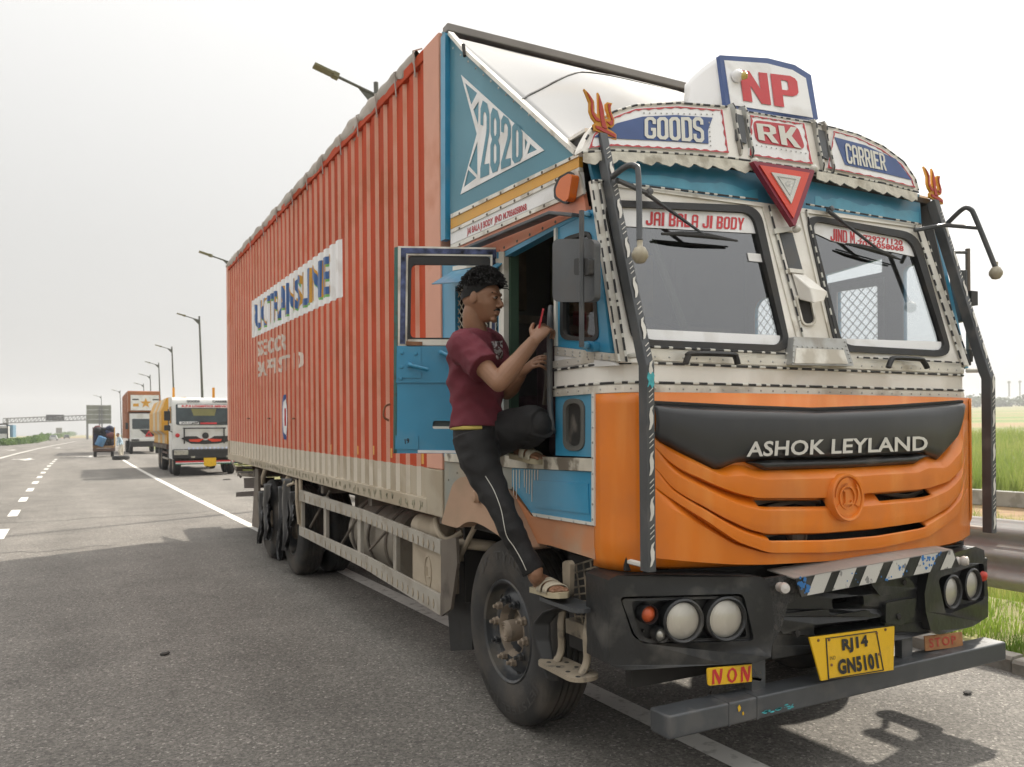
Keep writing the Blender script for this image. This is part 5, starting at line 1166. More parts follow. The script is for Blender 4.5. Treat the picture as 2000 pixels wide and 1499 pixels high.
for p in ((1310, 1181), (1387, 1177), (1258, 1233), (1388, 1247), (1462, 1240)): MB().lathe([(0, .004), (.007, .004), (.007, -.01)], PB(*p, -.046), (-.1, -1, 0), 8).build('pocket_bolt', m_dark, bmp)
br_o = dens([(1818, 1098), (1850, 1085), (1905, 1068), (1922, 1075), (1926, 1110), (1930, 1160), (1930, 1205), (1900, 1224), (1835, 1240), (1818, 1232), (1806, 1160)], 2)
br_h = rounded([(1832, 1130), (1922, 1098), (1923, 1172), (1848, 1202)], 10, 3)
brr = MB().prism([br_o, br_h], pb_d(.0), (-.02, .22, 0)).build('bumper_end', m_bump, T, bevel=.018, smooth=50, seg=3)
MB().prism([[(1826, 1120), (1928, 1090), (1928, 1180), (1842, 1210)]], pb_d(-.055), (0, .02, 0)).build('lamp_pocket', m_bump, brr)
lamp(1857, 1156, .074, m_hl, brr, 'headlight', axv=(.1, -1, .02)); lamp(1897, 1142, .074, m_hl, brr, 'headlight', axv=(.1, -1, .02)); lamp(1922, 1126, .03, m_redlens, brr, 'indicator', .5, off=.0, rim=False)
# middle of the bumper: folded plates, tow slot, striped top board
bm_ = MB().prism([dens([(1500, 1150), (1560, 1135), (1700, 1112), (1822, 1098), (1815, 1165), (1822, 1235), (1760, 1250), (1660, 1262), (1508, 1288), (1510, 1210)], 3), dens([(1590, 1222), (1660, 1212), (1728, 1202), (1728, 1222), (1660, 1232), (1590, 1243)], 2), rounded([(1624, 1170), (1686, 1163), (1688, 1183), (1627, 1191)], 6, 3)], pb_d(-.035), (0, .10, 0)).build('bumper_middle', m_bump, T, bevel=.008)
MB().prism([dens([(1586, 1212), (1735, 1195), (1735, 1255), (1586, 1270)], 2)], pb_d(-.16), (0, .02, 0)).build('dark_gap', m_dark, bm_)  # dark sheet put behind the opening for its shade
for p in ([(1520, 1200), (1620, 1190), (1620, 1205), (1700, 1192), (1700, 1210), (1590, 1220), (1528, 1240)], [(1730, 1178), (1790, 1168), (1786, 1205), (1760, 1222), (1730, 1218)], [(1700, 1140), (1775, 1128), (1790, 1150), (1720, 1165)]): MB().prism([dens(rounded(p, 5, 2), 1)], pb_d(-.022), (0, .03, 0)).build('bumper_plate', m_bump, bm_, bevel=.005)
for p in ((1557, 1238), (1755, 1205), (1766, 1138)): MB().lathe([(0, .008), (.014, .006), (.016, 0)], PB(*p, -.02), (0, -1, 0), 10).build('plate_plug', m_dark, bm_)
MB().prism([dens([(1494, 1130), (1560, 1122), (1562, 1168), (1540, 1180), (1525, 1230), (1508, 1262)], 2)], pb_d(-.010), (0, .02, 0)).build('chequer_plate', M('chequer plate black', (.02, .02, .02), .45, bump=1.5, bs=110, dirt=(.12, .11, .1), da=.4, ds=30), T)
# striped board
SB = [(1552, 1131), (1860, 1075), (1872, 1107), (1564, 1166)]
sbp = lambda u, v, o_=.035: (lambda x, y: PB(x, y, o_))(lerp(lerp(SB[0][0], SB[1][0], u), lerp(SB[3][0], SB[2][0], u), v), lerp(lerp(SB[0][1], SB[1][1], u), lerp(SB[3][1], SB[2][1], u), v))
stb = MB().grid(lambda u, v: sbp(u, v), 20, 2).build('striped_board', m_bump, T, solid=.012)
MB().grid(lambda u, v: sbp(u, 0) + V((0, .16 * v, .015 * v)), 20, 2).build('board_top', m_alud, T, solid=.006)
m_strip = M('worn white stripe', (.50, .49, .45), .6, var=.1, dirt=(.10, .10, .10), da=.7, ds=18, lo=.6, hi=.64)
for k, u0 in enumerate((.085, .245, .415, .58, .76, .93)):
    w = .105 if k < 5 else .07
    mb = MB(); n = 4
    for j in range(n): v0, v1 = j / n, (j + 1) / n; f = lambda v, d: sbp(min(1, max(0, u0 + d + .045 - .09 * v)), v, .043); mb.quad(f(v1, 0), f(v1, w), f(v0, w), f(v0, 0))
    mb.build('stripe', m_strip, stb, weld=True)
mb = MB(); gq = random.Random(31); m_chipb = M('chipped blue undercoat', (.03, .16, .42), .5)
for u0, v0, n, s in ((.04, .35, 16, .02), (.66, .5, 8, .012), (.83, .4, 14, .018), (.92, .1, 6, .012), (.36, .6, 5, .01), (.56, .8, 6, .01)):
    for _ in range(n):
        c = sbp(min(.99, max(.01, u0 + gq.gauss(0, .02))), min(.98, max(.02, v0 + gq.gauss(0, .2))), .0445); r = s * gq.uniform(.25, .7); k = gq.randint(4, 6); a0 = gq.random() * 6
        mb.add([c + V((r * gq.uniform(.6, 1.3) * math.cos(a0 + 6.283 * j / k), 0, r * gq.uniform(.6, 1.3) * math.sin(a0 + 6.283 * j / k))) for j in range(k)], [list(range(k))])
mb.build('paint_chips', m_chipb, stb, kind='stuff')
for p in ((1527, 1148), (1872, 1096)): MB().lathe([(0, .05), (.02, .045), (.026, .025), (.018, .008), (.022, 0), (.022, -.02), (0, -.02)], PB(*p, .03), (-.5 if p[0] < 1700 else .4, -1, .1), 14).build('round_marker', m_chrome if False else M('milky marker', (.55, .52, .48), .2, dirt=(.3, .2, .15), da=.4), T, smooth=50)
MB().b2((2.1, 2.74, .86), (4.25, 2.78, .99)).build('lower_grille', m_dark, T)
for k in range(4): MB().b2((2.9, 2.70, .955 + k * .017 - .02), (4.2, 2.73, .962 + k * .017 - .02)).build('grille_slat', m_blk, T)
MB().b2((2.02, 2.76, .5), (4.3, 2.80, .98)).build('front_crossmember', m_dark, T)
# number plate, boards
FY = 2.50
np_ = fp('number_plate', m_plate, [(1581, 1246), (1747, 1224), (1745, 1309), (1604, 1330)], FY, .008, T)
fp('plate_border', m_ink, [[(1613, 1247), (1713, 1233), (1727, 1310), (1618, 1328)], [(1615, 1248.5), (1711.5, 1235), (1725, 1308.5), (1620, 1326)]], FY - .003, .002, np_)
def lt(s, q, y, mat, par, bold=.02, nm='plate_letters', sp_=1.0): return letters(nm, s, [PY(*p, y) for p in q], mat, par, bold, space=sp_)
lt('RJ14', [(1646, 1278), (1697, 1269), (1694, 1240), (1644, 1249)], FY - .004, m_ink, np_, .05, sp_=1.1); lt('GN5101', [(1638, 1319), (1718, 1306), (1713, 1275), (1636, 1289)], FY - .004, m_ink, np_, .05, sp_=1.1)
lt('IND', [(1621, 1290), (1632, 1288), (1632, 1281), (1621, 1283)], FY - .004, m_ink, np_, 0)
for p in ((1598, 1251), (1729, 1230), (1619, 1250), (1712, 1237), (1624, 1299), (1717, 1278)): MB().lathe([(.007, 0), (.006, .004), (0, .005)], PY(*p, FY - .001), (0, -1, 0), 8).build('plate_screw', m_rust, np_)
nn_ = fp('name_board', m_plate, [rounded([(1381, 1306), (1488, 1296), (1488, 1330), (1383, 1340)], 4, 2)], 2.60, .006, T)
def brush(s, q, y, mat, par):
    """pointed brush lettering"""
    SH = {'N': [[(0, 0), (.16, .05), (.13, .75), (.42, .02), (.52, .0), (.62, .3), (.70, 1), (.52, .98), (.50, .42), (.22, 1), (.02, .96)]], 'O': [[(.36, 0), (.60, .18), (.72, .5), (.62, .85), (.40, 1), (.14, .85), (.02, .5), (.12, .16)], [(.36, .16), (.22, .32), (.18, .55), (.28, .80), (.42, .84), (.52, .70), (.54, .45), (.46, .22)]]}
    c = [PY(*p, y) for p in q]; mb = MB(); n = len(s)
    for i, ch in enumerate(s): mb.prism(SH[ch], lambda a, b: bil(c, (i + a * 1.05) / n, b), (0, 0, 0))
    mb.build('board_letters', mat, par, recalc=False)
brush('NON', [(1391, 1338), (1474, 1331), (1474, 1300), (1391, 1308)], 2.598, m_red, nn_)
st = fp('name_board', M('faded orange board', (.36, .17, .07), .7, var=.2, vs=20), [(1806, 1243), (1879, 1235), (1881, 1263), (1808, 1272)], 2.60, .006, T)
lt('STOP', [(1816, 1266), (1868, 1258), (1867, 1241), (1814, 1248)], 2.598, M('faded red lettering', (.42, .06, .04), .7), st, .02, 'board_letters', 1.2)
# heavy bumper beam on brackets
bb = MB().b2((2.035, 2.53, .355), (4.30, 2.655, .452)).build('bumper_beam', m_greyb, T, bevel=.009, smooth=40, seg=3)
for X in (2.55, 3.55): MB().b2((X, 2.60, .43), (X + .08, 2.64, .74)).build('beam_bracket', m_greyb, T)
mb = MB()
for px, py, s, mt in ((1443, 1391, .016, 0), (1451, 1398, .009, 0)): mb.prism([[(0, 0), (s * .6, s * .3), (s * .8, s), (s * .3, s * 1.8), (-.3 * s, s * 1.2)]], lambda a, b: PY(px, py, 2.5275) + V((a, 0, b)), (0, .002, 0))
mb.build('yellow_paint_spot', m_plate, bb, kind='stuff')
mb = MB(); gq = random.Random(77)
for _ in range(26): px = gq.uniform(1490, 1552); py = 1391 - (px - 1490) * .2 + gq.gauss(0, 2); r = gq.uniform(.002, .007); c = PY(px, py, 2.5275); mb.add([c + V((r * 2.2 * math.cos(k), 0, r * .6 * math.sin(k))) for k in (0, 1.2, 2.5, 3.7, 5)], [(0, 1, 2, 3, 4)])
mb.build('turquoise_flecks', m_turq, bb, kind='stuff')
mb = MB()
for px in (1423, 1478): a = PY(px, 1370, 2.53).x; mb.b2((a, 2.5275, .354), (a + .006, 2.66, .4535))
mb.build('weld_seam', m_greyb, bb)

# ---- wheels
RW_ = .50
def wheel_mesh(cx, cy, face, dual, front):
    """face = -1: outer side looks to -X"""
    w = thing('w', '', 'x', (cx, cy, RW_)); return w
tyre_pr = [(.272, -.115), (.30, -.132), (.36, -.142), (.43, -.136), (.465, -.122), (.488, -.108), (.497, -.09)]
def tyre_profile():
    p = list(tyre_pr); n = 5
    for k in range(n):
        a = -.088 + k * .0352; p += [(.500, a), (.500, a + .024), (.489, a + .026), (.489, a + .033)]
    p = p[:-2]; p += [(r, -h) for r, h in tyre_pr[::-1]]; return p
def make_wheel(name, c, ax, front):
    """c = centre, ax = outward axis; part of the lorry named wheel with tyre, rim, hub, nuts as sub-parts"""
    ax = V(ax); c = V(c)
    rim = [(.272, -.12), (.285, -.125), (.285, .118), (.275, .128), (.262, .12), (.256, .095), (.247, .066), (.235, .058), (.215, .066), (.195, .085), (.16, .092), (.140, .088), (.130, .06), (.11, .02)] if front else [(.272, -.12), (.285, .118), (.275, .128), (.262, .12), (.252, .06), (.245, -.03), (.20, -.06), (.16, -.075), (.12, -.075), (.10, -.06)]
    W = MB().lathe(rim, c, ax, 40).build(name, m_rim, T, smooth=40)
    MB().lathe(tyre_profile(), c, ax, 64).build('tyre', m_tyre, W, smooth=35)
    if front:
        MB().lathe([(.15, .085), (.142, .094), (.135, .085), (.12, .03), (.10, -.0), (.085, .0), (.078, .03), (.06, .05), (.058, .12), (.05, .13), (0, .133)], c, ax, 28).build('hub', m_hub, W, smooth=35)
        for q in (.020, .034, .046): MB().lathe([(q, .1315), (q + .004, .1365), (q + .008, .1315)], c, ax, 20).build('hub_ring', m_hub, W, smooth=50)
    else:
        MB().lathe([(.15, -.07), (.14, -.04), (.11, -.03), (.105, .09), (.09, .11), (0, .115)], c, ax, 24).build('hub', m_hub, W, smooth=35)
    u = V((0, 0, 1)); v = ax.cross(u)
    for k in range(10):
        a = R(36 * k + 11); d = u * math.cos(a) + v * math.sin(a); z0 = .088 if front else -.07
        MB().lathe([(.026, 0), (.026, .008), (.021, .010), (.021, .030), (.012, .033), (.011, .052), (0, .054)], c + d * .168 + ax * z0, ax, 6).build('wheel_nut', m_hub if k % 3 else m_rim, W)
    for k in range(8):
        a = R(45 * k + 5); d = u * math.cos(a) + v * math.sin(a); MB().lathe([(0, .002), (.021, .002), (.024, 0), (.024, -.01)], c + d * .222 + ax * (.060 if front else -.052), ax, 10).build('hand_hole', m_dark, W)  # flat dark discs paint the shade of the holes
    return W
fwh = make_wheel('wheel', (2.132, 3.885, RW_), (-1, 0, 0), True); make_wheel('wheel', (4.208, 3.885, RW_), (1, 0, 0), True)
def arc_letters(s, c, ax, r0, r1, a0, a1, mat, par, x_off):
    vs, fs = glyphs(s, .02, 1.1); ax = V(ax); u = V((0, 0, 1)); v = V((0, -1, 0))
    P = []
    for a, b in vs: t = R(lerp(a0, a1, a)); r = lerp(r0, r1, b); P.append(V(c) + u * (r * math.cos(t)) + v * (r * math.sin(t)) + ax * pl([(.30, .132), (.36, .143), (.43, .137), (.465, .123)], r) + ax * .003)
    MB().add(P, fs).build('tyre_letters', mat, par, recalc=False)
m_tl = M('raised tyre letters', (.05, .046, .042), .7, var=.2)
arc_letters('JK TYRE', (2.132, 3.885, RW_), (-1, 0, 0), .375, .44, -42, 30, m_tl, fwh, 0); arc_letters('JETSTEEL JDHS', (2.132, 3.885, RW_), (-1, 0, 0), .375, .435, 118, 225, m_tl, fwh, 0)
for Y in (9.12, 10.44):
    for sx in (1, -1):
        f = lambda x: x if sx > 0 else 6.34 - x
        make_wheel('wheel', (f(2.135), Y, RW_), (-sx, 0, 0), False)
        W2 = MB().lathe([(.27, -.12), (.285, .12), (.2, .1), (.1, .1)], (f(2.47), Y, RW_), (-sx, 0, 0), 24).build('inner_wheel', m_rim, T, smooth=40); MB().lathe(tyre_profile(), (f(2.47), Y, RW_), (-sx, 0, 0), 40).build('tyre', m_tread, W2, smooth=35)
# ---- chassis, tanks, guards
for X in (2.70, 3.56): MB().b2((X, 2.9, .86), (X + .08, 13.1, 1.08)).build('frame_rail', m_chas, T)
for Y in (3.885, 9.12, 10.44): MB().tube([(2.2, Y, .5), (4.14, Y, .5)], .065, 10).build('axle', m_chas, T)
for Y in (4.7, 6.2, 7.7, 11.4, 12.9): MB().b2((2.0, Y, 1.0), (4.34, Y + .1, 1.075)).build('cross_bearer', m_chas, T)
MB().b2((2.6, 2.9, .55), (3.75, 4.5, 1.0)).build('engine_block', m_dark, T, bevel=.05)
tk = MB().lathe([(0, -.62), (.27, -.62), (.30, -.59), (.30, .59), (.27, .62), (0, .62)], (2.38, 6.55, .70), (0, 1, 0), 36).build('fuel_tank', m_tank, T, smooth=30)
for Y in (6.1, 6.55, 7.0): MB().lathe([(.302, -.025), (.312, -.02), (.312, .02), (.302, .025)], (2.38, Y, .70), (0, 1, 0), 36).build('tank_strap', m_chas, tk, smooth=30)
MB().lathe([(.21, .621), (.225, .63), (.24, .621)], (2.38, 5.31, .70), (0, 1, 0), 30)
MB().lathe([(0, 0), (.05, 0), (.05, .06), (0, .065)], (2.25, 6.3, .96), (0, 0, 1), 12).build('tank_cap', m_chas, tk)
# bottle shaped air tank and pipes above the guard, near the cab
MB().lathe([(0, -.3), (.06, -.28), (.09, -.22), (.09, .15), (.05, .24), (.03, .3), (0, .3)], (2.08, 5.15, .93), (0, 1, 0), 18).build('air_tank', m_dust, T, smooth=40)
MB().tube(crv([(2.02, 4.9, 1.02), (1.99, 4.8, .95), (2.02, 4.72, .9), (2.1, 4.66, .95)], 5), .02, 8).build('air_hose', m_dust, T)
MB().tube(crv([(2.02, 4.62, .84), (2.02, 4.5, .90), (2.12, 4.38, .90), (2.3, 4.34, .86)], 5), .035, 10).build('intake_elbow', m_dust, T, smooth=60)
MB().b2((2.55, 5.2, .62), (2.68, 8.5, .98)).build('underframe_panel', m_chas, T)
GX = 1.945
sg = sp('side_guard', m_guard, [(584, 957), (708, 996), (860, 1056), (860, 1083), (708, 1018), (584, 978)], GX, .02, T)
sp('guard_rail_low', m_guard, [(584, 1028), (708, 1083), (860, 1163), (860, 1203), (708, 1109), (584, 1045)], GX, .02, sg)
for x, y0, y1, w in ((584, 957, 1044, 6), (632, 970, 1066, 5), (698, 995, 1080, 6), (768, 1022, 1128, 6)): sp('guard_upright', m_guard, [(x, y0), (x + w, y0 + 2), (x + w, y1 + 3), (x, y1)], GX + .022, .03, sg)
for a, b in (((606, 1030), (645, 958)), ((668, 1062), (700, 1008)), ((722, 1075), (757, 1035))): MB().tube([PX(*a, GX + .05), PX(*b, GX + .05)], .012, 6).build('guard_brace', m_chas, sg)
mb = MB()
for t0, t1, n in (((590, 969), (852, 1069), 26), ((590, 1037), (852, 1182), 26)):
    for k in range(n):
        c = PX(lerp(t0[0], t1[0], (k + .5) / n), lerp(t0[1], t1[1], ((k + .5) / n)) , GX - .001); mb.prism([[(-.012, 0), (0, -.03), (.012, 0), (0, .03)]], lambda a, b: c + V((0, a, b)), (-.004, 0, 0))
mb.build('embossed_diamonds', m_dust, sg, kind='stuff')
bc = sp('battery_cover', m_dust, [(806, 1040), (862, 1063), (862, 1165), (806, 1135)], GX + .03, .30, T, bevel=.01)
c = PX(836, 1118, GX + .028)
MB().tube([c + V((0, .055 * math.cos(R(a)), .105 * math.sin(R(a)))) for a in range(-60, 250, 15)], .006, 5).build('cover_emblem', m_dust, bc)
MB().tube([c + V((0, .02, .035)), c + V((0, .02, -.03)), c + V((0, -.03, -.03))], .007, 5).build('cover_emblem', m_dust, bc)
sp('guard_end_plate', m_chas, [(861, 1056), (890, 1050), (893, 1100), (880, 1190), (861, 1204)], GX - .005, .02, T)
MB().tube([PX(930, 1025, XL + .06), PX(890, 1105, XL + .06)], .016, 8).build('stay_rod', m_dust, T); MB().tube([PX(888, 1100, XL + .06), PX(870, 1180, XL + .10)], .014, 8).build('stay_rod', m_chas, T)
sp('mud_flap', m_blk, [(868, 1095), (930, 1100), (922, 1270), (880, 1272)], XL + .15, .02, T)
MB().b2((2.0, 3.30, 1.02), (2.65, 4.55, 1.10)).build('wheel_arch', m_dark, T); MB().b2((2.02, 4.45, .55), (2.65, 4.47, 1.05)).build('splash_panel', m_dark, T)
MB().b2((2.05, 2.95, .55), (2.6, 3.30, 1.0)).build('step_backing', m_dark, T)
# rear: flap, ladder, wheel guards, torn rubber strips over the wheels
sp('rear_mud_flap', m_chas, [(498, 915), (504, 917), (506, 1033), (492, 1028)], XL + .05, .03, T)
sp('tail_plate', m_chas, [(466, 917), (500, 920), (500, 933), (463, 930)], 2.3, .5, T); sp('tail_plate', M('dark brown steel', (.05, .035, .028), .7), [(476, 934), (498, 934), (498, 954), (477, 954)], 2.3, .3, T); sp('under_run_bar', M('dark brown steel', (.05, .035, .028), .7), [(461, 962), (497, 959), (497, 969), (461, 971)], 2.2, 1.9, T)
m_lad = M('yellow green ladder', (.30, .33, .06), .6)
for k in range(5): MB().tube([PX(456 + k * 1.5, 903 + k * 5, 2.1), PX(494, 903 + k * 5.2, 2.1)], .012, 5).build('tail_ladder_rung', m_lad if k % 2 else m_blk, T)
MB().tube([PX(452, 900, 2.1), PX(470, 932, 2.1)], .02, 6).build('tail_ladder_rail', m_chas, T)
m_rub = M('torn black rubber', (.035, .036, .038), .32, var=.25, vs=7)
grb = random.Random(14)
def rag(px0, py0, py1, w, X, nm='torn_flap'):
    mb = MB(); n = 26
    def f(u, v):
        y = lerp(py0, py1, v); x = px0 + (u - .5) * w * (1 - .55 * v) + 3 * math.sin(v * 7 + px0) * v + (2 * math.sin(v * 23 + u * 9) if u in (0, 1) else 0)
        p = PX(x, y, X); p.x += .03 * math.sin(u * 9 + v * 3) - .02; return p
    MB().grid(f, 8, n).build(nm, m_rub, T, smooth=70, solid=.004)
rag(524, 945, 1055, 16, 1.955); rag(513, 960, 1062, 10, 1.96); rag(562, 935, 1075, 20, 1.955); rag(575, 960, 1030, 12, 1.955); rag(552, 950, 1095, 9, 1.95)
sp('torn_flap_hanger', m_dust, [(583, 935), (587, 935), (587, 1028), (583, 1024)], XL + .01, .02, T)
for a in (((518, 918), (514, 945)), ((564, 932), (556, 955)), ((575, 944), (560, 950)), ((579, 938), (584, 1024))): MB().tube([PX(*a[0], XL + .0), PX((a[0][0] + a[1][0]) / 2 - 2, (a[0][1] + a[1][1]) / 2, XL - .02), PX(*a[1], XL - .0)], .028 if a[0][0] < 570 else .016, 8).build('tied_cloth', m_dust, T, smooth=60)
m_step = M('dusty step steel', (.27, .225, .165), .7, var=.2, vs=8, dirt=(.07, .06, .05), da=.8, ds=11, bump=.4, bs=60)
# ---- entry steps below the door
STX = 1.90
def plate(nm, c, w, d, mat, th=.018, rot=0.0):
    l = rrect(-d / 2, -w / 2, d / 2, w / 2, d * .42); return MB().prism([l], lambda a, b: V((c[0] + a, c[1] + b, c[2])), (0, 0, -th)).build(nm, mat, T, bevel=.004)
s1 = PX(1108, 1174, STX); s2 = PX(1108, 1303, STX)
us = plate('step_plate', (STX, s1.y + .0, s1.z), .36, .13, m_greyb); ls_ = plate('step_plate', (STX - .0, s2.y, s2.z), .36, .15, m_step)
mb = MB()
for k in range(4):
    for q in (-1, 1): mb.lathe([(0, .0015), (.010, .0015), (.012, 0)], (STX + q * .035, s2.y - .125 + k * .083 + q * .02, s2.z), (0, 0, 1), 8)
mb.build('step_holes', m_dark, ls_, kind='stuff')  # dark discs on the plate, hole shade given as colour
for dy in (-.115, .10):
    MB().tube(crv([(STX + .05, s1.y + dy, s1.z - .02), (STX + .03, s1.y + dy, s1.z - .10), (STX + .02, s1.y + dy - .01, (s1.z + s2.z) / 2), (STX + .03, s2.y + dy, s2.z + .05), (STX + .0, s2.y + dy, s2.z - .005)], 5), (.016, .02)).build('step_leg', m_step, T, smooth=50)
MB().b2((1.98, s1.y - .35, .64), (2.06, s1.y + .15, .71)).build('step_beam', m_step, T, bevel=.006)
sp('step_arm', m_step, [rounded([(1098, 1098), (1108, 1094), (1114, 1102), (1112, 1165), (1100, 1168)], 5)], STX + .03, .025, T)
# the same entry steps on the verge side
for c_, d_, mt in (((6.34 - STX, s1.y, s1.z), .13, m_greyb), ((6.34 - STX, s2.y, s2.z), .15, m_step)): plate('step_plate', c_, .36, d_, mt)
for dy in (-.115, .10):
    X_ = 6.34 - STX; MB().tube(crv([(X_ - .05, s1.y + dy, s1.z - .02), (X_ - .03, s1.y + dy, s1.z - .10), (X_ - .02, s1.y + dy - .01, (s1.z + s2.z) / 2), (X_ - .03, s2.y + dy, s2.z + .05), (X_, s2.y + dy, s2.z - .005)], 5), (.016, .02)).build('step_leg', m_step, T, smooth=50)
mb = MB(); c0, c1, c2, c3 = (PX(*p, XL + .05) for p in ((1125, 1218), (1180, 1222), (1168, 1090), (1112, 1108)))
for k in range(9): mb.tube([bil((c0, c1, c2, c3), 0, k / 8), bil((c0, c1, c2, c3), 1, k / 8)], .0045, 5)
for k in range(5): mb.tube([bil((c0, c1, c2, c3), k / 4, 0), bil((c0, c1, c2, c3), k / 4, 1)], .0045, 5)
mb.build('wire_basket', m_step, T)
MB().grid(lambda u, v: PX(1122 + 40 * u - 6 * v, 1102 + 120 * v, XL + .12), 4, 4).build('radiator_filter', m_step, T)
sp('step_hanger', m_chas, [(1160, 1100), (1172, 1098), (1186, 1190), (1178, 1260), (1168, 1200)], XL + .06, .03, T)
def strip(u, v):
    P = [(1084, 1188), (1062, 1196), (1044, 1218), (1046, 1250), (1056, 1285), (1068, 1330)]; i = v * 5; k = min(4, int(i)); x = lerp(P[k][0], P[k + 1][0], i - k); y = lerp(P[k][1], P[k + 1][1], i - k); w = lerp(7, 15, math.sin(math.pi * min(1, v * 1.15)))
    p = PX(x + (u - .2) * w, y + 3 * u, 1.86); p.x += .05 * u; return p
MB().grid(strip, 5, 30).build('torn_mud_strip', m_blk, T, smooth=60, solid=.006)
# ---- open driver's door, hinged at its rear edge
DA = R(26); DH = V((XL - .005, 3.845, 0)); DU = V((-math.cos(DA), math.sin(DA), 0)); DN = V((-math.sin(DA), -math.cos(DA), 0))
def PDo(px, py, off=0.0):
    r = ray(px, py); o_ = DH + DN * off; return C0 + r * ((o_ - C0).dot(DN) / r.dot(DN))
def dp(nm, mat, loops, off, th, par=T, **k):
    loops = loops if isinstance(loops[0][0], (tuple, list)) else [loops]; return MB().prism(loops, lambda a, b: PDo(a, b, off), -DN * th).build(nm, mat, par, **k)
dwin = rounded([(802, 516), (955, 516), (955, 660), (802, 660)], 10, 4)
m_pat = M('patterned blue cloth tape', (.06, .075, .15), .8, var=.9, vs=22)
door = dp('door', m_blue, [[(775, 676), (962, 676), (962, 886), (770, 886)], rounded([(846, 822), (930, 824), (930, 838), (844, 838)], 5, 3)], .0, .03)
dp('door_pocket', M('grey recess', (.12, .15, .16), .6), [(838, 816), (940, 818), (940, 842), (836, 842)], -.025, .01, door); dp('pocket_edge', m_alu, [(845, 833), (932, 834), (932, 840), (843, 839)], -.004, .01, door)
dp('door_frame', m_alu, [[(777, 481), (973, 484), (968, 676), (777, 676)], [(797, 499), (958, 501), (956, 668), (795, 668)]], -.002, .035, door)
dp('frame_tape', m_pat, [[(783, 484.5), (970, 487.5), (966, 672), (781, 672)], [(793, 495), (962, 497.5), (960, 672), (791, 672)]], .002, .004, door)
dp('window_seal', m_blk, [rounded([(797, 500), (958, 502), (956, 668), (795, 668)], 8, 3), rounded([(803, 517), (953, 518), (952, 660), (801, 660)], 10, 3)], -.006, .02, door)
dp('blind_rail', M('brown blind', (.10, .085, .07), .7), [(801, 502), (954, 504), (953, 517), (802, 516)], -.010, .012, door)
dp('sill_rail', m_alu, [(797, 663), (958, 664), (958, 675), (797, 674)], .006, .02, door); dp('window_catch', m_rust, [(793, 667), (825, 668), (825, 675), (793, 675)], .012, .02, door, bevel=.004)
dp('upper_plate', m_blue, [(775, 677), (962, 678), (962, 748), (774, 748)], .008, .012, door, bevel=.003); dp('corner_plate', m_blue, [(776, 678), (822, 678), (822, 739), (776, 738)], .013, .006, door, bevel=.002)
dp('lower_plate', m_blue, [(772, 851), (817, 851), (817, 878), (772, 878)], .006, .006, door, bevel=.002)
letters('door_mark', '19', [PDo(791, 868, .008), PDo(800, 866, .008), PDo(799, 856, .008), PDo(790, 858, .008)], m_ink, door, .03)
dp('door_foot_trim', m_bwhite, [(816, 879.5), (962, 881), (962, 886), (816, 885)], .006, .008, door)
dp('door_edge', M('green door edge', (.05, .15, .13), .5, dirt=(.1, .08, .06), da=.6, ds=14), [(770, 484), (777, 482), (775, 886), (768, 886)], .0, .05, door)
mb = MB()
for p in ((785, 689), (812, 691), (784, 717), (783, 739), (861, 688)): mb.lathe([(.010, 0), (.009, .006), (0, .007)], PDo(*p, .014), DN, 8)
mb.build('door_bolts', m_blue, door, kind='stuff')
h = MB().tube([PDo(800, 712, .014), PDo(800, 712, .035), PDo(806, 715, .04), PDo(836, 722, .04)], [(.012, .012), (.012, .012), (.011, .010), (.009, .007)], 8).build('door_handle', m_blue, door, smooth=50); MB().lathe([(0, .01), (.018, .01), (.02, 0)], PDo(800, 712, .014), DN, 12).build('handle_boss', m_blue, door)
MB().tube([PDo(861, 688, .014), PDo(862, 689, .04), PDo(885, 700, .04)], .012, 8).build('window_winder', m_blue, door, smooth=50)
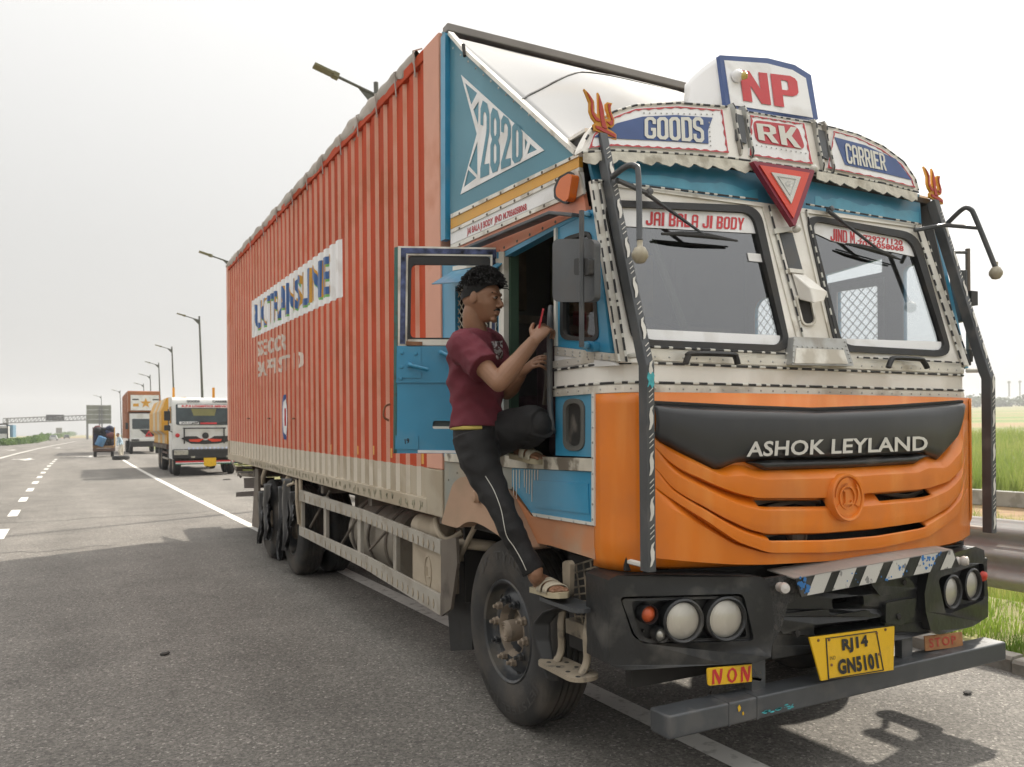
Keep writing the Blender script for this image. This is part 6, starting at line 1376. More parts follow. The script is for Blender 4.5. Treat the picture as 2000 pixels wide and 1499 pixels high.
# ================================================================== THE DRIVER climbing in
def AD(px, py, d): return C0 + ray(px, py) * d
foot0 = PX(1075, 1166, 1.885)
man = thing('person', 'man in maroon T-shirt and black track pants climbing into the open cab door', 'person', foot0)
m_skin = M('brown skin', (.25, .130, .075), .5, var=.10, vs=14, spec=.4, bump=.08, bs=120)
m_shirt = M('maroon cotton', (.125, .016, .028), .85, var=.14, vs=5, bump=.5, bs=220, dirt=(.15, .035, .045), da=.35, ds=5)
m_pants = M('black track cloth', (.009, .0085, .009), .75, var=.2, vs=6, bump=.3, bs=160)
m_hair = M('black hair', (.006, .0055, .005), .6, var=.3, vs=30, spec=.25)
m_sand = M('cream sandal', (.52, .47, .36), .6, var=.08, dirt=(.3, .25, .18), da=.4, ds=20)
m_sole = M('sandal sole', (.42, .36, .24), .7, var=.1)
def sweep(mb, path, rad, up, n=20, sub=6, fold=0.0, fs=8.0, seed=0, caps=True, cross=None):
    P = crv(path, sub); m = len(path) - 1; rr = []
    for i in range(len(P)):
        t = i / sub; k = min(int(t), m - 1); u = t - k; a = rad[k]; b = rad[k + 1]; a = a if isinstance(a, tuple) else (a, a); b = b if isinstance(b, tuple) else (b, b); u = u * u * (3 - 2 * u)
        rr.append((lerp(a[0], b[0], u), lerp(a[1], b[1], u)))
    fr = mb.frames(P, up); vs = []; fs_ = []
    for i, (p, t, u, w) in enumerate(fr):
        for k in range(n):
            a = 2 * math.pi * k / n; d = u * (math.cos(a) * rr[i][0]) + w * (math.sin(a) * rr[i][1]); q = p + d
            if fold:
                f1 = noise.noise(V((q.x * fs * .8, q.y * fs * .8, q.z * fs * 1.5 + q.x * fs * .7)) + V((seed, 0, 0))); f2 = noise.noise(V((q.x * fs * 1.7, q.y * fs * 1.7, q.z * fs * 3.0 - q.x * fs)) + V((0, seed, 0)))
                q = q + d.normalized() * fold * (1.0 - 2.6 * abs(f1) + .8 * f2)
            vs.append(q)
    L_ = len(fr)
    for i in range(L_ - 1):
        for k in range(n): fs_.append((i * n + k, i * n + (k + 1) % n, (i + 1) * n + (k + 1) % n, (i + 1) * n + k))
    if caps: fs_.append(list(range(n))[::-1]); fs_.append([(L_ - 1) * n + k for k in range(n)])
    return mb.add(vs, fs_)
def ellips(mb, c, ax, r, n=16, m=10):
    vs = []; fs = []
    for j in range(m + 1):
        p = math.pi * j / m
        for k in range(n): a = 2 * math.pi * k / n; vs.append(V(c) + ax[0] * (r[0] * math.sin(p) * math.cos(a)) + ax[1] * (r[1] * math.sin(p) * math.sin(a)) + ax[2] * (r[2] * math.cos(p)))
    for j in range(m):
        for k in range(n): fs.append((j * n + k, j * n + (k + 1) % n, (j + 1) * n + (k + 1) % n, (j + 1) * n + k))
    return mb.add(vs, fs)
def remesh(o, vox, it=3):
    md = o.modifiers.new('r', 'REMESH'); md.mode = 'VOXEL'; md.voxel_size = vox; md.use_smooth_shade = True
    md = o.modifiers.new('s', 'SMOOTH'); md.factor = .5; md.iterations = it; return o
FD = (RT * .96 - FW * .28).normalized(); SD = V((FD.y, -FD.x, 0))       # facing; his right hand side (towards the road)
if SD.dot(FW) > 0: SD = -SD
# head frame: looks a little down and towards the hand
HF = (RT * .93 - FW * .34 - UP * .16).normalized(); HS = (SD - HF * SD.dot(HF)).normalized(); HZ = HF.cross(HS); HZ = HZ if HZ.z > 0 else -HZ
HC = AD(940, 582, 3.88)
def hd(x, y, z): return HC + HF * x + HS * y + HZ * z
body = MB()
vs = []; nT, nP = 40, 30; fs = []
for j in range(nP + 1):
    ph = math.pi * j / nP
    for k in range(nT):
        th = 2 * math.pi * k / nT; x = math.sin(ph) * math.cos(th); y = math.sin(ph) * math.sin(th); z = math.cos(ph)
        X, Y, Z = x * (.094 if x > 0 else .100), y * .074, z * (.112 if z > 0 else .118)
        lo_ = sstep(-.01, -.11, Z)
        Y *= 1 - .30 * lo_; 
        if X > 0: X = X * (1 + .02 * lo_) + .030 * lo_ * (1 if x > .2 else x / .2)
        else: X *= 1 - .50 * lo_
        if x > .6: X = min(X, .091 + .006 * sstep(.0, .03, Z) * sstep(.06, .03, Z))
        for sy in (-1, 1):
            d2 = ((Y - sy * .031) / .020) ** 2 + ((Z - .006) / .014) ** 2
            if x > 0: X -= .013 * math.exp(-d2)
            d3 = ((Y - sy * .046) / .022) ** 2 + ((Z + .03) / .02) ** 2
            if x > 0: Y += sy * .005 * math.exp(-d3)
        vs.append(hd(X, Y, Z))
for j in range(nP):
    for k in range(nT): fs.append((j * nT + k, j * nT + (k + 1) % nT, (j + 1) * nT + (k + 1) % nT, (j + 1) * nT + k))
body.add(vs, fs)
AXH = (HF, HS, HZ)
sweep(body, [hd(.080, 0, .022), hd(.094, 0, .0), hd(.108, 0, -.022), hd(.110, 0, -.033)], [(.010, .008), (.010, .009), (.012, .012), (.009, .014)], HS, 12, 4)
for sy in (-1, 1): ellips(body, hd(.100, sy * .013, -.034), AXH, (.012, .009, .008), 10, 6); ellips(body, hd(-.008, sy * .076, -.012), AXH, (.020, .010, .031), 12, 8); ellips(body, hd(.078, sy * .030, .006), AXH, (.014, .016, .010), 10, 6)
ellips(body, hd(.094, 0, -.058), AXH, (.012, .024, .007), 12, 6); ellips(body, hd(.092, 0, -.071), AXH, (.012, .021, .008), 12, 6); ellips(body, hd(.082, 0, -.100), AXH, (.015, .025, .015), 12, 8)
ellips(body, hd(.082, 0, .026), AXH, (.014, .055, .010), 14, 6)
NK = AD(930, 662, 3.92); CH = AD(928, 715, 3.93); WA = AD(932, 800, 3.92); PE = AD(936, 868, 3.90)
sweep(body, [hd(-.022, 0, -.04), hd(-.028, 0, -.10), NK, CH], [.050, .052, .062, (.09, .14)], FD, 20)
sweep(body, [NK, CH, WA, PE], [(.06, .08), (.095, .15), (.085, .125), (.080, .11)], FD, 20)
SR = AD(907, 676, 3.77); ER = AD(974, 749, 3.58); WRr = AD(1043, 666, 3.66)
SLf = AD(958, 676, 4.09); EL = AD(990, 766, 4.00); WRl = AD(1020, 728, 3.90)
def arm(s, e, w):
    sweep(body, [s, s.lerp(e, .35), s.lerp(e, .8), e], [.058, .052, .043, .040], UP, 16); sweep(body, [e, e.lerp(w, .25), e.lerp(w, .65), w], [.041, .046, .036, (.030, .024)], UP, 16); ellips(body, e, (RT, FW, UP), (.040, .040, .040))
arm(SR, ER, WRr); arm(SLf, EL, WRl)
def hand(w, d, side, n, curls, spread=.021, thumb=(.5, .6, .45)):
    d = d.normalized(); n = (n - d * n.dot(d)).normalized(); side = (side - d * side.dot(d) - n * side.dot(n)).normalized()
    sweep(body, [w - d * .02, w + d * .015, w + d * .05, w + d * .088], [(.022, .028), (.020, .032), (.017, .040), (.013, .040)], n, 16)
    for i, (c, L_) in enumerate(zip(curls, (.82, .96, 1.0, .92))):
        p = w + d * (.084 + (.004 if i in (1, 2) else 0)) + side * ((i - 1.5) * spread); pts = [p]; a = 0
        for k, l in enumerate((.044, .028, .022)):
            a += c[k]; p = p + (d * math.cos(a) + n * math.sin(a)) * (l * L_); pts.append(p)
        sweep(body, pts, [.0085, .0078, .0072, .006], side, 10, 4)
    b = w + d * .02 + side * .030; q = (d * thumb[0] + side * thumb[1] + n * thumb[2]).normalized(); q2 = (q * .75 + d * .5 + n * .25).normalized()
    sweep(body, [b - side * .012, b + q * .038, b + q * .060 + q2 * .012, b + q * .060 + q2 * .036], [.014, .012, .010, .008], n, 10, 4)
KN = AD(1069, 634, 3.70)
hand(WRr, KN - WRr, (-RT * .65 + UP * .75), (FW * .8 + RT * .55), [(.95, .95, .6)] * 2 + [(.85, .9, .6), (.6, .7, .5)], .022, (.75, .55, .1))
hand(WRl, AD(1046, 706, 3.84) - WRl, (-RT * .5 + UP * .8), (FW * .3 + RT * .75 - UP * .5), [(.5, .7, .5), (.45, .7, .5), (.4, .6, .5), (.35, .6, .4)], .022, (.6, .6, .4))
# feet
HR = AD(921, 868, 3.80); KR = AD(984, 1003, 3.70); AR = AD(1046, 1126, 3.66)
HL = AD(955, 862, 3.99); KL = AD(1056, 826, 3.74); AL = AD(1012, 872, 4.02)
sweep(body, [AD(936, 872, 3.86), KR, AR], [.04, .030, .028, ], RT, 14); sweep(body, [AD(950, 866, 3.96), KL], [.04, .03], UP, 14); sweep(body, [KL, AL], [.03, .028], RT, 14)
def foot(a, heel, toe, zs, sd):
    """ankle, heel and toe points on the sole plane"""
    f = (toe - heel).normalized(); s = f.cross(UP).normalized()
    if s.dot(sd) < 0: s = -s
    L_ = (toe - heel).length
    sweep(body, [a + V((0, 0, .04)), a, heel.lerp(toe, .22) + V((0, 0, .045))], [.036, .036, .034], f, 14)
    sweep(body, [heel + f * .015 + V((0, 0, .035)), heel.lerp(toe, .3) + V((0, 0, .045)), heel.lerp(toe, .6) + V((0, 0, .032)), heel.lerp(toe, .82) + V((0, 0, .024))], [(.030, .026), (.038, .032), (.026, .040), (.017, .042)], UP, 14)
    for i in range(5):
        b = heel.lerp(toe, .80) + s * ((i - 2) * .0165) + V((0, 0, .022)); l = (.036, .032, .030, .028, .036)[i] if True else 0
        sweep(body, [b, b + f * l * .6 + V((0, 0, .003)), b + f * l - V((0, 0, .004))], [.011, .010, .008], UP, 8, 3)
    # sandal
    sol = []
    for u, w in ((0, .026), (.03, .036), (.25, .036), (.5, .040), (.75, .050), (.92, .044), (1.02, .022)): sol.append((u, w))
    lp_ = [(u * L_ - .01, w) for u, w in sol] + [(u * L_ - .01, -w) for u, w in sol[::-1]]
    S = MB().prism([lp_], lambda p, q: heel + f * p + s * q + V((0, 0, .0 + .018)), (0, 0, -.026)).build('sandal', m_sole, man, bevel=.006, smooth=40)
    for u0, u1, h in ((.40, .56, .062), (.62, .78, .048)):
        def g(u, v):
            t = math.pi * v; c = heel + f * (L_ * lerp(u0, u1, u)) ; w = lerp(.049, .054, u); return c + s * (w * math.cos(t)) + V((0, 0, .010 + (h - lerp(0, .010, u)) * math.sin(t) ** .6))
        MB().grid(g, 4, 14).build('sandal_strap', m_sand, S, smooth=60, solid=.006)
foot(AR, PX(1047, 1153, 1.90), PX(1101, 1166, 1.845), 0, -FW)
foot(AL, AD(1004, 893, 3.98), AD(1060, 905, 3.86), 0, -FW)
remesh(body.build('body', m_skin, man, recalc=True), .0036, 2)
# T-shirt
sh = MB()
sweep(sh, [AD(932, 646, 3.92), AD(928, 690, 3.93), AD(928, 740, 3.93), AD(931, 795, 3.92), AD(932, 838, 3.91)], [(.075, .11), (.120, .180), (.124, .162), (.116, .148), (.126, .158)], FD, 56, 14, .013, 7.0, 1, caps=True)
sweep(sh, [AD(926, 672, 3.86), AD(907, 678, 3.77), SR.lerp(ER, .32), SR.lerp(ER, .62)], [.078, .080, .074, .077], UP, 28, 10, .008, 11, 2)
sweep(sh, [AD(940, 672, 4.0), AD(957, 678, 4.08), SLf.lerp(EL, .35), SLf.lerp(EL, .6)], [.080, .082, .076, .080], UP, 24, 8, .006, 12, 3)
ellips(sh, AD(918, 668, 3.84), (RT, FW, UP), (.07, .10, .06)); ellips(sh, AD(945, 670, 4.0), (RT, FW, UP), (.07, .10, .06))
S_ = remesh(sh.build('t_shirt', m_shirt, man), .005, 1)
MB().tube([NK + V((0, 0, .022)) + FD * (.066 * math.cos(R(a)) + .012) + SD * (.074 * math.sin(R(a))) + V((0, 0, -.028 * math.cos(R(a)))) for a in range(0, 375, 15)], .009, 8).build('collar', m_shirt, S_, smooth=60)
m_print = M('white screen print', (.42, .40, .40), .8, var=.5, vs=60, dirt=(.06, .01, .015), da=.9, ds=45, lo=.5, hi=.54)
# trousers
tr = MB()
sweep(tr, [AD(934, 828, 3.91), AD(936, 868, 3.90)], [(.118, .150), (.122, .155)], FD, 28, 8, .004, 8)
sweep(tr, [AD(924, 850, 3.83), AD(938, 905, 3.80), AD(962, 955, 3.76), KR, AD(1015, 1068, 3.68), AD(1042, 1116, 3.665)], [.098, .090, .074, .060, .052, .050], RT, 40, 12, .007, 8, 5)
sweep(tr, [AD(952, 858, 3.98), AD(990, 842, 3.90), AD(1030, 828, 3.80), KL], [.105, .098, .080, .066], UP, 40, 12, .008, 8, 6); sweep(tr, [KL, KL.lerp(AL, .4), AL + V((0, 0, .03))], [.068, .068, .064], RT, 32, 10, .009, 9, 7)
ellips(tr, AD(938, 868, 3.90), (FD, SD, UP), (.115, .15, .10)); ellips(tr, AD(1052, 830, 3.76), (RT, FW, UP), (.066, .066, .066))
P_ = remesh(tr.build('track_pants', m_pants, man), .005, 1)
from mathutils.bvhtree import BVHTree
dg = bpy.context.evaluated_depsgraph_get(); bvp = BVHTree.FromObject(P_, dg); bvs = BVHTree.FromObject(S_, dg)
def hit(bv, o_, px, py, off=.003):
    w = wloc(o_); r = ray(px, py).normalized(); q_ = bv.ray_cast(C0 - w, r)
    return (q_[0] + w + q_[1] * off) if q_[0] is not None else None
pip = [hit(bvp, P_, *p) for p in crv([V((x, y, 0)).to_2d().to_3d() for x, y in ((948, 930), (962, 954), (972, 976), (980, 1000), (989, 1044), (1004, 1068), (1018, 1092), (1028, 1114))], 5) for p in [(p[0], p[1])]]
pip = [p for p in pip if p is not None]
if len(pip) > 3: MB().tube(pip, .0018, 5).build('side_piping', m_cream, P_)
for nm, x0, x1, y0, y1, nu, nv in (('chest_print', 958, 981, 668, 702, 10, 14), ('small_print', 955, 968, 746, 748.5, 5, 1), ('small_print', 953, 970, 750, 752, 5, 1)):
    pts = {}; mb = MB()
    for a in range(nu + 1):
        for b in range(nv + 1):
            x = lerp(x0, x1, a / nu) + (12 * (b / nv) * (1 - a / nu) if nv > 1 else 0); pts[a, b] = hit(bvs, S_, x, lerp(y0, y1, b / nv) - 2 * a / nu, .003)
    for a in range(nu):
        for b in range(nv):
            q4 = [pts[a, b], pts[a + 1, b], pts[a + 1, b + 1], pts[a, b + 1]]
            if all(p is not None for p in q4) and max((q4[m] - q4[m - 1]).length for m in range(4)) < .06: mb.quad(*q4)
    if mb.v: mb.build(nm, m_print, S_, weld=True)
MB().tube([AD(934, 836, 3.91) + FD * (.130 * math.cos(R(a))) + SD * (.160 * math.sin(R(a))) for a in range(60, 200, 10)], (.010, .006), 6).build('waistband', M('yellow waistband', (.50, .40, .10), .8), P_)
# hair: clipped sides, curly mop on top
hr = MB(); gh = random.Random(6)
def scalp(th, ph, k=1.0): return V((math.sin(ph) * math.cos(th) * (.096 if math.cos(th) > 0 else .102), math.sin(ph) * math.sin(th) * .077, math.cos(ph) * .116)) * k
vs = []; fs = []; nT, nP = 36, 18
for j in range(nP + 1):
    for k in range(nT):
        th = 2 * math.pi * k / nT; lim = pl([(-1, 1.85), (-.2, 1.58), (.15, 1.42), (.5, 1.16), (1, 1.02)], math.cos(th)); ph = lim * j / nP; p = scalp(th, ph)
        up_ = sstep(1.35, .9, ph); p = p * (1.015 + .16 * up_ + (.02 * noise.noise(p * 60) if up_ > .1 else 0)); p.x += .012 * up_; vs.append(hd(*p))
for j in range(nP):
    for k in range(nT): fs.append((j * nT + k, j * nT + (k + 1) % nT, (j + 1) * nT + (k + 1) % nT, (j + 1) * nT + k))
hr.add(vs, fs)
for _ in range(2400):
    th = gh.uniform(0, 6.283); ph = abs(gh.gauss(0, .62)); lim = pl([(-1, 1.45), (0, 1.25), (.5, 1.12), (1, 1.06)], math.cos(th))
    if ph > lim: continue
    p = scalp(th, ph, 1.10); n_ = V((p.x / .01, p.y / .007, p.z / .0125)).normalized(); t1 = n_.orthogonal().normalized(); t2 = n_.cross(t1); a0 = gh.uniform(0, 6.28); pts = []; l = gh.uniform(.012, .030)
    dr = (t1 * math.cos(a0) + t2 * math.sin(a0)) * .8 + V((.35, 0, 0))
    for s in range(5): u = s / 4; q = p + n_ * (l * math.sin(u * 1.9)) + dr * (l * u * .9) + t2 * (.003 * math.sin(u * 6 + a0)); pts.append(hd(*q))
    hr.tube(pts, [.0024, .0028, .0026, .0020, .0008], 4)
hr.build('hair', m_hair, man, smooth=60)
mb = MB()
for sy in (-1, 1): mb.tube([hd(.090, sy * .012, .026), hd(.089, sy * .030, .031), hd(.072, sy * .052, .024)], [(.0035, .003), (.0045, .003), (.002, .002)], 6)
mb.build('eyebrows', m_hair, man); mb = MB()
mb.tube([hd(.084, -.027, -.058), hd(.099, -.014, -.050), hd(.104, 0, -.0475), hd(.099, .014, -.050), hd(.084, .027, -.058)], [(.003, .003), (.005, .004), (.005, .004), (.005, .004), (.003, .003)], 6); mb.build('moustache', m_hair, man)
for sy in (-1, 1):
    e = MB(); ellips(e, hd(.0835, sy * .031, .003), AXH, (.010, .013, .0055), 12, 8); e_ = e.build('eye', M('eye white', (.30, .26, .23), .3), man, smooth=60)
    e = MB(); ellips(e, hd(.0895, sy * .030 + .0, .0015), AXH, (.0055, .006, .0055), 10, 6); e.build('iris', M('dark iris', (.02, .012, .01), .2), e_, smooth=60)
    MB().tube([hd(.092, sy * .019, .006), hd(.0955, sy * .031, .0085), hd(.088, sy * .044, .005)], .0022, 5).build('eyelid_line', m_hair, e_)
m_lip = M('lip', (.20, .085, .07), .45)
MB().tube([hd(.090, -.020, -.0655), hd(.1035, 0, -.064), hd(.090, .020, -.0655)], [(.002, .002), (.0035, .005), (.002, .002)], 6).build('lips', m_lip, man)
# red phone gripped against the rail
ph0 = AD(1056, 636, 3.69); ph1 = AD(1063, 604, 3.68); du = (ph1 - ph0).normalized(); dn = ray(1059, 618); dn = (dn - du * dn.dot(du)).normalized(); dt = du.cross(dn)
Mx = Matrix((dn, du, dt)).transposed()
pm = MB(); pm.prism([rrect(-.034, -.07, .034, .07, .010)], lambda a, b: ph1 - du * .068 + dn * (a + .02) + du * b, dt * .009)
po = pm.build('phone', M('red phone case', (.42, .02, .03), .35), None, bevel=.002); tag(po, 'slim red phone held upright in the driver\'s right hand', 'phone')
# ================================================================== VEHICLES AND PEOPLE FARTHER BACK
m_wcab = M('white lorry paint', (.62, .62, .60), .4, var=.06, dirt=(.45, .42, .37), da=.4, ds=2)
m_winb = M('dark cab glass', (.03, .045, .05), .12, var=.3, vs=3, spec=.7)
m_bk = M('black plastic', (.02, .02, .02), .5, var=.2)
m_amb = M('amber sheet metal', (.60, .30, .02), .5, var=.12, vs=2, dirt=(.45, .30, .12), da=.4, ds=2)
m_bedb = M('brown bed steel', (.10, .055, .04), .65, var=.2)
m_oro = M('orange brown box paint', (.36, .12, .035), .5, var=.12, vs=1.5, dirt=(.28, .13, .07), da=.4, ds=1)
def wheel_s(par, c, ax=(1, 0, 0), r=.5, w=.26, nm='wheel'):
    W = MB().lathe([(r * .55, -w / 2), (r * .85, -w / 2), (r * .97, -w * .38), (r, -w * .3), (r, w * .3), (r * .97, w * .38), (r * .85, w / 2), (r * .55, w / 2)], c, ax, 22).build(nm, m_tread, par, smooth=40)
    MB().lathe([(r * .56, -w * .48), (r * .5, -w * .3), (r * .2, -w * .2), (r * .18, -w * .5), (0, -w * .5)], c, ax, 18).build('rim', m_hub, W, smooth=40)
    MB().lathe([(r * .56, w * .48), (r * .5, w * .3), (r * .2, w * .2), (r * .18, w * .5), (0, w * .5)], c, ax, 18).build('rim', m_hub, W, smooth=40)
def cabface(par, X0, X1, Y, z0, z1, ws0, ws1, lean=.12):
    """white forward-control cab shell: returns helper mapping (u 0..1, z) to its front"""
    f = lambda u, z, o_=0: V((lerp(X0, X1, u), Y + pl([(ws0, 0), (ws1 + .02, lean * .9), (z1 - .05, lean * 1.6)], z) - o_, z))
    pr = [(0, z0), (-.0, ws0), (lean * .9, ws1 + .02), (lean * 1.6, z1 - .05), (lean * 3, z1), (1.75, z1 + .02), (1.75, z0)]
    MB().prism([[(Y + a, b) for a, b in pr]], lambda y, z: V((X0, y, z)), (X1 - X0, 0, 0)).build('cab_shell', m_wcab, par, bevel=.07, smooth=50)
    return f
def quadf(f, u0, u1, z0, z1, o_=.012): return [f(u0, z0, o_), f(u1, z0, o_), f(u1, z1, o_), f(u0, z1, o_)]
def panel(f, nm, mat, u0, u1, z0, z1, par, o_=.012, th=.02):
    c = quadf(f, u0, u1, z0, z1, o_); return MB().prism([rrect(0, 0, 1, 1, .06, 3)], lambda a, b: bil(c, a, b), (0, th, 0)).build(nm, mat, par)
# --- white lorry with amber load
Yw = 32.2; Xa, Xb = 2.74, 5.02
tw = thing('flatbed_lorry', 'white fronted lorry with amber sheet load parked behind the container lorry', 'lorry', (3.9, 36, 0))
f = cabface(tw, Xa, Xb, Yw, .62, 2.95, 1.88, 2.72)
panel(f, 'windscreen', m_winb, .05, .97, 1.90, 2.70, tw, .014)
panel(f, 'sun_strip', m_bwhite, .08, .95, 2.55, 2.68, tw, .034); letters('strip_letters', 'K.P.S LOGISTICS SERVICES', quadf(f, .14, .93, 2.575, 2.655, .058), m_red, tw, .05)
letters('header_letters', 'GOODS', quadf(f, .22, .42, 2.76, 2.85, .03), m_ink, tw, .05); letters('header_letters', 'CARRIER', quadf(f, .62, .86, 2.76, 2.85, .03), m_ink, tw, .05)
MB().prism([[(0, 0), (1, 0), (.92, -.38), (.1, -.38)]], lambda a, b: f(.28 + .40 * a, 2.52 + b * .7, .02), (0, .01, 0)).build('dash_curtain', M('olive curtain', (.20, .19, .08), .8), tw)
panel(f, 'lower_sticker', m_bwhite, .10, .40, 1.93, 2.03, tw, .034); panel(f, 'lower_sticker', m_red, .42, .68, 1.93, 2.0, tw, .034); letters('plate_text', 'UP15 AT 8190', quadf(f, .12, .38, 1.95, 2.01, .056), m_ink, tw, .04)
for u in (.28, .70): MB().tube([f(u, 1.95, .03), f(u + .2, 2.06, .06)], .015, 5).build('wiper', m_bk, tw)
fc = f
MB().prism([[(.20, .06), (.36, .06), (.46, -.08), (.5, -.10), (.54, -.08), (.64, .06), (1.04, .06), (.92, -.12), (.70, -.22), (.5, -.24), (.28, -.22), (.12, -.02)]], lambda a, b: fc(a, 1.42 + b, .02), (0, .02, 0)).build('grille_panel', m_bk, tw)
for s_ in (1, -1): MB().prism([[(.02, .0), (.26, -.02), (.24, -.10), (.10, -.12)]], lambda a, b: fc(.5 + s_ * a, 1.38 + b, .045), (0, .01, 0)).build('red_grille', M('red grille', (.6, .05, .02), .4), tw)
MB().lathe([(0, .03), (.10, .02), (.12, 0)], fc(.5, 1.50, .02), (0, -1, 0), 20).build('badge', m_bk, tw)
for u in (.17, .79): MB().tube([fc(u, 1.80, .08), fc(u, 1.20, .08)], .025, 6).build('guard_tube', m_bk, tw)
MB().tube([fc(.15, 1.78, .08), fc(.82, 1.78, .08)], .022, 6).build('guard_tube', m_bk, tw)
for u in (.07, .95): MB().lathe([(0, .02), (.07, .015), (.08, 0)], fc(u, 1.52, .01), (0, -1, 0), 12).build('red_crest', m_red, tw)
MB().b2((Xa - .02, Yw - .09, .62), (Xb + .02, Yw + .2, 1.0)).build('bumper', m_bk, tw, bevel=.05)
MB().b2((Xa + .03, Yw - .10, .78), (Xa + .52, Yw - .08, .97)).build('headlight', m_lens, tw, bevel=.01); MB().b2((Xb - .3, Yw - .10, .78), (Xb - .03, Yw - .08, .97)).build('headlight', m_lens, tw, bevel=.01)
for k in range(12): MB().lathe([(0, .012), (.035, .008), (.045, 0)], (lerp(Xa + .55, Xb - .1, k / 11), Yw - .09, 1.03), (0, -1, 0), 8).build('roof_light' if False else 'strip_light', M('bluish lamp', (.6, .65, .8), .2), tw)
MB().b2((Xa + .08, Yw - .12, .42), (Xb, Yw - .04, .56)).build('lower_bumper', M('green stripe', (.05, .16, .10), .5), tw); MB().b2((Xa + .08, Yw - .13, .50), (Xb, Yw - .121, .56)).build('red_stripe', m_red, tw); MB().b2((Xa + .08, Yw - .128, .465), (Xb, Yw - .122, .499)).build('white_stripe', m_bwhite, tw)
for u in (.3, .85): MB().box(fc(u, .70, .10), (.14, .02, .07)).build('fog_lamp', m_lens, tw)
pl_ = [(0, 0), (.22, -.03), (.44, 0), (.44, .30), (0, .30)]; c0 = V((Xa + 1.06, Yw - .14, .36)); MB().prism([pl_], lambda a, b: c0 + V((a, 0, b)), (0, .01, 0)).build('number_plate', m_plate, tw)
for z in (2.2, 1.75): MB().box((Xa - .18, Yw + .1, z + .05), (.22, .08, .36 if z > 2 else .2)).build('mirror', m_bk, tw, bevel=.02)
MB().tube([(Xa - .14, Yw + .12, 2.5), (Xa - .14, Yw + .12, 1.7), (Xa, Yw + .2, 1.65)], .02, 6).build('mirror_arm', m_bk, tw)
MB().b2((Xa - .012, Yw + .5, 1.98), (Xa + .02, Yw + 1.35, 2.62)).build('side_window', m_winb, tw); MB().b2((Xa - .01, Yw + .42, .75), (Xa + .01, Yw + 1.42, 1.92)).build('side_door', m_wcab, tw, bevel=.01)
for X in (Xa + .16, Xb - .16): wheel_s(tw, (X, Yw + .62, .5)); wheel_s(tw, (X, Yw + 5.9, .5)); wheel_s(tw, (X, Yw + 7.2, .5)); wheel_s(tw, (X, Yw + 1.9, .5))
MB().b2((Xa - .06, Yw + 1.95, .98), (Xb + .06, Yw + 9.6, 1.16)).build('flatbed', m_bedb, tw); 
for k in range(8): MB().b2((Xa - .085, Yw + 2.1 + k * .93, .99), (Xa - .061, Yw + 2.7 + k * .93, 1.14)).build('bed_pocket', m_chas, tw)
MB().b2((Xa - .02, Yw + 2.2, .55), (Xa + .02, Yw + 4.6, .62)).build('side_bar', m_guard, tw); MB().b2((Xa - .02, Yw + 2.2, .78), (Xa + .02, Yw + 4.6, .86)).build('side_bar', m_bedb, tw)
pr_ = [(-.02, 1.17), (-.02, 1.55), (-.22, 1.7), (-.22, 2.5), (-.02, 3.02), (.7, 3.05), (.7, 1.17)]
m_amst = M('pale load sheet', (.52, .45, .33), .6, var=.15, vs=2)
for k in range(6):
    y = Yw + 2.3 + k * 1.2; MB().prism([[(x + Xa, z) for x, z in pr_]], lambda x, z: V((x, y, z)), (0, 1.12, 0)).build('load_sheet', m_amb if k in (0, 5) else (m_amst if k % 2 else m_amb), tw, bevel=.03)
MB().b2((Xa + .72, Yw + 2.2, 1.17), (Xb - .05, Yw + 9.3, 2.85)).build('load_core', m_amb, tw, bevel=.05)
for px in (339, 417): b = at_d(px, 775, 36); t_ = at_d(px, 757.5, 36); MB().b2((b.x - .05, b.y - .05, 2.7), (b.x + .05, b.y + .05, t_.z)).build('stake', m_amb, tw)
MB().b2((2.95, Yw + .3, .55), (4.8, Yw + 9.4, .95)).build('chassis', m_dark, tw)
# --- orange box lorry
Yo = 69.0; p0 = at_d(251, 870, 63.5); Xo0 = PY(251, 870, Yo).x; Xo1 = PY(314, 870, Yo).x
to = thing('box_lorry', 'tall orange box lorry with a gold star over its white cab', 'lorry', ((Xo0 + Xo1) / 2, Yo + 4, 0)); zr = 4.95
MB().b2((Xo0 - .02, Yo + 1.9, 1.2), (Xo1 + .02, Yo + 11.5, zr)).build('cargo_box', m_oro, to)
for k in range(14): MB().b2((Xo0 - .05, Yo + 2.2 + k * .67, 1.25), (Xo0 - .021, Yo + 2.5 + k * .67, zr - .1)).build('box_rib', m_oro, to)
MB().prism([[(Yo + 1.95, 3.25), (Yo + .15, 3.30), (Yo + .25, zr), (Yo + 1.95, zr)]], lambda y, z: V((Xo0, y, z)), (Xo1 - Xo0, 0, 0)).build('head_box', m_oro, to, bevel=.08)
MB().b2((Xo0 + .18, Yo + .06, 3.42), (Xo1 - .1, Yo + .16, 4.62)).build('head_panel', m_bwhite, to)
cst = V(((Xo0 + Xo1) / 2 + .1, Yo + .045, 3.98)); MB().prism([[(.42 * (1 if k % 2 == 0 else .42) * math.cos(R(90 + 36 * k)), .42 * (1 if k % 2 == 0 else .42) * math.sin(R(90 + 36 * k))) for k in range(10)]], lambda a, b: cst + V((a, 0, b)), (0, .015, 0)).build('gold_star', m_yellow, to)
MB().b2((Xo0 + .35, Yo + .05, 3.72), (Xo0 + .75, Yo + .059, 3.95)).build('amber_patch', m_yellow, to)
for a, b in ((.3, .75), (1.75, 2.2)): MB().b2((Xo0 + a, Yo + .05, 4.22), (Xo0 + b, Yo + .059, 4.32)).build('panel_text', m_ink, to)
f = cabface(to, Xo0 + .15, Xo1 - .05, Yo, .75, 3.2, 1.9, 2.75, .1); panel(f, 'windscreen', m_winb, .06, .94, 1.95, 2.75, to, .014)
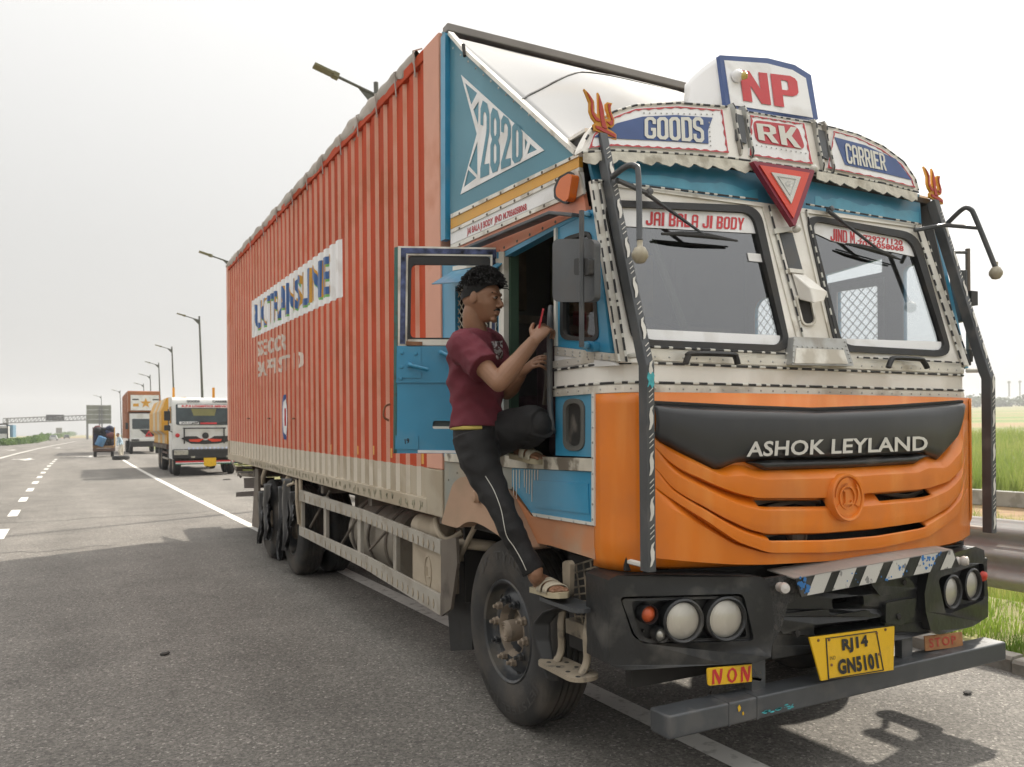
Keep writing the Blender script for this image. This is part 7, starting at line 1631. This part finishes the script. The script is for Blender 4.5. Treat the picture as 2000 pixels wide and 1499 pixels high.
MB().prism([[(.3, 0), (.95, 0), (.9, -.5), (.55, -.5)]], lambda a, b: f(a, 1.9 + b, .015), (0, .01, 0)).build('grille_panel', m_bk, to)
MB().prism([[(-.3, 0), (.3, 0), (0, .5)]], lambda a, b: f(.62, 1.35, .03) + V((a, 0, b)), (0, .01, 0)).build('warning_triangle', m_red, to); MB().prism([[(-.12, .1), (.12, .1), (0, .3)]], lambda a, b: f(.62, 1.35, .045) + V((a, 0, b)), (0, .01, 0)).build('triangle_core', m_bk, to)
MB().b2((Xo0 + .1, Yo - .1, .55), (Xo1, Yo + .2, .98)).build('bumper', m_bk, to, bevel=.04); MB().b2((Xo0 + .12, Yo - .12, .99), (Xo1, Yo + .1, 1.2)).build('bumper_top', m_wcab, to, bevel=.03); MB().b2((Xo0 + .2, Yo - .13, 1.02), (Xo0 + .75, Yo - .121, 1.16)).build('headlight', m_bk, to)
for X in (Xo0 + .2, Xo1 - .2):
    for dy in (.7, 6.8, 8.2): wheel_s(to, (X, Yo + dy, .5))
MB().b2((Xo0 + .4, Yo + .3, .55), (Xo1 - .4, Yo + 11.3, 1.2)).build('chassis', m_dark, to)
MB().box((Xo0 - .1, Yo + .1, 2.2), (.2, .1, .5)).build('mirror', m_bk, to, bevel=.02)
# --- tractor drawn cart seen from behind
Yc = 61.5; xc0 = PY(181, 880, Yc).x; xc1 = PY(225, 880, Yc).x; xm = (xc0 + xc1) / 2
tc_ = thing('loaded_cart', 'cart heaped with dark blue and black bundles on the road', 'cart', (xm, Yc + 1, 0))
MB().b2((xc0, Yc, .62), (xc1, Yc + 2.4, .78)).build('cart_bed', M('worn wood bed', (.24, .14, .07), .8, var=.3, vs=5), tc_)
MB().b2((xc0, Yc - .03, .40), (xc1, Yc, .60)).build('tail_board', m_bedb, tc_)
m_bun = [M('bundle%d' % k, c, .85, var=.4, vs=4) for k, c in enumerate(((.02, .025, .06), (.015, .015, .018), (.04, .07, .16), (.10, .03, .03)))]
gb = random.Random(12)
for k in range(22):
    mb = MB(); r = gb.uniform(.18, .30); c = V((lerp(xc0 + .28, xc1 - .28, gb.random()), Yc + gb.uniform(.15, .45), .78 + r * .8 + gb.uniform(0, 1.05))); ellips(mb, c, (V((1, 0, 0)), V((0, 1, 0)), V((0, 0, 1))), (r * 1.1, r, r * .85), 12, 8); mb.v = [p + V((1, 1, 1)) * .05 * noise.noise(p * 5) for p in mb.v]; mb.build('bundle', m_bun[k % 4 if k % 3 else 1], tc_, smooth=50)
MB().b2((xc0 + .03, Yc + .25, .79), (xc1 - .03, Yc + 2.2, 2.05)).build('bundle_core', m_bun[0], tc_, bevel=.10)
for x in (xc0, xc1 - .06): MB().b2((x, Yc, .78), (x + .06, Yc + .08, 2.05)).build('corner_post', m_amb if x > xm else m_bedb, tc_)
MB().lathe([(0, 0), (.27, 0), (.28, .03), (.27, .3), (.28, .33), (.27, .62), (.2, .65), (0, .65)], (xc0 + .38, Yc - .12, .80), (.4, -.1, 1), 18).build('blue_drum', M('blue drum', (.08, .20, .36), .4), tc_, smooth=40)
for x in (xc0 + .15, xc1 - .15): wheel_s(tc_, (x, Yc + 1.0, .34), r=.34, w=.2)
MB().bar((xc0 + .1, Yc + 1, .36), (xc1 - .1, Yc + 1, .36), .08).build('axle', m_dark, tc_)
# --- man bending beside the cart
pb = G(237, 896); d_ = (pb - C0).dot(FW); s_ = .0
pz = thing('person', 'small far man in pale blue shirt and white trousers bending beside the cart', 'person', pb)
def q(a, b, c): return pb + V((a, b, c))
mb = MB(); sweep(mb, [q(.02, 0, .85), q(-.05, 0, 1.15), q(-.14, -.05, 1.38)], [(.12, .17), (.13, .19), (.11, .17)], (1, 0, 0), 14); sweep(mb, [q(-.12, -.1, 1.36), q(-.2, -.2, 1.1), q(-.22, -.3, .85)], [.06, .05, .04], (1, 0, 0), 10); sweep(mb, [q(-.1, .1, 1.36), q(-.02, -.1, 1.1), q(-.08, -.3, .9)], [.06, .05, .04], (1, 0, 0), 10)
sh2 = mb.build('shirt', M('pale blue shirt', (.33, .43, .50), .8), pz, smooth=60)
mb = MB(); sweep(mb, [q(.02, .08, .9), q(.05, .1, .5), q(.03, .1, .06)], [.12, .09, .06], (1, 0, 0), 12); sweep(mb, [q(.02, -.08, .9), q(-.1, -.2, .5), q(.0, -.22, .06)], [.12, .09, .06], (1, 0, 0), 12); mb.build('trousers', M('off white cotton', (.52, .48, .40), .8), pz, smooth=60)
mb = MB(); ellips(mb, q(-.2, -.08, 1.52), (V((1, 0, 0)), V((0, 1, 0)), V((0, 0, 1))), (.09, .08, .115)); sweep(mb, [q(-.19, -.07, 1.44), q(-.14, -.05, 1.34)], [.05, .06], (1, 0, 0), 10); ellips(mb, q(.0, .12, .03), (V((1, 0, 0)), V((0, 1, 0)), V((0, 0, 1))), (.05, .12, .04)); ellips(mb, q(.0, -.26, .03), (V((1, 0, 0)), V((0, 1, 0)), V((0, 0, 1))), (.05, .12, .04)); mb.build('body', m_skin, pz, smooth=60)
mb = MB(); ellips(mb, q(-.19, -.06, 1.56), (V((1, 0, 0)), V((0, 1, 0)), V((0, 0, 1))), (.095, .088, .09)); mb.build('hair', m_hair, pz, smooth=60)
tp_ = G(238, 897); tp_ = G(236, 898.5); o = MB().lathe([(.24, -.1), (.36, -.13), (.48, -.1), (.5, 0), (.48, .1), (.36, .13), (.24, .1), (.24, -.1)], tp_ + V((0, 0, .13)), (0, 0, 1), 28).build('loose_tyre', m_tread, smooth=40); tag(o, 'black tyre lying flat on the road beside the bending man', 'tyre')
# --- lorry cut by the left edge of the view
tb = thing('tipper_lorry', 'blue and white lorry cut by the left edge of the photograph', 'lorry', G(8, 870)); bx = G(12, 870); k_ = 1.0
def q(a, b, c): return bx + V((a, b, c))
MB().b2(q(-1.2, 0, .7), q(.35, 1.8, 2.9)).build('cab', m_wcab, tb, bevel=.1); MB().b2(q(-1.1, -.02, 1.75), q(.2, .01, 2.6)).build('windscreen', m_winb, tb); MB().b2(q(-.1, 2.0, 1.2), q(.75, 8, 3.1)).build('tipper_body', M('dusty blue steel', (.10, .20, .28), .6), tb); MB().b2(q(-1.3, -.3, 3.1), q(.2, 2, 3.3)).build('cab_canopy', m_bk, tb); MB().b2(q(.12, -.05, .9), q(.25, .05, 3.1)).build('corner_bar', m_bk, tb)
MB().b2(q(-1.2, -.1, .5), q(.35, .1, 1.0)).build('bumper', m_bk, tb)
for y in (.8, 5.5, 6.9): wheel_s(tb, q(.2, y, .5), w=.5); wheel_s(tb, q(-1.6, y, .5), w=.5)
# --- cars far down the road
def car(px, py, col, label):
    b = G(px, py); e = thing('car', label, 'car', b, 'cars far down the road'); c = [(-.85, .3), (-.87, .62), (-.8, .88), (-.62, 1.32), (-.5, 1.44), (.5, 1.44), (.62, 1.32), (.8, .88), (.87, .62), (.85, .3)]
    cm = M('car paint %s' % (col,), col, .3)
    MB().prism([[(x, min(z, .92)) for x, z in c]], lambda x, z: b + V((x, 0, z)), (0, 3.9, 0)).build('body', cm, e, bevel=.08)
    MB().prism([[(-.78, .9), (-.6, 1.42), (.6, 1.42), (.78, .9)]], lambda x, z: b + V((x, 1.0 + (1.42 - z) * -.6, z)), (0, 2.0, 0)).build('cabin', cm, e, bevel=.06)
    MB().prism([[(-.68, .95), (-.55, 1.36), (.55, 1.36), (.68, .95)]], lambda x, z: b + V((x, .97 + (1.42 - z) * -.6, z)), (0, .02, 0)).build('windscreen', m_winb, e)
    for x in (-.62, .62): MB().box(b + V((x, -.02, .68)), (.3, .05, .14)).build('headlight', m_lens, e)
    for x in (-.78, .78):
        for y in (.75, 3.1): wheel_s(e, b + V((x, y, .31)), r=.31, w=.2)
car(104, 861, (.6, .6, .6), 'white car coming along the far road beside the shrub strip'); car(130, 857.5, (.08, .09, .10), 'dark car on the far road right of the white car'); car(169, 851.5, (.10, .05, .05), 'tiny dark red car far off left of the cart'); car(149, 849.8, (.12, .13, .15), 'tiny grey car farthest along the road'); car(159, 849.6, (.2, .2, .2), 'tiny pale car far off between two dark cars')
# small litter on the asphalt
m_lit = M('litter', (.05, .045, .04), .8)
for px, py, lab in ((443, 937, 'dark scrap lying on the road behind the white lorry'), (322, 1277, 'small dark chip on the shaded asphalt at lower left'), (1890, 1352, 'small dark stone on the lit asphalt before the bumper')):
    b = G(px, py, .012); mb = MB(); ellips(mb, b, (V((1, 0, 0)), V((0, 1, 0)), V((0, 0, 1))), (.035 if py > 1000 else .14, .02 if py > 1000 else .08, .012 if py > 1000 else .03), 8, 5); mb.v = [p + V((.01, .01, .004)) * noise.noise(p * 40) for p in mb.v]; o = mb.build('litter_scrap', m_lit); tag(o, lab, 'litter')
# ---- pale air: faint haze through which far things fade
hz = MB().b2((-1050, -220, -4), (1500, 1500, 60)); hm = bpy.data.materials.new('pale haze'); hm.use_nodes = True; n = hm.node_tree.nodes; n.clear()
o_ = n.new('ShaderNodeOutputMaterial'); v_ = n.new('ShaderNodeVolumePrincipled'); v_.inputs['Color'].default_value = (.93, .94, .95, 1); v_.inputs['Density'].default_value = .0006; v_.inputs['Anisotropy'].default_value = .2
hm.node_tree.links.new(v_.outputs[0], o_.inputs['Volume'])
ho = hz.build('haze', hm, kind='stuff'); ho['label'] = 'pale dusty haze over the far road and field'; ho['category'] = 'haze'
